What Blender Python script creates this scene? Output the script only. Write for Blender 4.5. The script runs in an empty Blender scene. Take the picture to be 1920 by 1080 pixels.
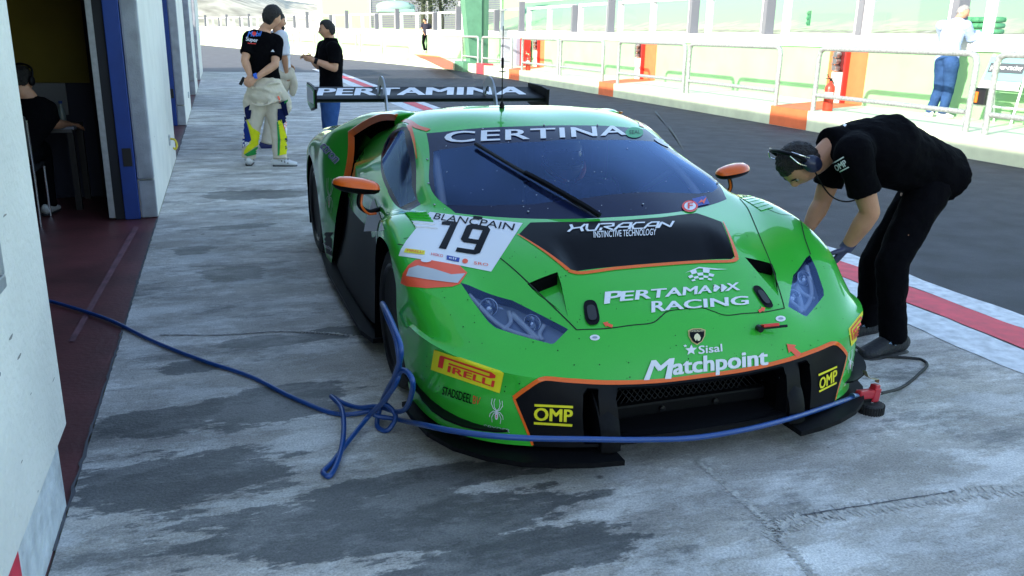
import bpy, bmesh, math, random
from mathutils import Vector, Matrix
from mathutils.bvhtree import BVHTree
rad = math.radians
random.seed(7)
SC = bpy.context.scene
COL = SC.collection

# ------------------------------------------------------------------ camera
CAM_F = 1589.558
CAM_C = Vector((-1.63994, -3.61260, 1.56907))
CR = Vector((0.9484640, -0.3161798, 0.0211260))
CU = Vector((0.0713556, 0.2780539, 0.9579115))
CF = Vector((0.3087464, 0.9070372, -0.2862853))
cd = bpy.data.cameras.new('camera'); cam = bpy.data.objects.new('camera', cd); COL.objects.link(cam)
cd.sensor_width = 36; cd.lens = 36*CAM_F/1920; cd.clip_start = .05; cd.clip_end = 3000
cam.matrix_world = Matrix(((CR.x, CU.x, -CF.x, CAM_C.x), (CR.y, CU.y, -CF.y, CAM_C.y), (CR.z, CU.z, -CF.z, CAM_C.z), (0, 0, 0, 1)))
SC.camera = cam
# ------------------------------------------------------------------ sky, sun, exposure
SUN_TRAVEL = Vector((2.1, 1.05, -0.86)).normalized()
elev = math.asin(-SUN_TRAVEL.z)
azim = math.atan2(-SUN_TRAVEL.x, -SUN_TRAVEL.y)
w = bpy.data.worlds.new('World'); SC.world = w; w.use_nodes = True
nt = w.node_tree; sky = nt.nodes.new('ShaderNodeTexSky'); sky.sky_type = 'NISHITA'; sky.sun_disc = False
sky.sun_elevation = elev; sky.sun_rotation = azim; sky.air_density = 1.0; sky.dust_density = 1.2; sky.ozone_density = .7
bg = nt.nodes['Background']; bg.inputs[1].default_value = 0.15
nt.links.new(sky.outputs[0], bg.inputs[0])
sl = bpy.data.lights.new('sun', 'SUN'); sl.energy = 2.3; sl.angle = rad(.5); sl.color = (1, .95, .86)
so = bpy.data.objects.new('sun', sl); COL.objects.link(so); so.location = (-20, -10, 20)
so.rotation_euler = SUN_TRAVEL.to_track_quat('-Z', 'Y').to_euler()
vs = SC.view_settings; SC.display_settings.display_device = 'sRGB'
vs.view_transform = 'Standard'; vs.look = 'None'; vs.exposure = 1.95; vs.gamma = 1; vs.use_curve_mapping = False
SC.cycles.max_bounces = 8; SC.cycles.transparent_max_bounces = 12

# ------------------------------------------------------------------ materials
def hexlin(s):
    out = []
    for i in (0, 2, 4):
        c = int(s[i:i+2], 16)/255
        out.append(c/12.92 if c <= .04045 else ((c+.055)/1.055)**2.4)
    return tuple(out)
MATS = {}
def mat(name, col, rough=.5, metal=0, coat=0, spec=.5, emit=None, noise=0, nscale=20, bump=0, bscale=60, alpha=1, trans=0, sheen=0):
    if name in MATS: return MATS[name]
    m = bpy.data.materials.new(name); m.use_nodes = True; n = m.node_tree; b = n.nodes['Principled BSDF']
    b.inputs['Base Color'].default_value = (*col, 1); b.inputs['Roughness'].default_value = rough
    b.inputs['Metallic'].default_value = metal; b.inputs['Coat Weight'].default_value = coat
    b.inputs['Coat Roughness'].default_value = .04; b.inputs['Specular IOR Level'].default_value = spec
    b.inputs['Alpha'].default_value = alpha; b.inputs['Transmission Weight'].default_value = trans
    b.inputs['Sheen Weight'].default_value = sheen
    if emit: b.inputs['Emission Color'].default_value = (*emit[0], 1); b.inputs['Emission Strength'].default_value = emit[1]
    if noise or bump:
        tc = n.nodes.new('ShaderNodeTexCoord')
    if noise:
        t = n.nodes.new('ShaderNodeTexNoise'); t.inputs['Scale'].default_value = nscale; t.inputs['Detail'].default_value = 6
        n.links.new(tc.outputs['Object'], t.inputs['Vector'])
        r = n.nodes.new('ShaderNodeMapRange'); r.inputs['From Min'].default_value = .3; r.inputs['From Max'].default_value = .7
        r.inputs['To Min'].default_value = 1-noise; r.inputs['To Max'].default_value = 1+noise
        n.links.new(t.outputs['Fac'], r.inputs['Value'])
        mx = n.nodes.new('ShaderNodeVectorMath'); mx.operation = 'SCALE'; mx.inputs[0].default_value = col
        n.links.new(r.outputs[0], mx.inputs['Scale']); n.links.new(mx.outputs[0], b.inputs['Base Color'])
    if bump:
        t = n.nodes.new('ShaderNodeTexNoise'); t.inputs['Scale'].default_value = bscale; t.inputs['Detail'].default_value = 5
        n.links.new(tc.outputs['Object'], t.inputs['Vector'])
        bu = n.nodes.new('ShaderNodeBump'); bu.inputs['Strength'].default_value = bump; bu.inputs['Distance'].default_value = .02
        n.links.new(t.outputs['Fac'], bu.inputs['Height']); n.links.new(bu.outputs[0], b.inputs['Normal'])
    MATS[name] = m
    return m
def nodes_of(m): return m.node_tree, m.node_tree.nodes['Principled BSDF']

# ------------------------------------------------------------------ objects
def thing(name, label, cat, loc=(0, 0, 0), rotz=0, group=None):
    o = bpy.data.objects.new(name, None); COL.objects.link(o); o.location = loc; o.rotation_euler = (0, 0, rotz)
    o.empty_display_size = .1
    o['label'] = label; o['category'] = cat
    if group: o['group'] = group
    return o
def tag(o, label, cat, group=None):
    o['label'] = label; o['category'] = cat
    if group: o['group'] = group
    return o
def link(name, me, m=None, parent=None, smooth=False, kind=None):
    o = bpy.data.objects.new(name, me); COL.objects.link(o)
    if m is not None:
        for k in (m if isinstance(m, (list, tuple)) else [m]): me.materials.append(k)
    if smooth:
        for p in me.polygons: p.use_smooth = True
    if parent: o.parent = parent
    if kind: o['kind'] = kind
    return o
def obj(name, bm, m=None, parent=None, smooth=False, kind=None):
    me = bpy.data.meshes.new(name); bm.normal_update(); bm.to_mesh(me); bm.free()
    return link(name, me, m, parent, smooth, kind)
def auto_smooth(o, ang=35):
    me = o.data
    for p in me.polygons: p.use_smooth = True
    try: me.set_sharp_from_angle(angle=rad(ang))
    except Exception: pass
    return o
def copy_tree(o, parent=None):
    c = o.copy(); COL.objects.link(c); c.parent = parent
    for ch in list(o.children): copy_tree(ch, c)
    return c
def BM(): return bmesh.new()
def box(bm, a, b, bev=0):
    r = bmesh.ops.create_cube(bm, size=1)
    c = (Vector(a)+Vector(b))/2; s = Vector(b)-Vector(a)
    for v in r['verts']: v.co = Vector((v.co.x*s.x, v.co.y*s.y, v.co.z*s.z))+c
    if bev:
        es = list({e for v in r['verts'] for e in v.link_edges})
        bmesh.ops.bevel(bm, geom=es, offset=bev, segments=2, affect='EDGES', profile=.6)
    return r
def obox(bm, c, s, M, bev=0):
    n0 = set(bm.verts); box(bm, (-s[0]/2, -s[1]/2, -s[2]/2), (s[0]/2, s[1]/2, s[2]/2), bev)
    for v in bm.verts:
        if v not in n0: v.co = M @ v.co + Vector(c)
def quadsheet(bm, pts):
    bm.faces.new([bm.verts.new(p) for p in pts])
def grid_sheet(bm, x0, x1, y0, y1, z, nx=1, ny=1):
    vs_ = [[bm.verts.new((x0+(x1-x0)*i/nx, y0+(y1-y0)*j/ny, z)) for i in range(nx+1)] for j in range(ny+1)]
    for j in range(ny):
        for i in range(nx): bm.faces.new((vs_[j][i], vs_[j][i+1], vs_[j+1][i+1], vs_[j+1][i]))
def catmull(pts, n=8, closed=False):
    P = [Vector(p) for p in pts]; out = []; N = len(P)
    for i in range(N if closed else N-1):
        p1, p2 = P[i], P[(i+1) % N]
        p0 = P[(i-1) % N] if (closed or i > 0) else p1*2-p2
        p3 = P[(i+2) % N] if (closed or i < N-2) else p2*2-p1
        d = [max(1e-5, (b-a).length**.5) for a, b in ((p0, p1), (p1, p2), (p2, p3))]
        t0 = 0; t1 = d[0]; t2 = t1+d[1]; t3 = t2+d[2]
        for k in range(n):
            t = t1+(t2-t1)*k/n
            A1 = p0*((t1-t)/(t1-t0))+p1*((t-t0)/(t1-t0)); A2 = p1*((t2-t)/(t2-t1))+p2*((t-t1)/(t2-t1)); A3 = p2*((t3-t)/(t3-t2))+p3*((t-t2)/(t3-t2))
            B1 = A1*((t2-t)/(t2-t0))+A2*((t-t0)/(t2-t0)); B2 = A2*((t3-t)/(t3-t1))+A3*((t-t1)/(t3-t1))
            out.append(B1*((t2-t)/(t2-t1))+B2*((t-t1)/(t2-t1)))
    if not closed: out.append(P[-1].copy())
    return out
def tube(bm, pts, r, seg=10, caps=True, closed=False):
    """tube along pts; r a number or a list"""
    N = len(pts); P = [Vector(p) for p in pts]
    R = r if isinstance(r, (list, tuple)) else [r]*N
    rings = []; up = None
    for i in range(N):
        if closed: t = P[(i+1) % N]-P[i-1]
        else: t = (P[min(i+1, N-1)]-P[max(i-1, 0)])
        t = t.normalized() if t.length > 1e-9 else Vector((0, 0, 1))
        if up is None:
            up = Vector((0, 0, 1)) if abs(t.z) < .9 else Vector((1, 0, 0))
        a = up-t*up.dot(t)
        if a.length < 1e-6: a = t.orthogonal()
        a.normalize(); b = t.cross(a); up = a
        rings.append([bm.verts.new(P[i]+(a*math.cos(2*math.pi*k/seg)+b*math.sin(2*math.pi*k/seg))*R[i]) for k in range(seg)])
    for i in range(N if closed else N-1):
        A, B = rings[i], rings[(i+1) % N]
        for k in range(seg): bm.faces.new((A[k], A[(k+1) % seg], B[(k+1) % seg], B[k]))
    if caps and not closed:
        bm.faces.new(list(reversed(rings[0]))); bm.faces.new(rings[-1])
    return rings
def lathe(bm, prof, c=(0, 0, 0), axis='Z', seg=32, M=None):
    """prof: list of (radius, height)"""
    rings = []
    for (r, h) in prof:
        ring = []
        for k in range(seg):
            a = 2*math.pi*k/seg; p = Vector((r*math.cos(a), r*math.sin(a), h))
            if axis == 'X': p = Vector((h, p.x, p.y))
            elif axis == 'Y': p = Vector((p.y, h, p.x))
            if M is not None: p = M @ p
            ring.append(bm.verts.new(p+Vector(c)))
        rings.append(ring)
    for i in range(len(prof)-1):
        for k in range(seg): bm.faces.new((rings[i][k], rings[i][(k+1) % seg], rings[i+1][(k+1) % seg], rings[i+1][k]))
    if prof[0][0] > 1e-4: bm.faces.new(list(reversed(rings[0])))
    if prof[-1][0] > 1e-4: bm.faces.new(rings[-1])
def ellip(bm, c, r, M=None, seg=20, ring=12):
    n0 = bmesh.ops.create_uvsphere(bm, u_segments=seg, v_segments=ring, radius=1)['verts']
    for v in n0:
        p = Vector((v.co.x*r[0], v.co.y*r[1], v.co.z*r[2]))
        if M is not None: p = M @ p
        v.co = p+Vector(c)
    return n0
def prism(bm, poly, h0, h1, plane='XY'):
    """extrude 2-D polygon between h0 and h1 along the plane's normal"""
    def P(u, v, h): return {'XY': (u, v, h), 'XZ': (u, h, v), 'YZ': (h, u, v)}[plane]
    a = [bm.verts.new(P(u, v, h0)) for u, v in poly]; b = [bm.verts.new(P(u, v, h1)) for u, v in poly]
    n = len(poly)
    bm.faces.new(a); bm.faces.new(list(reversed(b)))
    for i in range(n): bm.faces.new((a[i], b[i], b[(i+1) % n], a[(i+1) % n]))
def fixn(bm): bmesh.ops.recalc_face_normals(bm, faces=bm.faces)

# ------------------------------------------------------------------ where things stand on the photo's rays
def ray(px, py):
    return (CR*(px-960)+CU*(540-py)+CF*CAM_F).normalized()
def at_z(px, py, z=0.0):
    d = ray(px, py); return CAM_C+d*((z-CAM_C.z)/d.z)
def at_x(px, py, x):
    d = ray(px, py); return CAM_C+d*((x-CAM_C.x)/d.x)
def at_y(px, py, y):
    d = ray(px, py); return CAM_C+d*((y-CAM_C.y)/d.y)

# ------------------------------------------------------------------ lettering
def text_shape(s, bold=0.0, shear=0.0, spacing=1.0, res=3):
    """flat lettering as (verts 2-D scaled to the unit square, faces, aspect)"""
    cu = bpy.data.curves.new('lettering', 'FONT'); cu.body = s; cu.size = 1; cu.offset = bold; cu.shear = shear; cu.space_character = spacing
    cu.resolution_u = res; cu.fill_mode = 'FRONT'
    o = bpy.data.objects.new('lettering', cu); COL.objects.link(o); bpy.context.view_layer.update()
    dg = bpy.context.evaluated_depsgraph_get(); me = bpy.data.meshes.new_from_object(o.evaluated_get(dg))
    V = [(v.co.x, v.co.y) for v in me.vertices]; F = [tuple(p.vertices) for p in me.polygons]
    bpy.data.objects.remove(o); bpy.data.curves.remove(cu); bpy.data.meshes.remove(me)
    x0 = min(v[0] for v in V); x1 = max(v[0] for v in V); y0 = min(v[1] for v in V); y1 = max(v[1] for v in V)
    return [((x-x0)/(x1-x0), (y-y0)/(y1-y0)) for x, y in V], F, (x1-x0)/(y1-y0)
def homography(q):
    """unit square (0,1)=tl (1,1)=tr (1,0)=br (0,0)=bl -> quad given tl,tr,br,bl"""
    (x3, y3), (x2, y2), (x1, y1), (x0, y0) = q[0], q[1], q[2], q[3]
    dx1, dx2, dx3 = x1-x2, x3-x2, x0-x1+x2-x3; dy1, dy2, dy3 = y1-y2, y3-y2, y0-y1+y2-y3
    den = dx1*dy2-dx2*dy1
    g_ = (dx3*dy2-dx2*dy3)/den; h_ = (dx1*dy3-dx3*dy1)/den
    a, b, c = x1-x0+g_*x1, x3-x0+h_*x3, x0; d, e, f = y1-y0+g_*y1, y3-y0+h_*y3, y0
    return lambda u, v: ((a*u+b*v+c)/(g_*u+h_*v+1), (d*u+e*v+f)/(g_*u+h_*v+1))
def subdiv_shape(V, F, mx):
    """split a flat 2-D mesh until its edges are shorter than mx (so that it can follow a curved surface)"""
    bm = BM(); vv = [bm.verts.new((x, y, 0)) for x, y in V]
    for f in F:
        try: bm.faces.new([vv[i] for i in f])
        except ValueError: pass
    bmesh.ops.triangulate(bm, faces=bm.faces)
    for _ in range(6):
        es = [e for e in bm.edges if (e.verts[0].co-e.verts[1].co).length > mx]
        if not es: break
        bmesh.ops.subdivide_edges(bm, edges=es, cuts=1); bmesh.ops.triangulate(bm, faces=bm.faces)
    bm.verts.index_update()
    V2 = [(v.co.x, v.co.y) for v in bm.verts]; F2 = [tuple(v.index for v in f.verts) for f in bm.faces]
    bm.free(); return V2, F2
# ================================================================== setting
def concrete_mat():
    m = bpy.data.materials.new('stained_concrete'); m.use_nodes = True; n, b = nodes_of(m); L = n.links.new
    tc = n.nodes.new('ShaderNodeTexCoord')
    def noise(scale, detail=6, sx=1, sy=1, off=0, rough=.55, dist=0):
        mp = n.nodes.new('ShaderNodeMapping'); mp.inputs['Scale'].default_value = (sx, sy, 1); mp.inputs['Location'].default_value = (off, off*.7, 0)
        L(tc.outputs['Object'], mp.inputs[0]); t = n.nodes.new('ShaderNodeTexNoise'); t.inputs['Scale'].default_value = scale
        t.inputs['Detail'].default_value = detail; t.inputs['Roughness'].default_value = rough; t.inputs['Distortion'].default_value = dist
        L(mp.outputs[0], t.inputs['Vector']); return t.outputs['Fac']
    def ramp(fac, a, b_, c0, c1):
        r = n.nodes.new('ShaderNodeMapRange'); r.inputs['From Min'].default_value = a; r.inputs['From Max'].default_value = b_
        r.inputs['To Min'].default_value = c0; r.inputs['To Max'].default_value = c1; L(fac, r.inputs[0]); return r.outputs[0]
    def mul(x, y):
        q = n.nodes.new('ShaderNodeMath'); q.operation = 'MULTIPLY'
        for i, k in ((0, x), (1, y)):
            if isinstance(k, (int, float)): q.inputs[i].default_value = k
            else: L(k, q.inputs[i])
        return q.outputs[0]
    def op(o_, x, y):
        q = n.nodes.new('ShaderNodeMath'); q.operation = o_
        for i, k in ((0, x), (1, y)):
            if isinstance(k, (int, float)): q.inputs[i].default_value = k
            else: L(k, q.inputs[i])
        return q.outputs[0]
    # worn, broom-swept streaks across the apron, blotches, fine grain
    base = ramp(noise(.9, 9, .8, 1.6, 3, .66), .3, .7, .72, 1.22)
    blot = ramp(noise(2.6, 9, .8, 1.4, 9, .68), .34, .66, .76, 1.22)
    grain = ramp(noise(120, 6, 1, 1, 0, .7), .25, .75, .55, 1.45)
    grit = ramp(noise(46, 4, 1, 1, 4), .62, .72, 1, .72)
    tot = mul(mul(base, blot), mul(grain, grit))
    # damp patches: irregular blobs at the places the photo has them
    sep = n.nodes.new('ShaderNodeSeparateXYZ'); L(tc.outputs['Object'], sep.inputs[0])
    wob = noise(1.7, 7, .8, 2.2, 21, .66); wob2 = noise(9, 9, .7, 1.8, 5, .72)
    wobble = op('ADD', op('MULTIPLY', op('SUBTRACT', wob, .5), 2.6), op('MULTIPLY', op('SUBTRACT', wob2, .5), 1.5))
    wet = None
    for (cx, cy, rx, ry) in PATCHES:
        ex = op('DIVIDE', op('SUBTRACT', sep.outputs[0], cx), rx*.9); ey = op('DIVIDE', op('SUBTRACT', sep.outputs[1], cy), ry)
        d = op('SQRT', op('ADD', op('MULTIPLY', ex, ex), op('MULTIPLY', ey, ey)), 0)
        k = op('SUBTRACT', 1.0, op('ADD', d, wobble))
        wet = k if wet is None else op('MAXIMUM', wet, k)
    wetm = ramp(wet, -.06, .13, 0, 1)
    wetm.node.interpolation_type = 'SMOOTHSTEP'
    gen = ramp(noise(1.5, 12, .7, 1.6, 40, .76), .53, .62, 0, .75)
    wetall = op('MAXIMUM', wetm, gen)
    flake = ramp(noise(2.6, 13, .7, 1.5, 77, .76), .49, .56, 0, .85)      # pale scaling of the surface
    flake2 = ramp(noise(10, 11, .8, 1.3, 13, .76), .54, .62, 0, .65)
    flk = op('MULTIPLY', op('MAXIMUM', flake, flake2), op('SUBTRACT', 1.0, op('MULTIPLY', wetall, .8)))
    pits = ramp(noise(28, 8, .7, 1.5, 31, .7), .60, .67, 1, .62)
    rust = ramp(noise(.7, 5, 1, 1.4, 60), .45, .75, 0, 1)
    # hairline cracks / spots of dropped oil
    vor = n.nodes.new('ShaderNodeTexVoronoi'); vor.inputs['Scale'].default_value = 2.3; L(tc.outputs['Object'], vor.inputs['Vector'])
    spots = ramp(op('ADD', vor.outputs['Distance'], op('MULTIPLY', wob2, .05)), .055, .075, .35, 1)
    tot = mul(mul(tot, spots), pits)
    c1 = n.nodes.new('ShaderNodeMix'); c1.data_type = 'RGBA'; c1.inputs['A'].default_value = (.42, .395, .365, 1); c1.inputs['B'].default_value = (.43, .40, .35, 1); L(rust, c1.inputs['Factor'])
    c2 = n.nodes.new('ShaderNodeMix'); c2.data_type = 'RGBA'; L(c1.outputs['Result'], c2.inputs['A']); c2.inputs['B'].default_value = (.125, .125, .122, 1); L(wetall, c2.inputs['Factor'])
    c3 = n.nodes.new('ShaderNodeMix'); c3.data_type = 'RGBA'; L(c2.outputs['Result'], c3.inputs['A']); c3.inputs['B'].default_value = (.60, .585, .56, 1); L(flk, c3.inputs['Factor'])
    vm = n.nodes.new('ShaderNodeVectorMath'); vm.operation = 'SCALE'; L(c3.outputs['Result'], vm.inputs[0]); L(tot, vm.inputs['Scale'])
    L(vm.outputs[0], b.inputs['Base Color'])
    L(ramp(wetall, 0, 1, .85, .55), b.inputs['Roughness'])
    b.inputs['Specular IOR Level'].default_value = .3
    bu = n.nodes.new('ShaderNodeBump'); bu.inputs['Strength'].default_value = .35; bu.inputs['Distance'].default_value = .01
    L(op('ADD', noise(60, 5), op('MULTIPLY', noise(6, 6), 1.5)), bu.inputs['Height']); L(bu.outputs[0], b.inputs['Normal'])
    return m
def PG(px, py, rx, ry):
    p = at_z(px, py); return (p.x, p.y, rx, ry)
PATCHES = [PG(510, 760, .42, .20), PG(330, 900, .50, .22), PG(700, 980, .75, .22), PG(1000, 1040, .6, .14), PG(360, 690, .22, .10), PG(430, 512, .22, .22),
           PG(300, 790, .30, .16), PG(650, 620, .4, .12), PG(505, 640, .30, .10), PG(450, 425, .35, .14), PG(360, 470, .2, .14), PG(470, 365, .5, .3), PG(820, 900, .55, .10)]

def surface(name, pts_or_rect, z, m, kind='structure', nx=1, ny=1):
    bm = BM()
    if len(pts_or_rect) == 4 and not hasattr(pts_or_rect[0], '__len__'): grid_sheet(bm, *pts_or_rect, z, nx, ny)
    else: quadsheet(bm, [(p[0], p[1], z) for p in pts_or_rect])
    o = obj(name, bm, m); o['kind'] = kind; return o

M_ground = mat('dry_verge', (.30, .33, .16), .95, noise=.35, nscale=.6)
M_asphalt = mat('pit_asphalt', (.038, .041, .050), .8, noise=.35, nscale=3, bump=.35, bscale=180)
M_conc = concrete_mat()
M_maroon = mat('maroon_floor_paint', (.115, .033, .034), .45, noise=.4, nscale=2.5, bump=.1, bscale=40)
M_whiteline = mat('worn_white_line', (.62, .64, .66), .7, noise=.25, nscale=14, bump=.2, bscale=120)
M_redline = mat('red_line_paint', (.66, .03, .06), .6, noise=.2, nscale=10)
M_platform = mat('pale_green_pavement', (.60, .68, .47), .85, noise=.1, nscale=3)
M_track = mat('track_asphalt', (.30, .31, .30), .9, noise=.15, nscale=1)
M_grass = mat('bleached_grass', (.30, .44, .16), .95, noise=.3, nscale=.4)

surface('ground', (-900, 900, -900, 900), -.06, M_ground)
surface('apron', (-2.23, 2.06, -40, 31), 0, M_conc)
surface('garage_floor', (-14, -2.235, -20, 31), -.004, M_maroon)
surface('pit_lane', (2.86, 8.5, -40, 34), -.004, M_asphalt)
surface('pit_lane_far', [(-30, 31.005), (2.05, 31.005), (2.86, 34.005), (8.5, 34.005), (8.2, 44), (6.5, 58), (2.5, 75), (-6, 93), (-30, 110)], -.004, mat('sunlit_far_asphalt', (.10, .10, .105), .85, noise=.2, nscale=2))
# edge lines of the pit lane, slightly ragged
def ragged(name, x0, x1, y0, y1, z, m, amp):
    bm = BM(); n = 260; rows = []
    for i in range(n+1):
        y = y0+(y1-y0)*(i/n)**1.6
        rows.append((bm.verts.new((x0+random.uniform(-amp, amp), y, z)), bm.verts.new((x1+random.uniform(-amp, amp), y, z))))
    for a, b in zip(rows, rows[1:]): bm.faces.new((a[0], a[1], b[1], b[0]))
    o = obj(name, bm, m); o['kind'] = 'structure'; return o
surface('line_bed', (2.061, 2.859, -40, 34), -.002, mat('pale_concrete_edge', (.36, .37, .39), .85, noise=.25, nscale=8))
ragged('white_line_inner', 2.05, 2.36, -8, 34, .003, M_whiteline, .012)
ragged('red_line', 2.37, 2.655, -8, 34, .005, M_redline, .008)
ragged('white_line_outer', 2.665, 2.875, -8, 34, .003, M_whiteline, .014)
# cracked strip in the concrete near the nose and one across the apron
def crack(name, pts, wd, m, n=14, z=.002):
    bm = BM(); P = catmull([Vector((p.x, p.y, z)) for p in pts], n); rows = []
    for i, p in enumerate(P):
        t = (P[min(i+1, len(P)-1)]-P[max(i-1, 0)]).normalized(); s = Vector((-t.y, t.x, 0)); k = wd*random.uniform(.35, 1.0)
        j = s*random.uniform(-wd, wd)*.6
        rows.append((bm.verts.new(p+s*k+j), bm.verts.new(p-s*k+j)))
    for a, b in zip(rows, rows[1:]): bm.faces.new((a[0], a[1], b[1], b[0]))
    o = obj(name, bm, m); o['kind'] = 'structure'; return o
M_patch = mat('filler_mortar', (.47, .45, .42), .95, noise=.3, nscale=30, bump=.6, bscale=70)
M_crackd = mat('dark_crack', (.10, .10, .11), .95)
crack('mortar_seam', [at_z(1925, 918), at_z(1800, 928), at_z(1690, 945), at_z(1570, 962), at_z(1480, 985), at_z(1440, 1010)], .040, M_patch, n=40)
crack('mortar_seam', [at_z(1300, 855), at_z(1350, 900), at_z(1400, 945), at_z(1445, 985), at_z(1490, 1040), at_z(1530, 1085)], .022, M_patch, n=40)
crack('mortar_seam', [at_z(1500, 968), at_z(1580, 955), at_z(1690, 938), at_z(1790, 922)], .004, M_crackd, z=.004)
crack('mortar_seam', [at_z(300, 628), at_z(420, 628), at_z(520, 622), at_z(610, 625), at_z(700, 635)], .018, M_patch, n=40)
crack('mortar_seam', [at_z(300, 629), at_z(420, 629), at_z(520, 623), at_z(610, 626), at_z(700, 636)], .004, M_crackd, z=.004)
crack('mortar_seam', [at_z(330, 362), at_z(420, 360), at_z(500, 358), at_z(590, 352)], .010, M_crackd)
crack('floor_edge_crack', [Vector((-2.235, y, 0)) for y in (-1, 0, 1, 2, 3, 4.1)], .008, M_crackd, n=22, z=.003)
crack('floor_edge_crack', [Vector((-2.235, y, 0)) for y in (7.8, 9, 10.5, 11.7)], .01, M_crackd, n=12, z=.003)
# faded painted guide lines on the garage floor
for (a, b, c, d) in (((250, 425), (262, 425), (140, 640), (128, 640)),):
    bm = BM(); quadsheet(bm, [at_z(*a, .001), at_z(*b, .001), at_z(*c, .001), at_z(*d, .001)])
    o = obj('floor_marking', bm, mat('faded_floor_line', (.15, .06, .075), .6, noise=.4, nscale=9)); o['kind'] = 'structure'

# ------------------------------------------------------------------ pit building
M_wall = mat('white_render', (.70, .68, .62), .8, noise=.09, nscale=2.2, bump=.3, bscale=40)
M_pier = mat('grey_pier_concrete', (.36, .37, .40), .85, noise=.18, nscale=7, bump=.3, bscale=90)
M_bluef = mat('blue_door_frame', (.012, .05, .26), .45, noise=.15, nscale=5)
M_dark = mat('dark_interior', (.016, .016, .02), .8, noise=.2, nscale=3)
M_yel = mat('ochre_wall_paint', (.19, .145, .008), .7, noise=.1, nscale=3)
M_navy = mat('navy_wall_paint', (.006, .010, .034), .6)
M_metal = mat('galvanised_steel', (.42, .44, .46), .45, .6, noise=.15, nscale=20)
M_steel = mat('bright_steel', (.75, .75, .76), .22, 1)
M_roof = mat('roof_slab', (.33, .33, .34), .9)
M_black = mat('black_plastic', (.012, .012, .014), .45)
bld = thing('pit_building', 'long white pit garage building with grey piers and blue door frames', 'building', (-2.25, -.7, 0))
BO = Vector((2.25, .7, 0))
def bpart(name, bm, m, parent=None):
    for v in bm.verts: v.co += BO
    return obj(name, bm, m, parent or bld)
EAVE = 4.35
def wallbox(y0, y1, x0=-2.55, x1=-2.23, z0=0, z1=EAVE, name='wall', m=None, bev=.006):
    bm = BM(); box(bm, (x0, y0, z0), (x1, y1, z1), bev); return bpart(name, bm, m or M_wall)
# near pier beside the camera: plinth under a slightly proud rendered wall
wallbox(-3.5, -.72, -2.60, -2.205, .30)
bm = BM()
box(bm, (-2.60, -3.5, -.02), (-2.24, -.72, .30), .004)
bpart('plinth', bm, mat('chipped_plinth', (.58, .61, .62), .85, noise=.22, nscale=9, bump=.6, bscale=30))
wallbox(-20, -7.2)
for (a, b) in ((4.15, 7.8), (11.75, 14.8), (18.9, 21.5), (25.4, 30.8)):
    top = EAVE if b < 22 else 2.75
    wallbox(a+.02, b-.02, -2.60, -2.232, 0, top)
    bm = BM(); box(bm, (-2.365, a-.03, .33), (-2.2325, a+.30, top-.01), .02); bpart('pier', bm, M_pier)
    bm = BM(); box(bm, (-2.36, a-.015, 0), (-2.2325, a+.30, .322), .012); bpart('pier_base', bm, M_pier)
    bm = BM(); box(bm, (-2.485, a-.06, 0), (-2.368, a+.02, top-.02), .004); f = bpart('door_frame', bm, M_bluef)
    bm = BM(); box(bm, (-2.455, a-.068, .45), (-2.385, a-.061, .60), .002); bpart('lock_plate', bm, M_black, f)
    bm = BM(); box(bm, (-2.565, a-.05, .02), (-2.605, a+.02, top-.02), .003); bpart('guide_rail', bm, M_metal)
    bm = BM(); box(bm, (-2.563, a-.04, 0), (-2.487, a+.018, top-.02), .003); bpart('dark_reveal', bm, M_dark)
    # door frame on the far jamb
    bm = BM(); box(bm, (-2.60, b-.02, 0), (-2.50, b+.05, top-.02), .004); bpart('door_frame', bm, M_bluef)
bm = BM()
box(bm, (-2.232, 6.55, .31), (-2.215, 6.66, .42), .003)
hk = bpart('hook_plate', bm, M_metal)
bm = BM(); tube(bm, catmull([(-2.222, 6.60, .38), (-2.17, 6.58, .37), (-2.15, 6.56, .31), (-2.17, 6.55, .27), (-2.19, 6.55, .29)], 6), .012, 8); bpart('hook', bm, mat('yellow_hook', (.55, .42, .03), .5), hk)
for yy in (13.6, 20.6):
    bm = BM(); box(bm, (-2.232, yy, .31), (-2.215, yy+.1, .42), .003); bpart('hook_plate', bm, M_metal)
# back wall, ceiling, partitions between garages, roof
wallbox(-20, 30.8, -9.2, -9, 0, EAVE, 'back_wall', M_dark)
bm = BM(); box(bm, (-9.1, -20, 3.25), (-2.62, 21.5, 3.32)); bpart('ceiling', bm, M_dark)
bm = BM(); box(bm, (-10, -26, EAVE), (-2.23, 21.5, EAVE+.25)); bpart('roof', bm, M_roof)
bm = BM(); box(bm, (-2.5, -20, 3.0), (-2.24, 21.5, EAVE-.004)); bpart('lintel', bm, M_wall)
for (a, b) in ((-7.19, -3.51), (-.71, 4.08), (7.86, 11.68), (14.86, 18.83)):
    bm = BM()
    for k in range(9): box(bm, (-2.47, a, 2.02+k*.109), (-2.43, b, 2.02+k*.109+.10), .008)
    bpart('unseen_light_blocker', bm, M_bluef)  # unseen slats added above the openings to cut skylight inside the garages
for yy in (-6.5, 5.25, 12.9, 20.1):
    bm = BM(); box(bm, (-8.99, yy, 1.06), (-2.62, yy+.12, 3.24)); p = bpart('partition', bm, M_yel)
    bm = BM(); box(bm, (-8.99, yy-.004, 0), (-2.62, yy+.12, 1.058)); bpart('dado', bm, M_navy, p)
    bm = BM(); box(bm, (-2.78, yy-.03, 0), (-2.62, yy-.006, 3.2)); bpart('pillar', bm, M_dark, p)
rw = random.Random(17)
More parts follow.
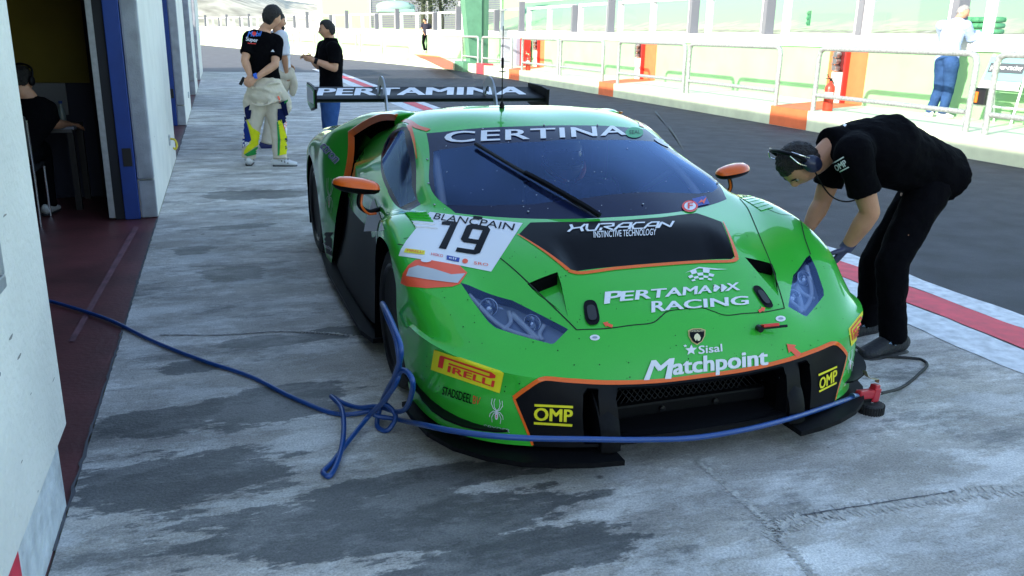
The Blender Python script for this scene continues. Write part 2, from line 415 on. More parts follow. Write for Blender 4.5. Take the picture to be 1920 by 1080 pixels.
for (x_, y0_, y1_, z0_, z1_, n_s) in ((-2.2045, -1.5, -.75, .32, 1.3, 9), (-2.2315, 4.5, 7.7, .05, 1.6, 12)):
    bm = BM()
    for _ in range(n_s):
        y = rw.uniform(y0_, y1_); z = rw.uniform(z0_, z1_)*rw.uniform(.4, 1); z = max(z, z0_); a = rw.uniform(.002, .006); l = rw.uniform(.004, .03)
        bm.faces.new([bm.verts.new((x_, y+l*math.cos(t)*rw.uniform(.7, 1.1), z+a*math.sin(t)*rw.uniform(.7, 1.2))) for t in [k*.785 for k in range(8)]])
    fixn(bm); o = bpart('scuff_marks', bm, mat('wall_scuff', (.24, .23, .21), .9)); o['kind'] = 'stuff'
# poster case on the near wall, only its edge in view
sg = thing('notice_case', 'metal framed notice case on the near white wall, cut by left edge', 'notice case', (-2.20, -1.3, .9))
p0 = at_x(14, 537, -2.175)
zt = p0.z+.45; zb = p0.z; ye = p0.y
bm = BM()
for (a, b) in (((-2.205, -1.9, zb), (-2.175, ye, zb+.035)), ((-2.205, -1.9, zt-.035), (-2.175, ye, zt)), ((-2.205, ye-.035, zb+.035), (-2.175, ye, zt-.035)), ((-2.205, -1.9, zb+.035), (-2.175, -1.865, zt-.035))): box(bm, a, b, .004)
for v in bm.verts: v.co -= Vector((-2.20, -1.3, .9))
obj('frame', bm, M_metal, sg)
bm = BM(); box(bm, (-2.204, -1.865, zb+.035), (-2.19, ye-.035, zt-.035))
for v in bm.verts: v.co -= Vector((-2.20, -1.3, .9))
obj('panel', bm, mat('ochre_notice', (.20, .12, .03), .5, noise=.4, nscale=6), sg)
# red painted stripe at the foot of the near wall
bm = BM(); box(bm, (-2.24, -3.5, .0), (-2.225, -1.40, .30), .002); bpart('red_band', bm, M_redline)

# ------------------------------------------------------------------ garage furniture
M_desk = mat('desk_laminate', (.10, .10, .105), .4)
dk = thing('desk', 'dark work desk against the navy wall inside the garage', 'desk', (-3.5, 4.85, 0))
bm = BM(); box(bm, (-.75, -.28, .68), (.62, .36, .71), .004); obj('tabletop', bm, M_desk, dk)
for sx in (-.70, .57):
    for sy in (-.24, .30):
        bm = BM(); box(bm, (sx, sy, 0), (sx+.05, sy+.05, .68)); obj('leg', bm, M_black, dk)
mo = thing('monitor', 'pale flat monitor standing on the garage desk', 'monitor', (-3.12, 5.02, .71))
bm = BM(); box(bm, (-.14, 0, .08), (.16, .03, .36), .006); obj('screen', bm, mat('screen_grey', (.16, .17, .19), .4), mo)
bm = BM(); box(bm, (-.02, .01, 0), (.03, .03, .10)); box(bm, (-.1, -.06, 0), (.1, .08, .012), .004); obj('stand', bm, M_black, mo)
bt = thing('bottle', 'small clear water bottle on the garage desk', 'bottle', (-2.98, 4.8, .71))
bm = BM(); lathe(bm, [(.0, 0), (.03, 0), (.032, .02), (.032, .12), (.026, .15), (.013, .18), (.013, .2)]); auto_smooth(obj('body', bm, mat('bottle_plastic', (.16, .2, .2), .2), bt))
bm = BM(); lathe(bm, [(.014, .2), (.015, .202), (.015, .222), (0, .223)]); auto_smooth(obj('cap', bm, M_bluef, bt))
pp = BM(); box(pp, (-.16, -.11, 0), (.16, .11, .02), .003)
pp = obj('paper_stack', pp, mat('dull_paper', (.22, .24, .30), .7)); pp.location = (-3.02, 4.66, .711); tag(pp, 'pale stack of papers at the desk edge in the garage', 'papers')
ch = thing('chair', 'dark garage chair with chrome legs under the seated person', 'chair', (-3.32, 4.18, 0))
bm = BM(); box(bm, (-.23, -.22, .43), (.23, .22, .48), .02); obj('seat', bm, M_black, ch)
bm = BM(); box(bm, (-.22, -.26, .55), (.22, -.22, .88), .015); obj('backrest', bm, M_black, ch)
for sx in (-.22, .22):
    for sy in (-.22, .2):
        bm = BM(); tube(bm, [(sx, sy, 0), (sx, sy, .43)] if sy > 0 else [(sx, sy-.02, 0), (sx, sy, .43), (sx, sy-.02, .85)], .012, 8); obj('leg', bm, M_steel, ch)

# ------------------------------------------------------------------ pit wall, platform and what stands there
WX = 10.6; PZ = .35
path = [(10.6, -30), (10.6, 34), (10.2, 40), (9.5, 45), (8.4, 50), (6.0, 61), (2.5, 77), (-2, 97), (-9, 118)]
def offs(path, d):
    out = []
    for i, p in enumerate(path):
        a = Vector(path[max(i-1, 0)]); b = Vector(path[min(i+1, len(path)-1)]); t = (b-a).normalized(); n_ = Vector((t.y, -t.x))
        out.append(Vector(p)-n_*(-d))
    return out
edge = [Vector((8.5, -30)), Vector((8.5, 33)), Vector((7.2, 39.6)), Vector((6.3, 44)), Vector((5.2, 48.6)), Vector((2.8, 59)), Vector((-.5, 75)), Vector((-5, 95)), Vector((-12, 117))]
def strip(bm, A, B, zA, zB):
    a = [bm.verts.new((p[0], p[1], zA)) for p in A]; b = [bm.verts.new((p[0], p[1], zB)) for p in B]
    for i in range(len(A)-1): bm.faces.new((a[i], a[i+1], b[i+1], b[i]))
bm = BM(); strip(bm, edge, [Vector(p) for p in path], PZ, PZ); strip(bm, edge, edge, -.05, PZ); fixn(bm)
o = obj('pavement', bm, M_platform, kind='structure')
M_gwall = mat('pale_green_wall', (.255, .475, .225), .8, noise=.08, nscale=1.5)
M_cop = mat('white_coping', (.72, .72, .70), .7, noise=.1, nscale=6)
M_wfr = mat('white_window_frame', (.74, .74, .73), .5)
M_gfr = mat('grey_frame_edge', (.16, .165, .18), .6)
M_glass = bpy.data.materials.new('pit_wall_glass'); M_glass.use_nodes = True
n_, b_ = nodes_of(M_glass); n_.nodes.remove(b_)
t_ = n_.nodes.new('ShaderNodeBsdfTransparent'); t_.inputs[0].default_value = (.93, .96, .94, 1); g_ = n_.nodes.new('ShaderNodeBsdfGlossy'); g_.inputs['Roughness'].default_value = .02
mx_ = n_.nodes.new('ShaderNodeMixShader'); mx_.inputs[0].default_value = .06; n_.links.new(t_.outputs[0], mx_.inputs[1]); n_.links.new(g_.outputs[0], mx_.inputs[2])
n_.links.new(mx_.outputs[0], n_.nodes['Material Output'].inputs[0])
pw = thing('pit_wall', 'pale green pit wall with white coping and framed glass screens', 'wall', (10.6, 10, .35))
PO = Vector((-10.6, -10, -.35))
def ppart(name, bm, m, parent=None):
    for v in bm.verts: v.co += PO
    return obj(name, bm, m, parent or pw)
def wall_sweep(name, d0, d1, z0, z1, m):
    bm = BM(); A = [Vector(p) for p in path]; P0 = offs(path, d0); P1 = offs(path, d1)
    strip(bm, P0, P0, z0, z1); strip(bm, P0, P1, z1, z1); strip(bm, P1, P1, z1, z0); strip(bm, P1, P0, z0, z0); fixn(bm)
    return ppart(name, bm, m)
wall_sweep('wall', 0, .22, PZ-.01, 1.46, M_gwall)
wall_sweep('coping', -.05, .24, 1.462, 1.70, M_cop)
rnd = random.Random(3)
bm = BM()
for i in range(46):   # bolts and dents along the coping face
    y = 6+i*.62+rnd.uniform(-.15, .15); z = 1.52+rnd.choice((0, .02, .1)); r = rnd.uniform(.008, .022)
    ellip(bm, (10.55, y, z), (.006, r, r), seg=8, ring=6)
ppart('bolts', bm, M_gfr)
units = [(31.2, 26.3, 2), (25.7, 23.2, 1), (22.4, 17.85, 2), (17.0, 14.4, 1), (13.65, 11.15, 1), (11.0, 8.75, 1), (8.05, 3.4, 2), (2.7, .2, 1), (-.5, -5, 2), (-5.6, -8, 1)]
def place_along(s0, s1):
    """two points on the wall path at given y-like arclength"""
    L = 0; pts = [Vector(p) for p in path]; res = []
    for s in (s0, s1):
        acc = -30
        for a, b in zip(pts, pts[1:]):
            l = (b-a).length
            if acc+l >= s: res.append(a.lerp(b, (s-acc)/l)); break
            acc += l
    return res
s = 32.2; k = 0
while s < 116:
    w_ = 4.6 if k % 2 else 2.5
    units.append((s+w_, s, 2 if k % 2 else 1)); s += w_+.75; k += 1
for (y1, y0, n) in units:
    A, B = place_along(y0, y1); t = (B-A).normalized(); ln = (B-A).length; nn = Vector((t.y, -t.x))
    def P(u, d, z): q = A+t*u+nn*d; return Vector((q.x, q.y, z))
    zt = 2.66; f = .085
    bm = BM()
    def bx(u0, u1, d0, d1, z0, z1):
        vs_ = [bm.verts.new(P(u, d, z)) for z in (z0, z1) for u, d in ((u0, d0), (u1, d0), (u1, d1), (u0, d1))]
        for q in ((3, 2, 1, 0), (4, 5, 6, 7), (0, 1, 5, 4), (1, 2, 6, 5), (2, 3, 7, 6), (3, 0, 4, 7)): bm.faces.new([vs_[i] for i in q])
    bx(0, f, 0, .16, 1.70, zt); bx(ln-f, ln, 0, .16, 1.70, zt); bx(f, ln-f, 0, .16, zt-f, zt); bx(f, ln-f, 0, .16, 1.70, 1.74)
    if n == 2: bx(ln/2-.05, ln/2+.05, 0, .16, 1.74, zt-f)
    fr = ppart('window_frame', bm, M_wfr)
    bm = BM()
    for (u0, u1) in (((f, ln/2-.05), (ln/2+.05, ln-f)) if n == 2 else ((f, ln-f),)):
        quadsheet(bm, [P(u0, .1, 1.74), P(u1, .1, 1.74), P(u1, .1, zt-f), P(u0, .1, zt-f)])
    ppart('pane', bm, M_glass, fr)
    bm = BM(); bx(-.16, -.012, -.04, .20, 1.705, zt-.02 if n == 2 else zt+.25); ppart('post', bm, M_gfr, fr)
# orange fire points painted on wall, kerb and pavement
M_orange = mat('orange_paint', (.66, .155, .05), .7, noise=.08, nscale=5)
M_red = mat('red_enamel', (.55, .025, .02), .4)
FP = [(11.95, 10.55, 10.77, 9.6), (24.9, 23.2, 18.96, 17.95), (38.2, 36.8, 27.1, 25.9)]
FP = [(11.86, 10.70, 10.76, 9.62), (20.9, 19.6, 18.95, 17.97), (30.2, 29.0, 27.1, 25.9), (62, 61, 50, 49)]
for (a, b, c, d) in FP[:3]:
    bm = BM(); quadsheet(bm, [(WX-.004, a, PZ+.004), (WX-.004, b, PZ+.004), (WX-.004, b, 1.455), (WX-.004, a, 1.455)]); fixn(bm); ppart('orange_panel', bm, M_orange)
    bm = BM(); quadsheet(bm, [(8.496, c, -.0), (8.496, d, 0), (8.496, d, PZ+.004), (8.496, c, PZ+.004)]); quadsheet(bm, [(8.496, c, PZ+.004), (8.496, d, PZ+.004), (WX-.004, b, PZ+.004), (WX-.004, a, PZ+.004)]); fixn(bm)
    o = obj('orange_kerb_paint', bm, M_orange, kind='structure')
for (x, y, k) in ((WX, 11.42, 0), (WX, 20.55, 1), (WX, 29.7, 2)):
    t = thing('pump_post', ['red and white fire hydrant post with grey valves nearest the leaning man', 'red and white hydrant post in the middle orange panel', 'red and white hydrant post far along, next to green pillar'][k], 'hydrant', (x, y, PZ), 0, 'hydrant posts along the pit wall')
    bm = BM(); box(bm, (-.15, -.17, 0), (-.012, .13, .62), .01); obj('cabinet', bm, mat('white_enamel', (.7, .68, .66), .4), t)
    bm = BM(); box(bm, (-.12, -.215, 0), (-.012, -.172, 1.05), .008); obj('side_panel', bm, M_red, t)
    bm = BM(); box(bm, (-.10, -.17, .66), (-.012, .12, 1.05), .008); obj('recess_box', bm, mat('dark_red', (.10, .01, .01), .5), t)
    bm = BM()
    for z in (.70, .84, .97): lathe(bm, [(.055, -.24), (.06, -.23), (.06, -.15), (.05, -.11)], (0, -.02, z), 'X', 12)
    tube(bm, [(-.20, .06, .66), (-.20, .06, 1.02)], .02, 8); box(bm, (-.25, -.10, .78), (-.19, .06, .80)); box(bm, (-.25, -.10, .91), (-.19, .06, .93))
    obj('valves', bm, mat('dull_chrome', (.35, .34, .33), .35, .8), t)
bm = BM(); rp = [at_z(x, y, PZ+.006) for x, y in ((760, 94.5), (806, 98), (850, 117), (849, 131), (828, 127))]; quadsheet(bm, rp); fixn(bm); obj('orange_walkway', bm, M_orange, kind='structure')
# guard rails
M_rail = mat('white_galvanised_rail', (.33, .35, .33), .5, .2, noise=.3, nscale=25)
rails = [(2.3, 5.80, 'white tubular guard rail at the right edge in front of the signboard'), (6.14, 9.62, 'white tubular guard rail in front of the man in jeans'),
         (10.77, 14.2, 'white tubular guard rail left of the nearest orange kerb block'), (14.4, 17.95, 'white tubular guard rail right of the middle orange kerb block'),
         (18.97, 22.2, 'white tubular guard rail left of the middle orange kerb block'), (22.4, 25.9, 'white tubular guard rail with the ring handled extinguisher behind it'),
         (27.1, 30.9, 'white tubular guard rail in front of grey cabinet by the green pillar'), (31.5, 34.0, 'white tubular guard rail touching the left of the green pillar')]
def rail_bm(ln):
    r = .045; h = 1.10; c = .14; bm = BM()
    tube(bm, [(0, 0, -.0), (0, 0, .5)]+catmull([(0, 0, h-c), (0, c*.3, h-c*.3), (0, c, h)], 5)+catmull([(0, ln-c, h), (0, ln-c*.3, h-c*.3), (0, ln, h-c)], 5)+[(0, ln, .5), (0, ln, 0)], r, 12)
    return bm
for (a, b, lab) in rails:
    t = thing('guard_rail', lab, 'railing', (8.6, a, PZ), 0, 'guard rails on the pit wall pavement')
    auto_smooth(obj('tube_frame', rail_bm(b-a), M_rail, t), 50)
    bm = BM(); tube(bm, [(0, .045, .28), (0, b-a-.045, .28)], .038, 12); auto_smooth(obj('lower_rail', bm, M_rail, t), 50)
kk = 0
for s0 in (47, 51, 55, 59, 64, 69, 74):
    A, B = place_along(s0, s0+3.4); t2 = (B-A).normalized(); n2 = Vector((-t2.y, t2.x))
    q = A+n2*1.9
    t = thing('guard_rail', ['first', 'second', 'third', 'fourth', 'fifth', 'sixth', 'seventh'][kk]+' small guard rail past the far standing man, counted leftwards along pit wall', 'railing', (q.x, q.y, PZ), math.atan2(-t2.x, t2.y), 'guard rails on the pit wall pavement'); kk += 1
    obj('tube_frame', rail_bm(3.4), M_rail, t)
    bm = BM(); tube(bm, [(0, .045, .28), (0, 3.35, .28)], .038, 8); obj('lower_rail', bm, M_rail, t)
# fire extinguishers
def extinguisher(loc, lab, ring=False):
    t = thing('fire_extinguisher', lab, 'extinguisher', loc, rad(10), 'red fire extinguishers on the pavement')
    bm = BM(); lathe(bm, [(.0, 0), (.085, 0), (.09, .02), (.09, .40), (.08, .45), (.045, .49), (.03, .50), (.03, .53), (0, .53)], seg=20); auto_smooth(obj('cylinder', bm, mat('extinguisher_red', (.60, .045, .02), .35), t), 40)
    bm = BM(); bmb = [(.0915*math.cos(a), .0915*math.sin(a)) for a in [rad(160+10*i) for i in range(12)]]
    for p, q in zip(bmb, bmb[1:]): quadsheet(bm, [(*p, .22), (*q, .22), (*q, .34), (*p, .34)])
    obj('label_band', bm, mat('label_white', (.7, .7, .7), .5), t)
    bm = BM(); box(bm, (-.02, -.015, .53), (.02, .015, .57)); box(bm, (-.12, -.012, .57), (.03, .012, .585)); tube(bm, [(-.02, 0, .56), (-.09, 0, .62), (-.10, 0, .66)], .01, 6); obj('valve_handle', bm, M_black if not ring else M_steel, t)
    bm = BM()
    if ring: tube(bm, [Vector((.0, .13*math.cos(rad(a)), .71+.13*math.sin(rad(a)))) for a in range(-80, 250, 15)], .009, 6)
    else: tube(bm, catmull([(.02, 0, .55), (.10, .03, .5), (.12, .05, .35), (.10, .06, .2)], 6), .012, 6)
    obj('hose', bm, M_black, t)
e1 = at_z(1551, 208, PZ); extinguisher((e1.x, e1.y, PZ), 'red extinguisher with white label beside the nearest hydrant post')
e2 = at_z(990, 132, PZ); extinguisher((e2.x, e2.y, PZ), 'red extinguisher with a looped ring hose behind the far rail', True)
e3 = at_z(737, 92.5, PZ); extinguisher((e3.x, e3.y, PZ), 'small far red extinguisher left of the standing far man')
# folding signboard
sb = thing('signboard', 'white folding A frame signboard with teal header leaning by the wall at right', 'signboard', (9.95, 7.0, PZ), rad(0))
q0 = at_z(1845, 224, PZ); sb.location = (9.85, 7.05, PZ)
def sbp(u, v):   # u along the wall towards the camera, v height; board leans back towards the wall
    return Vector((.10+.28*v, .40-.80*u, v*1.0))
bm = BM()
for u in (0, 1): tube(bm, [sbp(u*1.14-.07, 0), sbp(.5+(u-.5)*.86, 1.08)], .018, 6)
tube(bm, [sbp(.02, .28), sbp(.98, .28)], .016, 6); tube(bm, [sbp(.05, .55), sbp(.95, .55)], .012, 6)
obj('front_frame', bm, M_wfr, sb)
bm = BM()
for u in (0, 1): tube(bm, [Vector((.66, .36-.72*u, 0)), sbp(.5+(u-.5)*.84, 1.06)], .016, 6)
tube(bm, [(.60, .36, .25), (.60, -.36, .25)], .012, 6); obj('rear_frame', bm, M_wfr, sb)
def sbquad(u0, u1, v0, v1, d): return [sbp(u0, v0)+Vector((-d, 0, 0)), sbp(u1, v0)+Vector((-d, 0, 0)), sbp(u1, v1)+Vector((-d, 0, 0)), sbp(u0, v1)+Vector((-d, 0, 0))]
bm = BM(); quadsheet(bm, sbquad(.04, .97, .68, 1.05, .02)); obj('header_board', bm, mat('teal_board', (.20, .42, .40), .5), sb)
bm = BM(); quadsheet(bm, sbquad(.09, .91, .80, .95, .024)); bp = obj('name_strip', bm, mat('grey_strip', (.07, .08, .085), .5), sb)
V, F, asp = text_shape('power-racing', .02)
bm = BM(); vv = [bm.verts.new(sbp(.13+.74*x, .83+.09*y)+Vector((-.028, 0, 0))) for x, y in V]
for f_ in F: bm.faces.new([vv[i] for i in f_])
obj('lettering', bm, M_wfr, sb)
bm = BM(); quadsheet(bm, sbquad(.04, .95, .56, .67, .02)); obj('lower_strip', bm, M_wfr, sb)
ob = thing('tool_case', 'small black case with glowing orange lamps on the signboard crossbar', 'case', (9.9, 7.22, PZ+.30))
bm = BM(); box(bm, (-.02, -.13, 0), (.12, .17, .26), .01); obj('case', bm, M_black, ob)
bm = BM()
for i in range(3): box(bm, (-.045, .0+.05*i, .03), (-.021, .036+.05*i, .2), .004)
obj('orange_strips', bm, mat('orange_plastic', (.75, .18, .02), .4), ob)
# green pillar of the gantry, grey cabinet
M_pillar = mat('green_pillar_paint', (.085, .225, .135), .6, noise=.12, nscale=4)
gp = thing('gantry_pillar', 'tall tapering green steel pillar on the pit wall pavement', 'pillar', (8.9, 33.4, 0))
bm = BM()
def taper(bm, x0, x1, y0, y1, z0, z1, dx):
    vs_ = [bm.verts.new(p) for p in ((x0, y0, z0), (x1, y0, z0), (x1, y1, z0), (x0, y1, z0), (x0-dx, y0, z1), (x1, y0, z1), (x1, y1, z1), (x0-dx, y1, z1))]
    for q in ((3, 2, 1, 0), (4, 5, 6, 7), (0, 1, 5, 4), (1, 2, 6, 5), (2, 3, 7, 6), (3, 0, 4, 7)): bm.faces.new([vs_[i] for i in q])
taper(bm, -.18, .30, -.35, .35, .3, 5.2, .52); obj('shaft', bm, M_pillar, gp)
bm = BM(); taper(bm, .303, .44, -.30, .30, .3, 5.2, 0); taper(bm, .443, .60, -.36, .36, .3, 5.2, 0); obj('flange', bm, mat('darker_green', (.055, .15, .09), .6), gp)
bm = BM(); box(bm, (-.62, -.7, -.02), (.2, .75, .40), .01); obj('footing', bm, M_pillar, gp)
bm = BM(); box(bm, (-14, -.45, 5.2), (3, .45, 5.9)); obj('beam', bm, M_pillar, gp)
kb = BM(); box(kb, (8.455, 30.3, 0), (8.9, 31.3, .42), .01); kb = obj('red_kerb_block', kb, mat('dull_red_paint', (.42, .045, .06), .6)); tag(kb, 'dull red painted kerb block at the foot of the green pillar', 'kerb block')
cb = thing('cabinet', 'grey and red metal cabinet standing right of the green pillar', 'cabinet', (9.9, 30.4, PZ))
bm = BM(); box(bm, (-.5, .05, 0), (.5, .55, 1.08), .01); obj('body', bm, mat('cabinet_grey', (.34, .36, .42), .5), cb)
bm = BM(); box(bm, (.02, .02, .02), (.16, .047, 1.06), .004); obj('door', bm, mat('cabinet_mauve', (.28, .26, .33), .5), cb)
bm = BM(); box(bm, (.18, .0, 0), (.62, .049, 1.08), .006); obj('red_panel', bm, M_red, cb)

# ------------------------------------------------------------------ beyond the pit wall
surface('track', (11.2, 40, -30, 160), -.02, M_track)
surface('verge', (40.005, 400, -100, 500), -.03, M_grass)
M_bank = bpy.data.materials.new('green_bank'); M_bank.use_nodes = True; n_, b_ = nodes_of(M_bank)
tc_ = n_.nodes.new('ShaderNodeTexCoord'); sp_ = n_.nodes.new('ShaderNodeSeparateXYZ'); n_.links.new(tc_.outputs['Object'], sp_.inputs[0])
nz_ = n_.nodes.new('ShaderNodeTexNoise'); nz_.inputs['Scale'].default_value = .9; nz_.inputs['Detail'].default_value = 9; n_.links.new(tc_.outputs['Object'], nz_.inputs['Vector'])
ad_ = n_.nodes.new('ShaderNodeMath'); ad_.operation = 'MULTIPLY_ADD'; n_.links.new(nz_.outputs['Fac'], ad_.inputs[0]); ad_.inputs[1].default_value = 1.4; n_.links.new(sp_.outputs[2], ad_.inputs[2])
rp_ = n_.nodes.new('ShaderNodeValToRGB'); el = rp_.color_ramp.elements
dv_ = n_.nodes.new('ShaderNodeMath'); dv_.operation = 'DIVIDE'; n_.links.new(ad_.outputs[0], dv_.inputs[0]); dv_.inputs[1].default_value = 8.0; n_.links.new(dv_.outputs[0], rp_.inputs[0])
el[0].position = .0; el[0].color = (.42, .42, .38, 1); el[1].position = 1.0; el[1].color = (.16, .34, .13, 1)
for ps, c in ((.30, (.48, .47, .40, 1)), (.345, (.20, .20, .13, 1)), (.37, (.40, .50, .28, 1)), (.44, (.24, .46, .22, 1)), (.75, (.20, .44, .24, 1))):
    e = el.new(ps); e.color = c
n_.links.new(rp_.outputs[0], b_.inputs['Base Color']); b_.inputs['Roughness'].default_value = .95
bm = BM(); prof = [(26.9, 0), (27.6, 1.2), (30, 1.9), (34, 2.5), (40, 4.2), (48, 6.7), (60, 6.8)]
for (x0, z0), (x1, z1) in zip(prof, prof[1:]): strip(bm, [(x0, -40), (x0, 60), (x0, 230)], [(x1, -40), (x1, 60), (x1, 230)], z0, z1)
fixn(bm); obj('grass_bank', bm, M_bank, kind='structure')
def hill_bm():
    bm = BM(); r = random.Random(11); n = 60; m_ = 10; rows = []
    for j in range(m_+1):
        row = []
        for i in range(n+1):
            a = rad(-20+130*i/n); d = 150+j*26
            h = 2+ (j/m_)**.8*44*(.65+.35*math.sin(i*.35)+.15*math.sin(i*.9+1))+r.uniform(-1, 1)*(j > 0)
            row.append(bm.verts.new((d*math.sin(a), d*math.cos(a), h if j else -1)))
        rows.append(row)
    for j in range(m_):
        for i in range(n): bm.faces.new((rows[j][i], rows[j][i+1], rows[j+1][i+1], rows[j+1][i]))
    fixn(bm); return bm
obj('hillside', hill_bm(), mat('dry_hillside', (.50, .46, .34), .95, noise=.5, nscale=.22), kind='structure', smooth=True)
# tyre barrier behind the track at right: green stacks over an orange board
M_gt = mat('green_tyre', (.04, .19, .085), .7)
k = 0
for px in (1797, 1812, 1828, 1843, 1858, 1873):
    q = at_x(px, 8, 27.0)
    t = tag(obj('tyre_stack', (lambda b: [lathe(b, [(.22, z), (.33, z+.02), (.36, z+.1), (.33, z+.19), (.22, z+.21)], seg=16) for z in (0, .22, .44, .66)] and b)(BM()), M_gt, smooth=True), 'green tyre stack above the orange board, '+['leftmost', 'second from left', 'third from left', 'fourth from left', 'fifth from left', 'rightmost'][k], 'tyres', 'green tyre stacks beyond the pit wall'); k += 1
    t.location = (27.0, q.y, 1.75)
bm = BM(); qa = at_x(1786, 20, 26.9); qb = at_x(1895, 20, 26.9); box(bm, (26.45, qb.y, .3), (26.6, qa.y, 1.74), .01); box(bm, (26.6, qb.y, 0), (27.4, qa.y, 1.745))
tag(obj('barrier_board', bm, M_orange), 'orange barrier board under the green tyres beyond the wall', 'barrier')
bm = BM(); q = at_x(1520, 7, 26); box(bm, (25.95, q.y-.08, 2.3), (26.05, q.y+.08, 3.0)); tube(bm, [(26, q.y, 0), (26, q.y, 1.9)], .05, 8)
for z in (2.42, 2.65, 2.88): lathe(bm, [(.06, -.12), (.07, -.05)], (26, q.y, z), 'X', 10)
tag(obj('traffic_light', bm, M_gt), 'small dark traffic signal on a pole beyond the glass screens', 'traffic light')
# roller shutter shed and trees at the far bend
sh = thing('shed', 'long grey shed with slatted shutters beyond the far pit wall', 'shed', (24, 118, 0))
bm = BM(); box(bm, (-12, 0, 0), (16, 6, 8.5)); obj('wall', bm, mat('lime_wall', (.40, .56, .30), .8), sh)
bm = BM()
for i in range(26): box(bm, (-5.5, -.10, 2.2+i*.24), (13, -.02, 2.2+i*.24+.17))
obj('shutter', bm, mat('shutter_grey', (.22, .22, .27), .6), sh)
bm = BM()
for x in (-5.6, -2.2, 2.4, 7, 11, 13.1): box(bm, (x-.07, -.2, 0), (x+.07, -.11, 8.4))
obj('mullions', bm, M_wfr, sh)
pv = BM()
ellip(pv, (0, 0, .7), (2.6, .9, .8), seg=16, ring=8); box(pv, (-2.4, -.8, 0), (2.4, .8, .5), .1); pv = obj('covered_car', pv, mat('pale_green_cover', (.26, .42, .36), .7), smooth=True); q = at_y(742, 10, 112); pv.location = (q.x, 112, q.z-.9)
tag(pv, 'low car under a pale green cover before the far shutters', 'covered car')
def tree(loc, h, seed, lab, trunk_col=(.12, .075, .03), leaf=(.03, .045, .015), spread=1.6):
    r = random.Random(seed); t = thing('tree', lab, 'tree', loc, 0, 'trees behind the far pit wall')
    bm = BM(); P = [(r.uniform(-.15, .15), r.uniform(-.15, .15), h*i/5) for i in range(6)]; tube(bm, catmull(P, 4), [.34-.012*i for i in range(21)], 9)
    tips = []
    for i in range(9):
        a = r.uniform(0, 6.28); z = h*r.uniform(.45, .95); e = Vector((math.cos(a)*spread*r.uniform(.6, 1.2), math.sin(a)*spread*r.uniform(.6, 1.2), z+r.uniform(.3, 1.5))); tips.append(e)
        tube(bm, catmull([(0, 0, z), (e.x*.5, e.y*.5, z+.5), e], 4), [.11-.009*k for k in range(9)], 6)
    obj('trunk', bm, mat('bark', trunk_col, .9, noise=.4, nscale=5), t, smooth=True)
    bm = BM()
    for e in tips:
        for _ in range(130):
            p = e+Vector((r.gauss(0, .6), r.gauss(0, .6), r.gauss(0, .55))); d = Vector((r.uniform(-1, 1), r.uniform(-1, 1), r.uniform(-1, 1))).normalized(); u = d.orthogonal().normalized(); s_ = r.uniform(.10, .22)
            bm.faces.new([bm.verts.new(p-d*s_), bm.verts.new(p+u*s_*.5), bm.verts.new(p+d*s_), bm.verts.new(p-u*s_*.5)])
    obj('crown', bm, mat('dark_leaves', leaf, .8, noise=.5, nscale=1.5), t)
q = at_y(793, 12, 92); tree((q.x, 92, 0), 8.0, 1, 'dark trunked tree left of the leaning trunk behind the wall', (.02, .03, .015))
q = at_y(806, 12, 94); tree((q.x, 94, 0), 8.4, 2, 'tree with a sunlit orange brown trunk behind the far man', (.42, .24, .08))
q = at_y(828, 12, 96); tree((q.x, 96, 0), 7.8, 3, 'rightmost shadowy tree beside the green pillar', (.03, .022, .015))
# warning marker and orange cone down the lane
q = at_z(646, 100, 0.0)
cn = thing('traffic_cone', 'far orange cone on the sunlit lane behind the man in the black polo', 'cone', q)
bm = BM(); box(bm, (-.25, -.25, 0), (.25, .25, .04), .01); lathe(bm, [(.2, .04), (.04, .9), (0, .92)], seg=14); obj('cone_body', bm, M_orange, cn)
bm = BM(); lathe(bm, [(.152, .26), (.105, .52)], seg=14); obj('band', bm, M_wfr, cn)
# ================================================================== racing car
import numpy as np
CAR = thing('racing_car', 'low bright green GT racing car with orange trim and number 19 on its bonnet', 'racing car', (0, 0, 0), 0.025433)
bpy.context.view_layer.update()
CM = Matrix.Rotation(0.025433, 4, 'Z'); CMI = CM.inverted()
CAMC = CMI @ CAM_C
def cray(px, py): return (CMI.to_3x3() @ ray(px, py))
def cat_y(px, py, y):
    d = cray(px, py); return CAMC+d*((y-CAMC.y)/d.y)
def cat_x(px, py, x):
    d = cray(px, py); return CAMC+d*((x-CAMC.x)/d.x)
def cat_z(px, py, z):
    d = cray(px, py); return CAMC+d*((z-CAMC.z)/d.z)

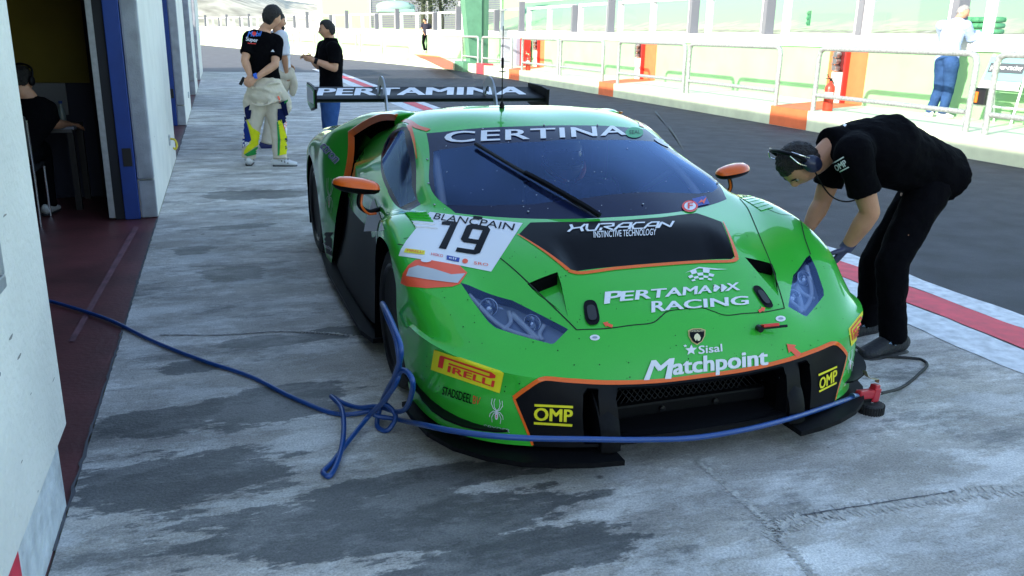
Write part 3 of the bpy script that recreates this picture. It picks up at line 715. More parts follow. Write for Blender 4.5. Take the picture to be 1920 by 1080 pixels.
def paint(name, col, rough=.28, coat=1.0):
    m = mat(name, col, rough, coat=coat); n, b = nodes_of(m)
    b.inputs['Coat Roughness'].default_value = .035; b.inputs['Coat IOR'].default_value = 1.42; b.inputs['Specular IOR Level'].default_value = .15
    tc = n.nodes.new('ShaderNodeTexCoord')
    # road dust and wiped streaks: slight gloss change, very slight colour change
    t = n.nodes.new('ShaderNodeTexNoise'); t.inputs['Scale'].default_value = 3.2; t.inputs['Detail'].default_value = 8; n.links.new(tc.outputs['Object'], t.inputs['Vector'])
    r = n.nodes.new('ShaderNodeMapRange'); r.inputs['From Min'].default_value = .35; r.inputs['From Max'].default_value = .7; r.inputs['To Min'].default_value = .012; r.inputs['To Max'].default_value = .06
    n.links.new(t.outputs['Fac'], r.inputs[0]); n.links.new(r.outputs[0], b.inputs['Coat Roughness'])
    v = n.nodes.new('ShaderNodeTexNoise'); v.inputs['Scale'].default_value = 420; n.links.new(tc.outputs['Object'], v.inputs['Vector'])
    r2 = n.nodes.new('ShaderNodeMapRange'); r2.inputs['To Min'].default_value = .82; r2.inputs['To Max'].default_value = 1.18; n.links.new(v.outputs['Fac'], r2.inputs[0])
    s = n.nodes.new('ShaderNodeVectorMath'); s.operation = 'SCALE'; s.inputs[0].default_value = col; n.links.new(r2.outputs[0], s.inputs['Scale']); n.links.new(s.outputs[0], b.inputs['Base Color'])
    return m
P_green = paint('green_car_paint', (.040, .43, .036))
P_orange = paint('orange_trim_paint', (.80, .13, .012), .3, .6)
P_black = mat('satin_black_bodywork', (.004, .004, .0055), .45, spec=.12, noise=.3, nscale=6)
P_carbon = mat('dark_carbon', (.004, .004, .005), .5, spec=.12, noise=.4, nscale=90)
P_void = mat('duct_darkness', (.0025, .0025, .003), .9, spec=.05)
P_white = mat('white_vinyl', (.72, .72, .75), .45)
P_yellow = mat('yellow_vinyl', (.80, .71, .01), .45)
P_redv = mat('red_vinyl', (.75, .03, .02), .45)
P_redo = mat('red_orange_vinyl', (.85, .10, .04), .45)
P_seam = mat('panel_gap', (.004, .012, .004), .8)
P_bluev = mat('blue_vinyl', (.02, .05, .30), .45)
P_blackv = mat('black_vinyl', (.004, .004, .0055), .5, spec=.12)
P_silver = mat('silver_vinyl', (.45, .47, .50), .35)
P_rubber = mat('tyre_rubber', (.014, .014, .015), .75, noise=.3, nscale=30, bump=.15, bscale=90)
P_rim = mat('dark_rim', (.018, .018, .02), .35, .6)

ROWS = [
 [(0,-1.075,.13),(.18,-1.075,.13),(.36,-1.06,.13),(.50,-1.035,.13),(.62,-.995,.13),(.74,-.94,.13),(.84,-.87,.13),(.925,-.76,.13),(.98,-.60,.13),(1.0,-.40,.13)],
 [(0,-1.05,.25),(.18,-1.05,.25),(.36,-1.04,.25),(.50,-1.018,.25),(.607,-.986,.25),(.74,-.94,.255),(.85,-.865,.26),(.94,-.75,.275),(.995,-.58,.28),(1.012,-.36,.27)],
 [(0,-1.0,.335),(.2,-1.0,.338),(.4,-.992,.354),(.55,-.976,.374),(.652,-.957,.388),(.755,-.927,.407),(.860,-.862,.43),(.953,-.757,.455),(1.012,-.605,.472),(1.03,-.31,.47)],
 [(0,-.958,.43),(.2,-.955,.432),(.4,-.94,.437),(.53,-.915,.443),(.62,-.885,.451),(.717,-.842,.468),(.818,-.778,.49),(.918,-.675,.52),(.995,-.55,.545),(1.022,-.27,.565)],
 [(0,-.885,.522),(.2,-.88,.522),(.36,-.865,.519),(.466,-.847,.518),(.57,-.815,.508),(.68,-.755,.518),(.795,-.68,.552),(.912,-.585,.598),(1.0,-.48,.618),(1.024,-.225,.63)],
 [(0,-.78,.587),(.2,-.775,.587),(.34,-.765,.583),(.48,-.735,.58),(.60,-.70,.573),(.71,-.635,.585),(.81,-.56,.628),(.915,-.46,.668),(1.0,-.36,.684),(1.024,-.18,.675)],
 [(0,-.56,.695),(.2,-.56,.694),(.37,-.565,.688),(.53,-.52,.685),(.66,-.47,.678),(.765,-.42,.687),(.86,-.36,.708),(.94,-.285,.73),(1.0,-.21,.735),(1.02,-.10,.70)],
 [(0,-.335,.777),(.22,-.335,.776),(.42,-.31,.769),(.62,-.24,.764),(.73,-.20,.764),(.81,-.16,.77),(.88,-.11,.783),(.95,-.06,.783),(1.0,0,.758),(1.018,.03,.705)],
 [(0,-.235,.798),(.22,-.222,.798),(.45,-.16,.80),(.70,-.03,.81),(.802,.045,.812),(.845,.07,.802),(.89,.10,.80),(.95,.13,.785),(.995,.16,.75),(1.012,.15,.675)],
 [(0,-.02,.895),(.23,0,.894),(.47,.06,.886),(.768,.17,.870),(.812,.2,.832),(.885,.23,.787),(.915,.25,.777),(.945,.265,.755),(.975,.27,.69),(1.0,.26,.605)],
 [(0,.28,1.012),(.22,.3,1.007),(.45,.35,.993),(.703,.44,.965),(.748,.49,.94),(.892,.5,.824),(.925,.5,.79),(.935,.48,.72),(.95,.43,.62),(.99,.345,.47)],
 [(0,.61,1.118),(.22,.63,1.113),(.43,.67,1.10),(.641,.727,1.076),(.70,.84,1.082),(.850,.86,.887),(.915,.82,.80),(.925,.76,.70),(.935,.6,.48),(.98,.39,.22)],
 [(0,.88,1.165),(.22,.88,1.165),(.42,.90,1.157),(.615,.95,1.128),(.692,1.0,1.098),(.80,1.08,.925),(.905,1.12,.805),(.915,1.1,.68),(.93,.9,.42),(.975,.60,.13)],
 [(0,1.1,1.175),(.21,1.1,1.174),(.41,1.1,1.164),(.60,1.1,1.140),(.702,1.11,1.082),(.775,1.28,.935),(.885,1.45,.80),(.895,1.5,.66),(.92,1.45,.4),(.98,1.3,.11)],
 [(0,1.13,1.175),(.21,1.13,1.174),(.41,1.13,1.163),(.60,1.13,1.140),(.68,1.28,1.05),(.74,1.70,.93),(.80,1.9,.78),(.85,1.95,.62),(.88,1.95,.4),(.955,1.92,.11)],
 [(0,1.15,1.175),(.21,1.15,1.174),(.41,1.15,1.163),(.605,1.15,1.140),(.705,1.16,1.125),(.76,1.38,1.10),(.866,1.75,.968),(.874,1.77,.80),(.935,1.84,.5),(.985,1.88,.11)],
 [(0,1.55,1.13),(.2,1.55,1.129),(.38,1.55,1.12),(.565,1.56,1.105),(.695,1.6,1.105),(.80,1.78,1.065),(.93,1.98,.955),(.982,2.06,.82),(.995,2.08,.5),(.992,2.1,.11)],
 [(0,2.1,1.0),(.2,2.1,1.0),(.4,2.1,.995),(.57,2.12,.985),(.70,2.15,.97),(.86,2.2,.938),(.96,2.25,.882),(.998,2.28,.78),(1.008,2.27,.58),(1.005,2.26,.45)],
 [(0,2.6,.90),(.2,2.6,.90),(.4,2.6,.90),(.57,2.6,.90),(.72,2.6,.905),(.86,2.62,.888),(.95,2.62,.845),(.995,2.62,.80),(1.008,2.62,.76),(1.008,2.62,.722)],
 [(0,2.95,.87),(.2,2.95,.87),(.4,2.95,.87),(.57,2.95,.87),(.72,2.95,.87),(.85,2.95,.855),(.93,2.95,.81),(.98,2.95,.73),(.995,2.97,.6),(.995,2.98,.45)],
 [(0,3.3,.86),(.2,3.3,.86),(.4,3.3,.86),(.57,3.29,.86),(.70,3.28,.855),(.82,3.25,.83),(.89,3.22,.78),(.94,3.2,.65),(.955,3.18,.45),(.955,3.05,.22)],
 [(0,3.42,.3),(.2,3.42,.3),(.4,3.42,.3),(.57,3.4,.3),(.70,3.38,.3),(.80,3.34,.3),(.86,3.3,.3),(.90,3.25,.28),(.92,3.2,.25),(.93,3.1,.2)],
]
NR = len(ROWS); NJ = 10
def nspline(P, t, te):
    """natural cubic spline through P (n,3) at parameters t, evaluated at te"""
    n = len(P); h = np.diff(t)
    if n == 2:
        u = ((te-t[0])/h[0])[:, None]; return P[0]*(1-u)+P[1]*u
    A = np.zeros((n, n)); B = np.zeros((n, 3)); A[0, 0] = A[-1, -1] = 1
    for i in range(1, n-1):
        A[i, i-1] = h[i-1]; A[i, i] = 2*(h[i-1]+h[i]); A[i, i+1] = h[i]
        B[i] = 6*((P[i+1]-P[i])/h[i]-(P[i]-P[i-1])/h[i-1])
    M = np.linalg.solve(A, B); k = np.clip(np.searchsorted(t, te, 'right')-1, 0, n-2)
    hk = h[k][:, None]; a = (t[k+1]-te)[:, None]; b = (te-t[k])[:, None]
    return M[k]*a**3/(6*hk)+M[k+1]*b**3/(6*hk)+(P[k]/hk-M[k]*hk/6)*a+(P[k+1]/hk-M[k+1]*hk/6)*b
def dense(P, sub, creases, pw=.6):
    """spline through all points, broken at the creases, sub samples per interval"""
    P = np.asarray(P, float); n = len(P); cuts = sorted({0, n-1} | {c for c in creases if 0 < c < n-1}); out = []
    d = np.maximum(np.linalg.norm(np.diff(P, axis=0), axis=1), 1e-4)**pw; t = np.concatenate([[0], np.cumsum(d)])
    for a, b in zip(cuts, cuts[1:]):
        te = np.concatenate([t[k]+(t[k+1]-t[k])*np.arange(sub)/sub for k in range(a, b)])
        out.append(nspline(P[a:b+1], t[a:b+1], te))
    return np.concatenate(out+[P[-1:]])
SUB = 6
full = [[(-x, y, z) for x, y, z in reversed(r[1:])]+list(r) for r in ROWS]
def jcre(i):
    c = []
    if 9 <= i <= 12: c += [9-5, 9+5]
    if 9 <= i <= 15: c += [9-4, 9+4]
    if 13 <= i <= 16: c += [9-6, 9+6]
    return c
D1 = np.array([dense(full[i], SUB, jcre(i)) for i in range(NR)])     # NR x nb x 3
NB = D1.shape[1]
def icre(jj):      # jj in control units, -9..9
    a = abs(jj); c = []
    if a <= 8.4: c.append(2)
    if a <= 4.1: c.append(8)
    if a >= 3.99: c += [14, 15]
    c.append(20)
    return c
DG = np.stack([dense(D1[:, b], SUB, icre(b/SUB-9)) for b in range(NB)], axis=1)   # na x nb x 3
NA = DG.shape[0]
# folded ledge along the bumper corner
for b in range(NB):
    jj = abs(b/SUB-9); k = max(0, min(1, (jj-4.4)/.8))*max(0, min(1, (8.9-jj)/.5))
    if k > 0:
        p2 = DG[2*SUB, b].copy(); inn = np.array([-p2[0]*.9, .75, 0]); inn /= np.linalg.norm(inn)
        DG[2*SUB+1, b] = DG[2*SUB+1, b]*(1-k)+(p2+inn*.020+np.array([0, 0, .006]))*k
        for d_, e_ in ((2, .012), (3, .006), (4, .002)): DG[2*SUB+d_, b] += inn*e_*k
        for d_, e_ in ((1, .008), (2, .010), (3, .008), (4, .004)): DG[2*SUB-d_, b] += inn*e_*k
# gentle fairing so that reflections flow (creases and edges are kept)
fix = np.zeros((NA, NB), bool); fix[[0, -1]] = True; fix[:, [0, -1]] = True
for b in range(NB):
    for c in icre(b/SUB-9): fix[c*SUB, b] = True
    fix[2*SUB+1, b] = True
for i in range(NR):
    for c in jcre(i):
        fix[max(0, i*SUB-SUB+1):i*SUB+SUB, c*SUB] = True
for _ in range(5):
    L = DG.copy(); L[1:-1, 1:-1] = .25*(DG[:-2, 1:-1]+DG[2:, 1:-1]+DG[1:-1, :-2]+DG[1:-1, 2:])
    DG = np.where(fix[..., None], DG, DG*.45+L*.55)
def is_hole(a, b):
    jj = abs((b+.5)/SUB-9); ii = (a+.5)/SUB
    return 14 < ii < 15 and jj > 4
GB = BM(); GV = [[GB.verts.new(DG[a, b]) for b in range(NB)] for a in range(NA)]
LA = GB.faces.layers.float.new('ii'); LB = GB.faces.layers.float.new('jj')
for a in range(NA-1):
    for b in range(NB-1):
        if is_hole(a, b): continue
        q = (GV[a][b], GV[a][b+1], GV[a+1][b+1], GV[a+1][b])
        if (q[0].co-q[2].co).length < 1e-6: continue
        f = GB.faces.new(q); f[LA] = (a+.5)/SUB; f[LB] = (b+.5)/SUB-9
GB.normal_update()
up = sum(f.normal.z for f in GB.faces if abs(f[LB]) < 2 and 12 < f[LA] < 14)
if up < 0:
    bmesh.ops.reverse_faces(GB, faces=GB.faces); GB.normal_update()
SKIN = BVHTree.FromBMesh(GB)
class Hit:
    def __init__(s, tree, inv=None): s.t = tree
    def px(s, px, py, off=.002):
        h, n, i, d = s.t.ray_cast(CAMC, cray(px, py))
        if h is None: return None
        return h+n*off
skin = Hit(SKIN)

# ---------------------------------------------------------------- knife
AX = {'Z': (0, 1, Vector((0, 0, 1))), 'Y': (0, 2, Vector((0, 1, 0))), 'X': (1, 2, Vector((1, 0, 0)))}
def inpoly(u, v, P):
    c = False; j = len(P)-1
    for i in range(len(P)):
        if (P[i][1] > v) != (P[j][1] > v) and u < (P[j][0]-P[i][0])*(v-P[i][1])/(P[j][1]-P[i][1])+P[i][0]: c = not c
        j = i
    return c
def knife(bm, poly, axis, ok):
    """cut the outline (2-D, seen along axis) into the mesh; returns the faces inside"""
    iu, iv, ax = AX[axis]; lo = (min(p[0] for p in poly)-.02, min(p[1] for p in poly)-.02); hi = (max(p[0] for p in poly)+.02, max(p[1] for p in poly)+.02)
    def near(f, a, b):
        us = [v.co[iu] for v in f.verts]; vs_ = [v.co[iv] for v in f.verts]; e = .001
        return max(us) >= min(a[0], b[0])-e and min(us) <= max(a[0], b[0])+e and max(vs_) >= min(a[1], b[1])-e and min(vs_) <= max(a[1], b[1])+e
    for a, b in zip(poly, poly[1:]+poly[:1]):
        fs = [f for f in bm.faces if near(f, a, b) and ok(f.calc_center_median(), f)]
        if not fs: continue
        d = Vector((0, 0, 0)); d[iu] = b[0]-a[0]; d[iv] = b[1]-a[1]
        if d.length < 1e-6: continue
        no = d.cross(ax).normalized(); co = Vector((0, 0, 0)); co[iu] = a[0]; co[iv] = a[1]
        ge = set(fs)
        for f in fs: ge.update(f.edges); ge.update(f.verts)
        bmesh.ops.bisect_plane(bm, geom=list(ge), dist=1e-5, plane_co=co, plane_no=no)
    res = []
    for f in bm.faces:
        c = f.calc_center_median()
        if ok(c, f) and inpoly(c[iu], c[iv], poly): res.append(f)
    return res
def take(bm, faces):
    """move faces to a new bmesh"""
    nb = BM(); mp = {}
    for f in faces:
        vs_ = []
        for v in f.verts:
            if v not in mp: mp[v] = nb.verts.new(v.co)
            vs_.append(mp[v])
        try: nb.faces.new(vs_)
        except ValueError: pass
    bmesh.ops.delete(bm, geom=list(faces), context='FACES')
    nb.normal_update(); return nb
def offs_bm(nb, d, keep=False):
    """copy of a sheet moved along its normals by d"""
    nb.normal_update(); c = nb.copy(); c.normal_update()
    for v, v0 in zip(c.verts, nb.verts): v.co = v0.co+v0.normal*d
    return c
def rim_wall(bm, d):
    """extrude the open boundary along -normal by d: gives a panel its thickness"""
    bm.normal_update(); es = [e for e in bm.edges if len(e.link_faces) == 1]
    nm = {v: v.normal.copy() for e in es for v in e.verts}
    r = bmesh.ops.extrude_edge_only(bm, edges=es)
    nv = [x for x in r['geom'] if isinstance(x, bmesh.types.BMVert)]
    for v in nv:
        best = min(nm, key=lambda k: (k.co-v.co).length_squared); v.co -= nm[best]*d

def hull2(px_list, axis):
    """photo outline on the skin -> 2-D outline seen along axis"""
    iu, iv, ax = AX[axis]; out = []
    for p in px_list:
        h = skin.px(*p, 0)
        if h is not None: out.append((h[iu], h[iv]))
    return out
def mir(poly): return [(-u, v) for u, v in reversed(poly)]

body = GB
# windscreen: grid cells between cowl and header, inside the pillars
ws = take(body, [f for f in body.faces if 8 < f[LA] < 11 and abs(f[LB]) < 3])
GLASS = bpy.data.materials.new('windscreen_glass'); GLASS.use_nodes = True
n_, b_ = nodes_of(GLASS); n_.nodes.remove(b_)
tr_ = n_.nodes.new('ShaderNodeBsdfTransparent'); tr_.inputs[0].default_value = (.90, .93, .97, 1); gl_ = n_.nodes.new('ShaderNodeBsdfGlossy'); gl_.inputs['Roughness'].default_value = .03; gl_.inputs[0].default_value = (.42, .62, 1, 1)  # gloss tinted blue to paint in a bluer sky reflection
df_ = n_.nodes.new('ShaderNodeBsdfDiffuse'); df_.inputs[0].default_value = (.13, .20, .60, 1)       # blue haze of the reflected sky, put into the colour
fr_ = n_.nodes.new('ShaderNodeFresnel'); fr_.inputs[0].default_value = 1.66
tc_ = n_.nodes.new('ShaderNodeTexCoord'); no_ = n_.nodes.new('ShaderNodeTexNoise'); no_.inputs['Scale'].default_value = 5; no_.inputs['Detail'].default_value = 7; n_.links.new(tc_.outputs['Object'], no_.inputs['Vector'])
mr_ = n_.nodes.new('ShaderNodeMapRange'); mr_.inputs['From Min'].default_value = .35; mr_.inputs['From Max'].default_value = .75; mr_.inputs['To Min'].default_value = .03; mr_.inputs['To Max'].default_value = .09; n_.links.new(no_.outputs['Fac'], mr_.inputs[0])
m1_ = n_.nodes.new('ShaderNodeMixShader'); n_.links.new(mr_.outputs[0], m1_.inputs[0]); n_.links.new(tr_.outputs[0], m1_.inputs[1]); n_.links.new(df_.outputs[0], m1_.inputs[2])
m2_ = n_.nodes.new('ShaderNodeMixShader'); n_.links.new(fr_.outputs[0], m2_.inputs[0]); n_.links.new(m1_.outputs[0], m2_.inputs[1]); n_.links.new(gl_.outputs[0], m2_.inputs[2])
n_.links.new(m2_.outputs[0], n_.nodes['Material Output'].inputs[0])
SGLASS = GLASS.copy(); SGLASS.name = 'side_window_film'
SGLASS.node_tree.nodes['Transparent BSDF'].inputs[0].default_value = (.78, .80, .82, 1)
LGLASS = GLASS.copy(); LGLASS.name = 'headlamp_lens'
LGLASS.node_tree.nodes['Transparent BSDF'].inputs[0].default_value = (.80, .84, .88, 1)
P_frit = mat('navy_screen_border', (.006, .010, .040), .2, spec=.25)
xy = lambda *pts: [(p.x, p.y) for p in pts]
gl_poly = hull2([(813, 284), (900, 272), (1010, 266), (1120, 263), (1228, 266), (1300, 313), (1342, 343), (1346, 352), (1336, 360), (1310, 363), (1193, 361), (1080, 374), (1000, 383), (900, 386), (840, 385), (824, 378), (816, 362), (812, 320)], 'Z')
gl_in = knife(ws, gl_poly, 'Z', lambda c, f: True)
glass = take(ws, gl_in)
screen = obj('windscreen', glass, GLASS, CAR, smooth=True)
obj('screen_border', ws, P_frit, screen, smooth=True)
# side windows
sw = [(.14, .86), (.14, .73), (.27, .74), (.5, .826), (.72, .862), (.9, .893), (1.08, .925), (1.17, .965), (1.185, 1.0), (1.15, 1.035), (1.07, 1.058), (.98, 1.082), (.90, 1.088), (.80, 1.10), (.5, 1.0), (.25, .90)]
sw_in = [(.21, .83), (.25, .79), (.5, .838), (.72, .876), (.9, .907), (1.05, .935), (1.14, .972), (1.15, 1.0), (1.12, 1.025), (1.05, 1.045), (.97, 1.066), (.90, 1.07), (.85, 1.055), (.56, .95), (.36, .868)]
for s in (-1, 1):
    fs = knife(body, sw, 'X', lambda c, f: c.x*s > .6 and 4 < abs(f[LB]) < 5 and 8 < f[LA] < 14.2)
    wb = take(body, fs); gi = take(wb, knife(wb, sw_in, 'X', lambda c, f: True))
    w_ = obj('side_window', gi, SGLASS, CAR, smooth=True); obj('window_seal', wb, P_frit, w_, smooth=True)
# front fascia: black area under the orange lip, with openings
fas = [(.0, .336), (.2, .339), (.4, .355), (.55, .375), (.645, .386), (.742, .315), (.70, .20), (.675, .125), (0, .125)]
fas_full = [(-u, v) for u, v in reversed(fas[1:-1])]+fas[:1]+fas[1:-1]
fas_full = [(-u, v) for u, v in reversed(fas[1:8])]+[(0, .336)]+fas[1:8]
fb = take(body, knife(body, fas_full, 'Y', lambda c, f: c.y < -.8 and f[LA] < 2.2))
op_c = [(-.365, .155), (.365, .155), (.375, .30), (.36, .335), (.2, .325), (0, .322), (-.2, .325), (-.36, .335), (-.375, .30)]
hole = take(fb, knife(fb, op_c, 'Y', lambda c, f: True)); hole.free()
duct_out = [(.442, .14), (.500, .14), (.505, .25), (.498, .325), (.48, .345), (.442, .340)]
for s in (1, -1):
    h2 = take(fb, knife(fb, duct_out if s > 0 else mir(duct_out), 'Y', lambda c, f: True)); h2.free()
rim_wall(fb, .06)
fascia = obj('front_fascia', fb, P_black, CAR); auto_smooth(fascia, 30)
# boxes behind the openings: dark ducts, mesh grille set back
bm = BM()
def tub(bm, poly, y0, y1):
    """open-front box: walls following poly (x,z) from y0 back to y1 with a closed end"""
    a = [bm.verts.new((u, y0(u) if callable(y0) else y0, v)) for u, v in poly]; b = [bm.verts.new((u, y1, v)) for u, v in poly]
    for i in range(len(poly)): bm.faces.new((a[i], a[(i+1) % len(poly)], b[(i+1) % len(poly)], b[i]))
    bm.faces.new(b)
frontY = lambda u: -1.03+.11*abs(u)**2
tub(bm, op_c, frontY, -.62)
for s in (1, -1): tub(bm, duct_out if s > 0 else mir(duct_out), frontY, -.70)
obj('duct_boxes', bm, P_void, fascia)
bm = BM()
for k in range(-30, 31):      # woven mesh in the radiator opening
    for sg_ in (1, -1):
        x0 = k*.025; p0 = Vector((x0, -.90, .20)); p1 = Vector((x0+sg_*.12, -.86, .33))
        if abs(p0.x) < .36 and abs(p1.x) < .37: tube(bm, [p0, p1], .0022, 4, caps=False)
obj('grille_mesh', bm, mat('grille_wire', (.011, .011, .012), .6, spec=.2), fascia)
bm = BM(); box(bm, (-.36, -.92, .158), (.36, -.88, .215), .01); obj('lower_beam', bm, P_carbon, fascia)
for s in (1, -1):
    bm = BM()
    for xx in (.12, ):
        lathe(bm, [(.0, -.012), (.012, -.010), (.012, 0)], (s*xx, -.923, .185), 'Y', 10)
    obj('bolt', bm, P_rim, fascia)
    # curved vane between the central opening and the outer duct
    bm = BM(); V = []
    for k in range(9):
        z = .115+.235*k/8; bulge = .006*math.sin(math.pi*min(1, k/8*.9))
        yf = -1.075+.16*(k/8)**2.2
        V.append([bm.verts.new((s*(.372+.0*k), yf, z)), bm.verts.new((s*(.41), yf-.008-bulge*.4, z)), bm.verts.new((s*(.448), yf+.005, z)), bm.verts.new((s*.452, -.72, z)), bm.verts.new((s*.368, -.72, z))])
    for a, b in zip(V, V[1:]):
        for k in range(5): bm.faces.new((a[k], a[(k+1) % 5], b[(k+1) % 5], b[k]))
    bm.faces.new(V[0]); bm.faces.new(V[-1]); fixn(bm); auto_smooth(obj('vane', bm, P_carbon, fascia), 50)
# bonnet panel, its black centre, extractor slot
hp = [(-.415, -.215), (-.20, -.262), (0, -.275), (.20, -.262), (.415, -.215), (.498, -.30), (.385, -.583), (.36, -.60), (.18, -.597), (0, -.597), (-.18, -.597), (-.36, -.60), (-.385, -.583), (-.498, -.30)]
hb = take(body, knife(body, hp, 'Z', lambda c, f: c.z > .6 and f[LA] < 8.2))
for v in list(hb.verts):      # the panel dips towards its front edge
    k = max(0, min(1, (-.33-v.co.y)/.24)); sd = max(0, min(1, (.40-abs(v.co.x))/.06))
    v.co.z -= .055*(k*k*(3-2*k))*sd
rim_wall(hb, -.0) if False else None
hood_panel = obj('bonnet_centre_panel', hb, P_black, CAR); auto_smooth(hood_panel, 40)
bm = BM()      # dark wall under the front lip of the slot
L_ = [(x, y) for x, y in hp[6:13]]
for (x0, y0), (x1, y1) in zip(L_, L_[1:]):
    z0 = SKIN.ray_cast(Vector((x0, y0-.003, 2)), Vector((0, 0, -1)))[0].z-.001; z1 = SKIN.ray_cast(Vector((x1, y1-.003, 2)), Vector((0, 0, -1)))[0].z-.001
    quadsheet(bm, [(x0, y0, z0), (x1, y1, z1), (x1, y1, z1-.09), (x0, y0, z0-.09)])
obj('slot_wall', bm, P_void, hood_panel)
# bonnet ducts beside the seam
for s in (1, -1):
    A = (.572, -.599); B = (.439, -.585); T = (.477, -.787)
    tri_ = [(s*A[0], A[1]), (s*(A[0]-.02), A[1]-.06), (s*(T[0]+.012), T[1]+.02), (s*T[0], T[1]), (s*(B[0]+.008), B[1]-.06), (s*B[0], B[1])]
    cut = take(body, knife(body, tri_, 'Z', lambda c, f: c.z > .45 and f[LA] < 8)); cut.free()
    def zs(u, v): return SKIN.ray_cast(Vector((u, v, 2)), Vector((0, 0, -1)))[0].z
    bm = BM(); n = 10; prev = None
    for k in range(n+1):
        t = k/n; yl = T[1]+(B[1]-T[1])*t; yr = T[1]+(A[1]-T[1])*t
        xl = T[0]+(B[0]-T[0])*t; xr = T[0]+.006+(A[0]-T[0])*t**1.2
        xr = max(xr, xl+.004); d = .05*t**1.3
        row = [bm.verts.new((s*xl, yl, zs(s*xl, yl)-.001)), bm.verts.new((s*xl, yl, zs(s*xl, yl)-d-.001)), bm.verts.new((s*xr, yr, zs(s*xr, yr)-d-.001)), bm.verts.new((s*xr, yr, zs(s*xr, yr)-.001))]
        if prev:
            for a in range(3): bm.faces.new((prev[a], prev[a+1], row[a+1], row[a]))
        prev = row
    fixn(bm); dd = obj('bonnet_duct', bm, P_green, CAR)
    bm = BM(); e = .004
    quadsheet(bm, [(s*(B[0]), B[1]-e, zs(s*B[0], B[1])-.003), (s*A[0], A[1]-e, zs(s*A[0], A[1])-.003), (s*A[0], A[1]-e, zs(s*A[0], A[1])-.06), (s*B[0], B[1]-e, zs(s*B[0], B[1])-.06)])
    obj('duct_mouth', bm, P_void, dd)
# headlamps
hl_px = [(863, 530), (880, 535), (960, 563), (1063, 616), (1065, 618), (1040, 643), (1034, 645), (985, 632), (930, 615), (916, 604), (885, 563)]
hl_L = hull2(hl_px, 'Z')
def offpts(px, off): return [skin.px(*p, off) for p in px]
for s in (-1, 1):
    poly = hl_L if s < 0 else mir(hl_L)
    lens = take(body, knife(body, poly, 'Z', lambda c, f: c.y < -.3 and f[LA] < 7.5))
    hold = offs_bm(lens, -.045); rim_ = lens.copy(); rim_wall(rim_, .055)
    bmesh.ops.delete(rim_, geom=[f for f in rim_.faces if f.index >= 0 and all(any((v.co-w.co).length < 1e-7 for w in lens.verts) for v in f.verts)], context='FACES') if False else None
    h_ = obj('headlamp', hold, mat('headlamp_bowl', (.36, .41, .50), .3, .4), CAR, smooth=True)
    # wall between lens edge and bowl
    bm = BM(); lens.normal_update(); vm = {}
    for e in lens.edges:
        if len(e.link_faces) == 1:
            a, b = e.verts; quadsheet(bm, [a.co, b.co, b.co-b.normal*.047, a.co-a.normal*.047])
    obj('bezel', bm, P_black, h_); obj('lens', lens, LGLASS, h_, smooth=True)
    rim_.free()
    def hp_(px, off):
        q = skin.px(*px, off)
        return None if q is None else Vector((q.x*(1 if s < 0 else -1), q.y, q.z))
    M_led = mat('led_bar', (.86, .88, .92), .3)
    def ribbon(name, pts, wdt, off, m, parent):
        bm = BM(); P = [hp_(p, off) for p in pts]; P = catmull(P, 5)
        tube(bm, P, wdt, 6); return obj(name, bm, m, parent, smooth=True)
    ribbon('led_strip', [(882, 543), (930, 594), (956, 610), (1010, 628)], .010, -.03, M_led, h_)
    ribbon('led_strip', [(944, 610), (958, 596), (954, 576)], .009, -.028, M_led, h_)
    ribbon('led_strip', [(960, 580), (985, 605), (1012, 630)], .012, -.028, M_led, h_)
    ribbon('led_strip', [(1018, 630), (1012, 618), (1020, 602)], .009, -.028, M_led, h_)
    for c, r in (((918, 566), .036), ((996, 597), .034)):
        p = hp_(c, -.034); bm = BM(); lathe(bm, [(0, -.02), (r*.45, -.015), (r*.5, -.004), (r*.9, .008), (r, .014), (r, -.01)], p, 'Y', 20, M=Matrix.Rotation(rad(180), 3, 'Z') @ Matrix.Rotation(rad(35), 3, 'X'))
        obj('projector', bm, mat('projector_chrome', (.5, .53, .58), .12, .9), h_, smooth=True)

# ---------------------------------------------------------------- draped trim, seams and lettering
def vkey(p): return (round(p.x, 5), round(p.y, 5), round(p.z, 5))
def decal_mesh(V2, F2, f2px, off, tree=skin, mirror=False):
    bm = BM(); vv = []
    for (u, v) in V2:
        p = tree.px(*f2px(u, v), off)
        if p is not None and mirror: p = Vector((-p.x, p.y, p.z))
        vv.append(None if p is None else bm.verts.new(p))
    for f in F2:
        q = [vv[i] for i in f]
        if None in q: continue
        if max((q[i].co-q[i-1].co).length for i in range(len(q))) > .25: continue
        try: bm.faces.new(q)
        except ValueError: pass
    for v in [v for v in bm.verts if not v.link_faces]: bm.verts.remove(v)
    return bm
def px_poly(name, pts, m, off=.0025, mx=12, parent=None, tree=skin, mirror=False):
    V, F = subdiv_shape(pts, [tuple(range(len(pts)))], mx)
    bm = decal_mesh(V, F, lambda u, v: (u, v), off, tree, mirror)
    return obj(name, bm, m, parent or CAR, smooth=True)
def px_text(name, s, quad, m, off=.004, bold=.0, shear=0, spacing=1.0, parent=None, tree=skin, mx=.03):
    V, F, asp = text_shape(s, 0, shear, spacing); V, F = subdiv_shape(V, F, mx)
    H = homography(quad); bm = BM(); k = bold*1.25
    for i, (dx, dy) in enumerate(((0, 0), (1, .45), (-1, -.45), (1, -.45), (-1, .45)) if bold else ((0, 0),)):
        b2 = decal_mesh([(u+dx*k/asp, v+dy*k) for u, v in V], F, H, off+.00025*i, tree); me = bpy.data.meshes.new('t'); b2.to_mesh(me); b2.free(); bm.from_mesh(me); bpy.data.meshes.remove(me)
    o = obj(name, bm, m, parent or CAR, smooth=True); return o
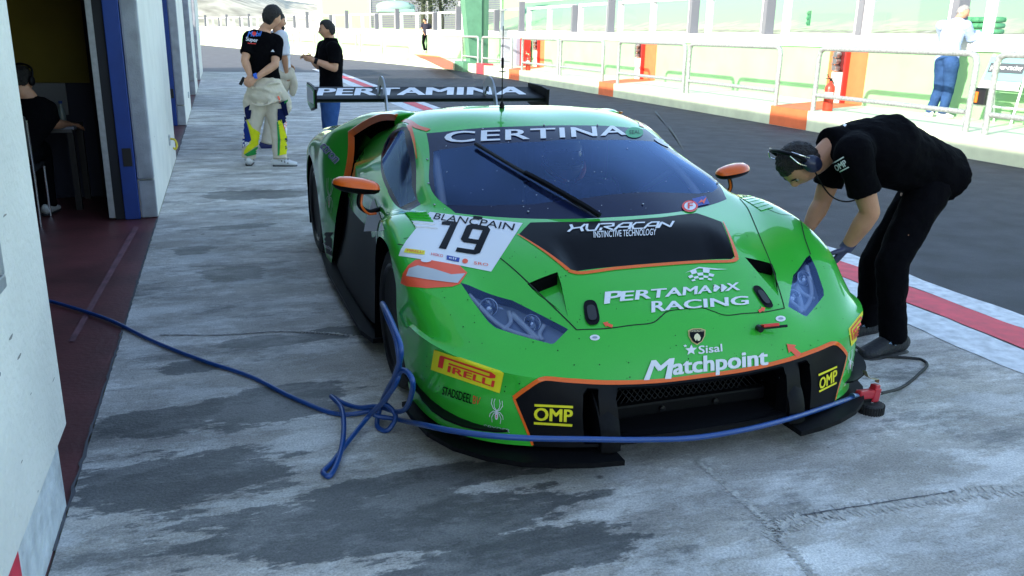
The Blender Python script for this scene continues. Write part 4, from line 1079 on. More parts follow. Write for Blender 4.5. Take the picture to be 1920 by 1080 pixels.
def uv_shapes(name, polys, quad, m, off=.004, parent=None, tree=skin, mx=.06):
    V = []; F = []
    for P in polys:
        v, f = subdiv_shape(P, [tuple(range(len(P)))], mx); k = len(V); V += v; F += [tuple(i+k for i in t) for t in f]
    return obj(name, decal_mesh(V, F, homography(quad), off, tree), m, parent or CAR, smooth=True)
def skin_strip(name, pts, wdt, m, off=.002, n=6, parent=None, both=False, widths=None):
    """ribbon laid on the skin through points (car coordinates)"""
    P = catmull(pts, n); bm = BM()
    for s in ((1, -1) if both else (1,)):
        rows = []
        for i, p in enumerate(P):
            q = Vector((p.x*s, p.y, p.z)); h, nn, _, _ = SKIN.find_nearest(q)
            a = P[min(i+1, len(P)-1)]-P[max(i-1, 0)]; t = Vector((a.x*s, a.y, a.z)).normalized(); sd = nn.cross(t).normalized()
            w_ = wdt if widths is None else widths[0]+(widths[1]-widths[0])*i/(len(P)-1)
            r = []
            for k in (-1, 0, 1):
                hh, n2, _, _ = SKIN.find_nearest(h+sd*w_*k*.5); r.append(bm.verts.new(hh+n2*off))
            rows.append(r)
        for a, b in zip(rows, rows[1:]):
            for k in (0, 1): bm.faces.new((a[k], a[k+1], b[k+1], b[k]))
    bm.normal_update()
    if sum(f.normal.dot(SKIN.find_nearest(f.calc_center_median())[1]) for f in bm.faces) < 0: bmesh.ops.reverse_faces(bm, faces=bm.faces)
    return obj(name, bm, m, parent or CAR, smooth=True)
S = lambda px, py: skin.px(px, py, 0)
# orange trims
rowp = lambda i, j: Vector(DG[i*SUB, int(round((j+9)*SUB))])
nose = [Vector((x, -1.2, z)) for x, z in ((-.742, .315), (-.70, .353), (-.645, .386), (-.55, .375), (-.4, .355), (-.2, .339), (0, .336), (.2, .339), (.4, .355), (.55, .375), (.645, .386), (.70, .353), (.742, .315))]
nose = [SKIN.ray_cast(p, Vector((0, 1, 0)))[0] for p in nose]
skin_strip('orange_nose_trim', nose, .016, P_orange, .0035, 8)
for s in (1, -1):
    pts = [SKIN.ray_cast(Vector((s*x, -1.2, z)), Vector((0, 1, 0)))[0] for x, z in ((.742, .315), (.70, .20), (.678, .135))]
    skin_strip('orange_side_trim', pts, .009, P_orange, .0035, 6)
hpz = [Vector((x, y-(.008 if abs(x) < .4 else 0), zs(x, y))) for x, y in (hp[5], (.43, -.46), hp[6])]
bm_pts = [Vector((s_*x, y, zs(s_*x, y))) for s_, x, y in ((1, .505, -.30), (1, .447, -.45), (1, .393, -.588))]
for s in (1, -1): skin_strip('orange_bonnet_trim', [Vector((s*p.x, p.y, p.z)) for p in bm_pts], .014, P_orange, .0035, 8, widths=(.005, .018))
skin_strip('orange_bonnet_trim', [Vector((x, y, zs(x, y))) for x, y in ((-.395, -.592), (-.36, -.612), (-.18, -.609), (0, -.609), (.18, -.609), (.36, -.612), (.395, -.592))], .018, P_orange, .0035, 8)
def edge_strip(i, j0, j1, n=30): return [Vector(DG[i*SUB, int(round((j0+(j1-j0)*k/n+9)*SUB))]) for k in range(n+1)]
for s in (1, -1):
    pts = [Vector((s*.62, .74, 1.088)), Vector((s*.66, .83, 1.10)), Vector((s*.672, .95, 1.118)), Vector((s*.69, 1.08, 1.125))]
    skin_strip('orange_roof_trim', pts, .030, P_orange, .003, 8)
    skin_strip('orange_pillar_trim', [Vector(DG[int(ii*SUB), int(round((s*3.9+9)*SUB))]) for ii in (10.2, 10.5, 10.8, 11, 11.2, 11.5)], .022, P_orange, .003, 6, widths=(.006, .026))
    bm = BM(); rows = []
    E1 = [Vector(DG[15*SUB, int(round((s*j+9)*SUB))]) for j in [3.83+k/6 for k in range(0, 23)]]; ctr = Vector((s*.72, 1.7, .86))
    for i, p in enumerate(E1):
        t_ = (E1[min(i+1, len(E1)-1)]-E1[max(i-1, 0)]).normalized(); inn = (ctr-p); inn = (inn-t_*inn.dot(t_)).normalized(); k = min(1, (i+1)/3)
        out = -inn
        rows.append([bm.verts.new(p+out*.004*k+Vector((0, .012, .004))), bm.verts.new(p+out*.006+Vector((0, -.008, .002))), bm.verts.new(p+inn*.034*k+Vector((0, -.006, 0))), bm.verts.new(p+inn*.034*k+Vector((0, .012, 0)))])
    for a_, b_ in zip(rows, rows[1:]):
        for k in range(3): bm.faces.new((a_[k], a_[k+1], b_[k+1], b_[k]))
    fixn(bm); auto_smooth(obj('orange_intake_trim', bm, P_orange, CAR), 50)
# panel gaps
for s in (1, -1):
    seam = [Vector((s*x, y, z)) for x, y, z in ((.797, .02, .812), (.70, -.03, .81))]
    pts = [(.795, .0), (.76, -.12), (.70, -.26), (.62, -.45), (.55, -.64), (.466, -.847)]
    skin_strip('bonnet_seam', [Vector((s*x, y, zs(s*x, y))) for x, y in pts], .0055, P_seam, .0012, 10)
    pts = [(1.0, -.215), (.95, -.30), (.88, -.42), (.83, -.53)]
    skin_strip('wing_seam', [Vector((s*x, y, zs(s*x, y))) for x, y in pts], .005, P_seam, .0012, 8)
    pts = [(.466, -.847), (.36, -.866), (.25, -.873), (.16, -.876), (.115, -.858), (.08, -.842), (0, -.838)]
    skin_strip('bonnet_seam', [Vector((s*x, y, zs(s*x, y))) for x, y in pts], .0045, P_seam, .0012, 8)
    skin_strip('wing_seam', [Vector((s*x, y, zs(s*x, y))) for x, y in ((.85, .085), (.87, -.03), (.86, -.13), (.90, -.20), (.97, -.20))], .004, P_seam, .0012, 8)
# number panel
px_poly('number_panel', [(806, 398), (838, 402), (980, 419), (921, 510), (860, 498), (748, 480), (752, 468), (762, 452), (784, 424)], P_white, .0022, 10)
one = [[(.18, .0), (.33, .0), (.335, .98), (.215, 1.0)], [(.03, .93), (.04, .83), (.20, .85), (.22, 1.0), (.12, .98)]]
nine = [[(.50, .0), (.90, .0), (1.0, .1), (1.0, .14), (.56, .14), (.56, .0)], [(.86, .14), (1.0, .14), (1.0, .9), (.86, .86)], [(.60, .36), (.86, .36), (.86, .50), (.66, .50)], [(.54, .42), (.60, .36), (.66, .50), (.66, .86), (.54, .92)], [(.54, .92), (.66, .86), (.86, .86), (1.0, .9), (.92, 1.0), (.62, 1.0)]]
nine = [[(.52, .0), (.92, .0), (1.0, .08), (.86, .15), (.52, .15)], [(.86, .15), (1.0, .08), (1.0, .9), (.86, .85)], [(.60, .36), (.86, .36), (.86, .51), (.66, .51)], [(.52, .44), (.60, .36), (.66, .51), (.66, .85), (.52, .92)], [(.52, .92), (.66, .85), (.86, .85), (1.0, .9), (.92, 1.0), (.60, 1.0)]]
uv_shapes('race_number', one, [(828, 413), (922, 428), (898, 479), (806, 464)], P_blackv, .0048)
uv_shapes('race_number', nine, [(828, 413), (922, 427), (898, 480), (806, 466)], P_blackv, .0048)
px_text('lettering', 'BLANCPAIN', [(818, 401), (966, 421), (962, 434), (812, 412)], P_blackv, .0048)
px_poly('lettering', [(888, 406), (905, 408), (904, 413), (887, 411)], P_blackv, .0048); 
px_poly('sponsor_patch', [(761, 467), (797, 471.5), (796, 479), (758, 474.5)], P_yellow, .0046); px_text('lettering', 'PIRELLI', [(765, 469), (794, 473), (793, 477), (763, 473)], P_redv, .0062)
px_text('lettering', 'HISKO', [(809, 475), (831, 479), (830, 484), (808, 480)], P_redv, .0048)
px_poly('sponsor_patch', [(838, 480), (862, 485), (860, 493), (837, 488)], P_bluev, .0046); px_text('lettering', 'elf', [(842, 482.5), (857, 486), (856, 490.5), (841, 487)], P_white, .0062)
px_poly('sponsor_patch', [(868+5.5*math.cos(a)+4, 491+4.5*math.sin(a)) for a in [i*.45 for i in range(14)]], P_redo, .0046, 6)
px_text('lettering', 'SRO', [(889, 491.5), (916, 495.5), (915, 500.5), (888, 497)], P_redo, .0048)
# red and silver flash on the wing
px_poly('red_flash', [(752, 531), (756, 513), (766, 498), (779, 488), (800, 487), (861, 498), (876, 512), (862, 533), (848, 538), (800, 541), (764, 537)], P_redo, .0024, 10)
px_poly('silver_flash', [(763, 518), (768, 504), (784, 499), (812, 505), (846, 516), (872, 514), (858, 532), (838, 530), (800, 525)], P_silver, .0046, 10)
px_poly('class_badge', [(799+10*math.cos(a), 490+4*math.sin(a)) for a in [i*.5 for i in range(12)]], P_white, .0062, 6)
# bonnet lettering
px_text('lettering', 'INSTINCTIVE TECHNOLOGY', [(1112, 435), (1230, 430), (1229, 442), (1113, 447)], P_white, .004, .012, tree=Hit(BVHTree.FromObject(hood_panel, bpy.context.evaluated_depsgraph_get())))
HT = Hit(BVHTree.FromObject(hood_panel, bpy.context.evaluated_depsgraph_get()))
def stroke(P, wdt):
    """thick polyline as quads in the unit square"""
    out = []
    for (a, b) in zip(P, P[1:]):
        d = Vector((b[0]-a[0], b[1]-a[1])); L_ = d.length
        if L_ < 1e-6: continue
        n_v = Vector((-d.y, d.x))/L_*wdt/2; e = d/L_*wdt*.35
        out.append([(a[0]-e.x-n_v.x, a[1]-e.y-n_v.y), (b[0]+e.x-n_v.x, b[1]+e.y-n_v.y), (b[0]+e.x+n_v.x, b[1]+e.y+n_v.y), (a[0]-e.x+n_v.x, a[1]-e.y+n_v.y)])
    return out
glyph = {'H': [[(0, .0), (.18, .42), (.82, .58), (1, 1)], [(.05, 1), (.2, .5)], [(.8, .5), (.95, 0)]], 'U': [[(0, 1), (.05, .3), (.2, 0), (.8, 0), (1, 1)]], 'R': [[(.0, 1), (.9, 1), (.95, .6), (.3, .5), (.95, 0)], [(.05, .3), (.02, 0)]],
         'A': [[(0, 0), (.25, .75), (.45, 1), (1, 1), (1, 0)], [(.3, .35), (1, .35)]], 'C': [[(1, 1), (.25, 1), (.0, .5), (.15, 0), (1, 0)]], 'N': [[(0, 0), (.1, .9), (.9, .1), (1, 1)]]}
gx = 0; P_ = []
for ch_, w_ in zip('HURACAN', (.125, .11, .12, .14, .11, .13, .14)):
    for pl in glyph[ch_]:
        for q in stroke([(x, y) for x, y in pl], .2): P_.append([(gx+u*w_, v) for u, v in q])
    gx += w_+.021
uv_shapes('lettering', P_, [(1069, 423), (1262, 416.5), (1258, 427), (1066, 435)], P_white, .004, tree=HT)
def fly(quad, m, name='chequered_flag'):
    P = []
    for i in range(5):
        for j in range(4):
            if (i+j) % 2 == 0:
                u0, u1, v0, v1 = i/5, (i+1)/5, j/4, (j+1)/4
                b = lambda u, v: (u, v+.25*math.sin(u*3.1)-.1)
                P.append([b(u0, v0), b(u1, v0), b(u1, v1), b(u0, v1)])
    P.append([(0, .96), (.5, 1.17), (1.0, 1.0), (1.32, .98), (1.0, 1.06), (.5, 1.24)]); 
    return uv_shapes(name, P, quad, m, .004)
fly([(1283, 512), (1343, 507), (1334, 526), (1297, 528)], P_white)
px_text('lettering', 'P', [(1136, 549), (1168, 546), (1164, 567), (1134, 571)], P_white, .004, .03)
px_text('lettering', 'ERTAMA', [(1166, 548), (1334, 536), (1333, 550), (1163, 566)], P_white, .004, .03)
for dx in (0, 13): px_poly('lettering', [(1337+dx, 535-dx*.05), (1342+dx, 535-dx*.05), (1350+dx, 540), (1342+dx, 548), (1337+dx, 548), (1344+dx, 541)], P_white, .004, 8)
px_text('lettering', 'X', [(1362, 533), (1384, 531), (1386, 545), (1360, 547)], P_white, .004, .03)
px_text('lettering', 'R', [(1222, 567), (1246, 565), (1246, 584), (1222, 587)], P_white, .004, .03)
px_text('lettering', 'ACING', [(1246, 567), (1401, 556), (1402, 572), (1247, 583)], P_white, .004, .03)
star = [(.5+.5*math.cos(rad(90+36*i))*(1 if i % 2 == 0 else .45), .5+.5*math.sin(rad(90+36*i))*(1 if i % 2 == 0 else .45)) for i in range(10)]
uv_shapes('star_mark', [star], [(1284, 647), (1307, 645), (1306, 666), (1283, 668)], P_white)
uv_shapes('star_mark', [star], [(1280, 646), (1288, 645.5), (1288, 652), (1280, 652)], P_white)
px_text('lettering', 'Sisal', [(1309, 649), (1352, 645), (1353, 659), (1309, 664)], P_white, .004, .02)
px_text('lettering', 'M', [(1217, 677), (1262, 672), (1262, 709), (1208, 712)], P_white, .004, .03, .12)
px_text('lettering', 'atchpoint', [(1262, 674), (1437, 655), (1438, 693), (1262, 712)], P_white, .004, .03)
# shield on the nose
sh_ = [(0, .9), (.25, 1), (.75, 1), (1, .9), (.98, .55), (.8, .2), (.5, 0), (.2, .2), (.02, .55)]
SQ = [(1289, 617), (1322, 616), (1322, 647), (1290, 648)]
uv_shapes('nose_shield', [sh_], SQ, mat('gold_edge', (.55, .42, .16), .3, .5), .004)
uv_shapes('nose_shield', [[(.5+(x-.5)*.84, .5+(y-.5)*.86) for x, y in sh_]], SQ, P_blackv, .006)
uv_shapes('nose_shield', [[(.30, .45), (.36, .62), (.5, .70), (.62, .60), (.70, .42), (.64, .26), (.52, .24), (.48, .36), (.40, .24)]], SQ, mat('gold_bull', (.75, .66, .40), .4), .008)
px_text('lettering', 'LAMBORGHINI', [(1293, 620.5), (1317, 619.8), (1317, 623), (1293, 624)], mat('gold_bull', (.75, .66, .40)), .008)
# bonnet latches, arrows, stickers
for quad in ([(1092, 565), (1117, 563), (1127, 609), (1098, 613)], [(1407, 538), (1424, 536), (1453, 577), (1434, 580)]):
    ov = [(.5+.5*math.copysign(abs(math.cos(a))**.8, math.cos(a)), .5+.5*math.copysign(abs(math.sin(a))**.55, math.sin(a))) for a in [i*math.pi/12 for i in range(24)]]
    la = uv_shapes('bonnet_latch', [ov], quad, P_carbon, .006, mx=.2)
    uv_shapes('latch_pad', [[(.5+(x-.5)*.62, .45+(y-.5)*.6) for x, y in ov]], quad, mat('latch_pad_black', (.02, .02, .022), .5), .010, parent=la, mx=.2)
def arrow(tail, tip, wdt, m=P_redo):
    t = Vector(tip)-Vector(tail); L_ = t.length; t /= L_; n_v = Vector((-t.y, t.x)); a = Vector(tail); b = Vector(tip); h = b-t*L_*.45
    pts = [a+n_v*wdt*.5, h+n_v*wdt*.5, h+n_v*wdt, b, h-n_v*wdt, h-n_v*wdt*.5, a-n_v*wdt*.5]
    px_poly('arrow_mark', [(p.x, p.y) for p in pts], m, .004, 8)
arrow((1148, 613), (1130, 606), 5.5); arrow((1422, 585), (1434, 578), 5.5); arrow((1498, 667), (1474, 645), 10)
for c in ((1115, 633.6), (1463, 598)):
    px_poly('round_sticker', [(c[0]+9.5*math.cos(a), c[1]+5.5*math.sin(a)) for a in [i*.45 for i in range(14)]], P_white, .003, 8)
    px_poly('round_sticker', [(c[0]+5*math.cos(a), c[1]+2.2*math.sin(a)) for a in [i*.63 for i in range(10)]], mat('sticker_grey', (.3, .33, .4), .5), .005, 8)
# OMP, PIRELLI and small partners on the fascia and bumper
FT = Hit(BVHTree.FromObject(fascia, bpy.context.evaluated_depsgraph_get()))
px_poly('yellow_bar', [(1002, 757), (1074, 760.5), (1074, 765), (1002, 761.5)], P_yellow, .004, 10, tree=FT); px_poly('yellow_bar', [(1001, 790.5), (1073, 795), (1072.5, 799.5), (1001, 795)], P_yellow, .004, 10, tree=FT)
px_text('lettering', 'OMP', [(1002.5, 764), (1073, 768), (1072.5, 791), (1001.5, 787)], P_yellow, .004, .035, tree=FT)
px_poly('yellow_bar', [(1533, 701), (1568, 685.5), (1568, 689), (1533.5, 705)], P_yellow, .004, 10, tree=FT); px_poly('yellow_bar', [(1534, 732), (1567, 715.5), (1567, 719), (1534.5, 735.5)], P_yellow, .004, 10, tree=FT)
px_text('lettering', 'OMP', [(1535, 710), (1567.5, 692), (1567, 713), (1535, 730)], P_yellow, .004, .035, tree=FT)
def pirelli(q, off=.0028):
    s_ = uv_shapes('tyre_maker_sticker', [[(0, 0), (1, 0), (1, 1), (0, 1)]], q, P_yellow, off, mx=.12)
    uv_shapes('lettering', [[(.10, .26), (.17, .26), (.17, .80), (.10, .80)], [(.10, .80), (.12, .86), (.84, .86), (.90, .78), (.90, .64), (.84, .56), (.24, .56), (.24, .64), (.82, .64), (.82, .77), (.17, .77)]], q, P_redv, off+.0022, parent=s_, mx=.06)
    H = homography(q); px_text('lettering', 'IRELLI', [H(.25, .50), H(.90, .50), H(.90, .20), H(.25, .20)], P_redv, off+.0022, .03, parent=s_)
pirelli([(814.7, 655), (945, 698.5), (937, 737), (808.8, 693)])
pirelli([(1590.7, 616.7), (1617, 584), (1619, 620), (1595, 649.3)])
px_text('lettering', 'STADSDEEL', [(832, 724), (887, 740), (885, 757), (830, 739)], P_blackv, .003, .012); px_text('lettering', 'BV', [(888, 741), (902, 745), (899, 759), (887, 756)], P_redv, .003, .0)
def spider(q, m=P_white, tree=skin, off=.003):
    P = [[(.5+.11*math.cos(a), .30+.16*math.sin(a)) for a in [i*.52 for i in range(12)]], [(.5+.06*math.cos(a), .50+.06*math.sin(a)) for a in [i*.63 for i in range(10)]]]
    for s in (1, -1):
        for pl in (((.5, .52), (.66, .66), (.70, .86), (.64, 1.0)), ((.5, .5), (.72, .60), (.86, .78), (.82, .98)), ((.5, .48), (.72, .48), (.90, .36), (.94, .22)), ((.5, .46), (.68, .40), (.80, .22), (.76, .02))):
            P += stroke([(.5+s*(x-.5), y) for x, y in pl], .035)
    uv_shapes('spider_mark', P, q, m, off, tree=tree)
    uv_shapes('spider_mark', [[(.46, .24), (.54, .24), (.51, .30), (.54, .36), (.46, .36), (.49, .30)]], q, P_redv, off+.002, tree=tree)
spider([(918, 745), (947, 752), (945, 796), (916, 790)])
spider([(1588, 663), (1600, 652), (1599, 694), (1587, 702)])
px_text('lettering', 'SPYDER', [(908, 795), (957, 804.5), (956, 811), (907, 802)], P_silver, .003)
px_text('lettering', 'SPYDER', [(1582, 719), (1600, 706), (1599, 711), (1581, 724)], P_silver, .003)
# windscreen sticker row
SB = None
px_text('lettering', 'CERTINA', [(836, 248.5), (1170, 236.5), (1173, 254), (834, 269)], P_white, .004, .02, spacing=1.08)
px_poly('round_sticker', [(1189+17*math.cos(a), 249.5+10*math.sin(a)) for a in [i*.35 for i in range(18)]], mat('green_seal', (.03, .30, .12), .5), .004, 8)
px_text('lettering', 'SEAL', [(1179, 246), (1200, 245.5), (1200, 252), (1179, 253)], P_blackv, .0055)
px_poly('round_sticker', [(1293+15*math.cos(a), 388+11*math.sin(a)) for a in [i*.35 for i in range(18)]], P_redv, .0045, 8); px_poly('round_sticker', [(1293+11*math.cos(a), 388+8*math.sin(a)) for a in [i*.35 for i in range(18)]], P_white, .006, 8)
px_text('lettering', 'F', [(1289, 382.5), (1298, 382), (1297, 393), (1289, 393.5)], P_redv, .0075, .03)
px_poly('lightning_sticker', [(1297, 374), (1322, 368), (1330, 383), (1306, 388)], P_bluev, .0042, 8); px_poly('lightning_sticker', [(1308, 383), (1315, 375), (1316, 379), (1324, 371), (1319, 384), (1316, 380)], P_redo, .006, 8)
px_poly('round_sticker', [(1248+22*math.cos(a), 270+5*math.sin(a)+9*math.cos(a)) for a in [i*.45 for i in range(14)]], P_silver, .004, 8)
# marks on the flank
CQ = [(611, 267), (639, 297), (628, 307), (600, 276)]
px_text('lettering', 'ctron', CQ, P_white, .003, .07); px_text('lettering', 'ctron', CQ, P_bluev, .006, .0)
spider([(611, 333), (628, 336), (625, 402), (610, 395)], mat('pale_green_mark', (.45, .6, .42), .5))
px_poly('white_flash', [(702, 371), (722, 432), (683, 434), (690, 398)], P_white, .003, 8)
px_text('lettering', 'Matchpoint', [(607, 455), (632, 468), (632, 478), (607, 464)], P_white, .003)
px_poly('lower_black_band', [(604, 435), (634, 436), (634, 486), (604, 470)], P_black, .0016, 8)
for px_, py_ in ((801.5, 300), (804, 345), (815, 385), (905, 243), (1020, 235.5), (1120, 235.5), (1238, 256), (1290, 299), (1345, 344), (990, 398), (1205, 384)):
    p_ = skin.px(px_, py_, .0045)
    if p_ is None: continue
    bm = BM(); ellip(bm, p_, (.0055, .0055, .004), seg=8, ring=6); obj('screw', bm, mat('screw_steel', (.4, .42, .45), .3, .8), screen, smooth=True)
# stone chips and rubber specks scattered over nose and screen
rs = random.Random(5); bm = BM()
for _ in range(150):
    p = skin.px(rs.uniform(780, 1600), rs.uniform(480, 740), .0015)
    if p is None: continue
    h, nn, _, _ = SKIN.find_nearest(p); r = rs.uniform(.0012, .0034); u = nn.orthogonal().normalized(); v = nn.cross(u)
    bm.faces.new([bm.verts.new(p+u*r*math.cos(a)+v*r*rs.uniform(.6, 1)*math.sin(a)) for a in [i*1.047 for i in range(6)]])
o = obj('stone_chips', bm, P_blackv, CAR); o['kind'] = 'stuff'
bm = BM()
for _ in range(70):
    p = skin.px(rs.uniform(815, 1330), rs.uniform(245, 400), .003)
    if p is None: continue
    h, nn, _, _ = SKIN.find_nearest(p); r = rs.uniform(.0015, .005); u = nn.orthogonal().normalized(); v = nn.cross(u)
    bm.faces.new([bm.verts.new(p+u*r*math.cos(a)+v*r*rs.uniform(.3, .8)*math.sin(a)) for a in [i*1.047 for i in range(6)]])
o = obj('dried_drops', bm, mat('dried_drop', (.40, .42, .48), .6), screen); o['kind'] = 'stuff'

# ---------------------------------------------------------------- body shell objects
PART = {}
def shell(name, fs):
    nb = take(body, fs); o = obj(name, nb, P_green, CAR); auto_smooth(o, 38); return o
hood_o = shell('bonnet', [f for f in body.faces if 3.0 < f[LA] < 8 and abs(f[LB]) <= 3 and f.calc_center_median().y > -.86])
roof_o = shell('roof', [f for f in body.faces if 11 < f[LA] < 17 and abs(f[LB]) <= 3])
bump_o = shell('front_bumper', [f for f in body.faces if f[LA] < 4])
tail_o = shell('rear_deck', [f for f in body.faces if f[LA] > 17 and abs(f[LB]) <= 5])
for s in (1, -1):
    shell('front_wing', [f for f in body.faces if f[LA] < 9 and f[LB]*s > 0])
    lo = take(body, [f for f in body.faces if 9 <= f[LA] < 14 and f[LB]*s > 4 and f.calc_center_median().z < .55])
    d_ = shell('door', [f for f in body.faces if 9 <= f[LA] < 14 and f[LB]*s > 4])
    auto_smooth(obj('door_lower_panel', lo, P_black, d_), 38)
    shell('rear_wing_panel', [f for f in body.faces if f[LA] > 15 and f[LB]*s > 0])
    shell('pillar', [f for f in body.faces if f[LA] < 15 and f[LB]*s > 0])
if len(body.faces): shell('tail', list(body.faces))
# side intakes and underbody: dark liners
for s in (1, -1):
    bm = BM(); bot = [(-.40, .12), (-.36, .27), (-.31, .46), (-.27, .56), (-.225, .63), (-.18, .675), (-.10, .70), (.03, .705), (.15, .675), (.26, .605), (.345, .47), (.39, .22), (.40, .10)]
    for cy_, sc in ((0, 1.0),):
        for (y0, z0), (y1, z1) in zip(bot, bot[1:]): quadsheet(bm, [(s*.99, y0, z0+.004), (s*.99, y1, z1+.004), (s*.55, y1, z1+.004), (s*.55, y0, z0+.004)])
        quadsheet(bm, [(s*.56, -.42, .1), (s*.56, .42, .1), (s*.56, .42, .72), (s*.56, -.42, .72)])
    obj('arch_liner', bm, P_void, CAR); bm = BM()
    ang = [rad(a) for a in range(-30, 211, 15)]
    arc = [(2.62+.395*math.cos(a), .345+.39*math.sin(a)) for a in ang]
    for (y0, z0), (y1, z1) in zip(arc, arc[1:]): quadsheet(bm, [(s*.99, y0, z0), (s*.99, y1, z1), (s*.5, y1, z1), (s*.5, y0, z0)])
    quadsheet(bm, [(s*.51, 2.2, .1), (s*.51, 3.05, .1), (s*.51, 3.05, .75), (s*.51, 2.2, .75)])
    obj('arch_liner', bm, P_void, CAR)
for s in (1, -1):      # intake tunnel behind the door
    bm = BM(); pts = [Vector(DG[15*SUB, int(round((s*j+9)*SUB))]) for j in (4, 4.5, 5, 5.5, 6, 6.5, 7, 7.5, 8, 9)]
    inn = [Vector((p.x*.86-.02*s, p.y+.28, p.z*.94)) for p in pts]
    low = [Vector(DG[14*SUB, int(round((s*j+9)*SUB))]) for j in (4, 4.5, 5, 5.5, 6, 6.5, 7, 7.5, 8, 9)]
    flo = [Vector((p.x*.985, p.y+.30, p.z+.015)) for p in low]
    for i in range(9):
        quadsheet(bm, [pts[i]*1, pts[i+1]*1, inn[i+1], inn[i]]); quadsheet(bm, [flo[i], flo[i+1], inn[i+1], inn[i]])
    fb_ = BM()
    for i in range(2, 7): quadsheet(fb_, [low[i], low[i+1], flo[i+1], flo[i]])
    for i in (0, 1, 7, 8): quadsheet(bm, [low[i], low[i+1], flo[i+1], flo[i]])
    fixn(fb_); obj('intake_floor', fb_, P_green, CAR, smooth=True)
    obj('side_intake', bm, P_void, CAR)
bm = BM(); box(bm, (-.90, -.80, .085), (.90, 3.1, .12)); box(bm, (-.55, -.60, .12), (.55, -.2, .55)); box(bm, (-.55, 1.45, .12), (.55, 3.0, .78)); obj('underbody', bm, P_carbon, CAR)
# sills and splitter
for s in (1, -1):
    bm = BM(); prism(bm, [(s*.90, .40), (s*1.0, .40), (s*1.035, .55), (s*1.035, 1.75), (s*1.01, 2.2), (s*.90, 2.2)], .075, .10); fixn(bm); obj('side_skirt', bm, P_carbon, CAR)
def plate(name, out, inn, z0, z1):
    bm = BM(); prism(bm, out+list(reversed(inn)), z0, z1); fixn(bm)
    o = obj(name, bm, P_carbon, CAR)
    return o
for s in (1, -1):
    out = [(.384, -1.135), (.50, -1.118), (.62, -1.085), (.74, -1.035), (.85, -.955), (.945, -.84), (1.005, -.70), (1.03, -.52), (1.035, -.40)]
    inn = [(.384, -.85), (.50, -.85), (.62, -.82), (.74, -.78), (.82, -.70), (.88, -.62), (.9, -.55), (.9, -.45), (.9, -.40)]
    bm = BM(); n = len(out)
    O = [bm.verts.new((s*x, y, .088)) for x, y in out]; O2 = [bm.verts.new((s*x, y, .108)) for x, y in out]; I = [bm.verts.new((s*x, y, .088)) for x, y in inn]; I2 = [bm.verts.new((s*x, y, .118)) for x, y in inn]
    for i in range(n-1):
        for A, B in ((O, O2), (O2, I2), (I2, I), (I, O)): bm.faces.new((A[i], A[i+1], B[i+1], B[i]))
    bm.faces.new((O[0], O2[0], I2[0], I[0])); bm.faces.new((O[-1], O2[-1], I2[-1], I[-1])); fixn(bm); obj('splitter', bm, P_carbon, CAR)
bm = BM()      # raised middle of the splitter between the two vanes
V = []
for k in range(13):
    x = -.383+.766*k/12; y = -1.06+.03*(x/.38)**2; zc = .135-.012*(x/.38)**2
    V.append([bm.verts.new((x, y, zc)), bm.verts.new((x, y-.012, zc+.018)), bm.verts.new((x, y+.03, zc+.03)), bm.verts.new((x, -.80, zc+.03)), bm.verts.new((x, -.80, zc))])
for a, b in zip(V, V[1:]):
    for k in range(5): bm.faces.new((a[k], b[k], b[(k+1) % 5], a[(k+1) % 5]))
bm.faces.new(V[0]); bm.faces.new(V[-1]); fixn(bm); auto_smooth(obj('splitter_centre', bm, P_carbon, CAR), 40)
# canards
def canard(s, zb, a0, a1, rise, wdt, name='canard'):
    """upswept blade round the bumper corner"""
    bm = BM(); rows = []
    for k in range(15):
        t = k/14; jj = a0+(a1-a0)*t
        ii = 2*(zb-.13)/(.40-.13); base = Vector(DG[int(round((1.0)*SUB)), int(round((s*jj+9)*SUB))]); z = zb+rise*t**1.6
        h = SKIN.ray_cast(Vector((base.x*1.6, base.y-.5, z)), Vector((-base.x*.6, .5, 0)).normalized())[0]
        if h is None: h = base
        dr = Vector((h.x, h.y*.6+.1, 0)).normalized(); ww = wdt*(.25+.75*math.sin(math.pi*min(.9, t+.12)))
        rows.append((bm.verts.new(h-dr*.01+Vector((0, 0, z-h.z))), bm.verts.new(h+dr*ww+Vector((0, 0, z-h.z+.012))), bm.verts.new(h+dr*ww+Vector((0, 0, z-h.z+.004))), bm.verts.new(h-dr*.01+Vector((0, 0, z-h.z-.008)))))
    for a, b in zip(rows, rows[1:]):
        for k in range(4): bm.faces.new((a[k], a[(k+1) % 4], b[(k+1) % 4], b[k]))
    bm.faces.new(rows[0]); bm.faces.new(rows[-1]); fixn(bm); return auto_smooth(obj(name, bm, P_carbon, CAR), 40)
for s in (1, -1):
    canard(s, .185, 5.1, 8.6, .05, .06)
canard(1, .30, 7.3, 8.7, .05, .06)
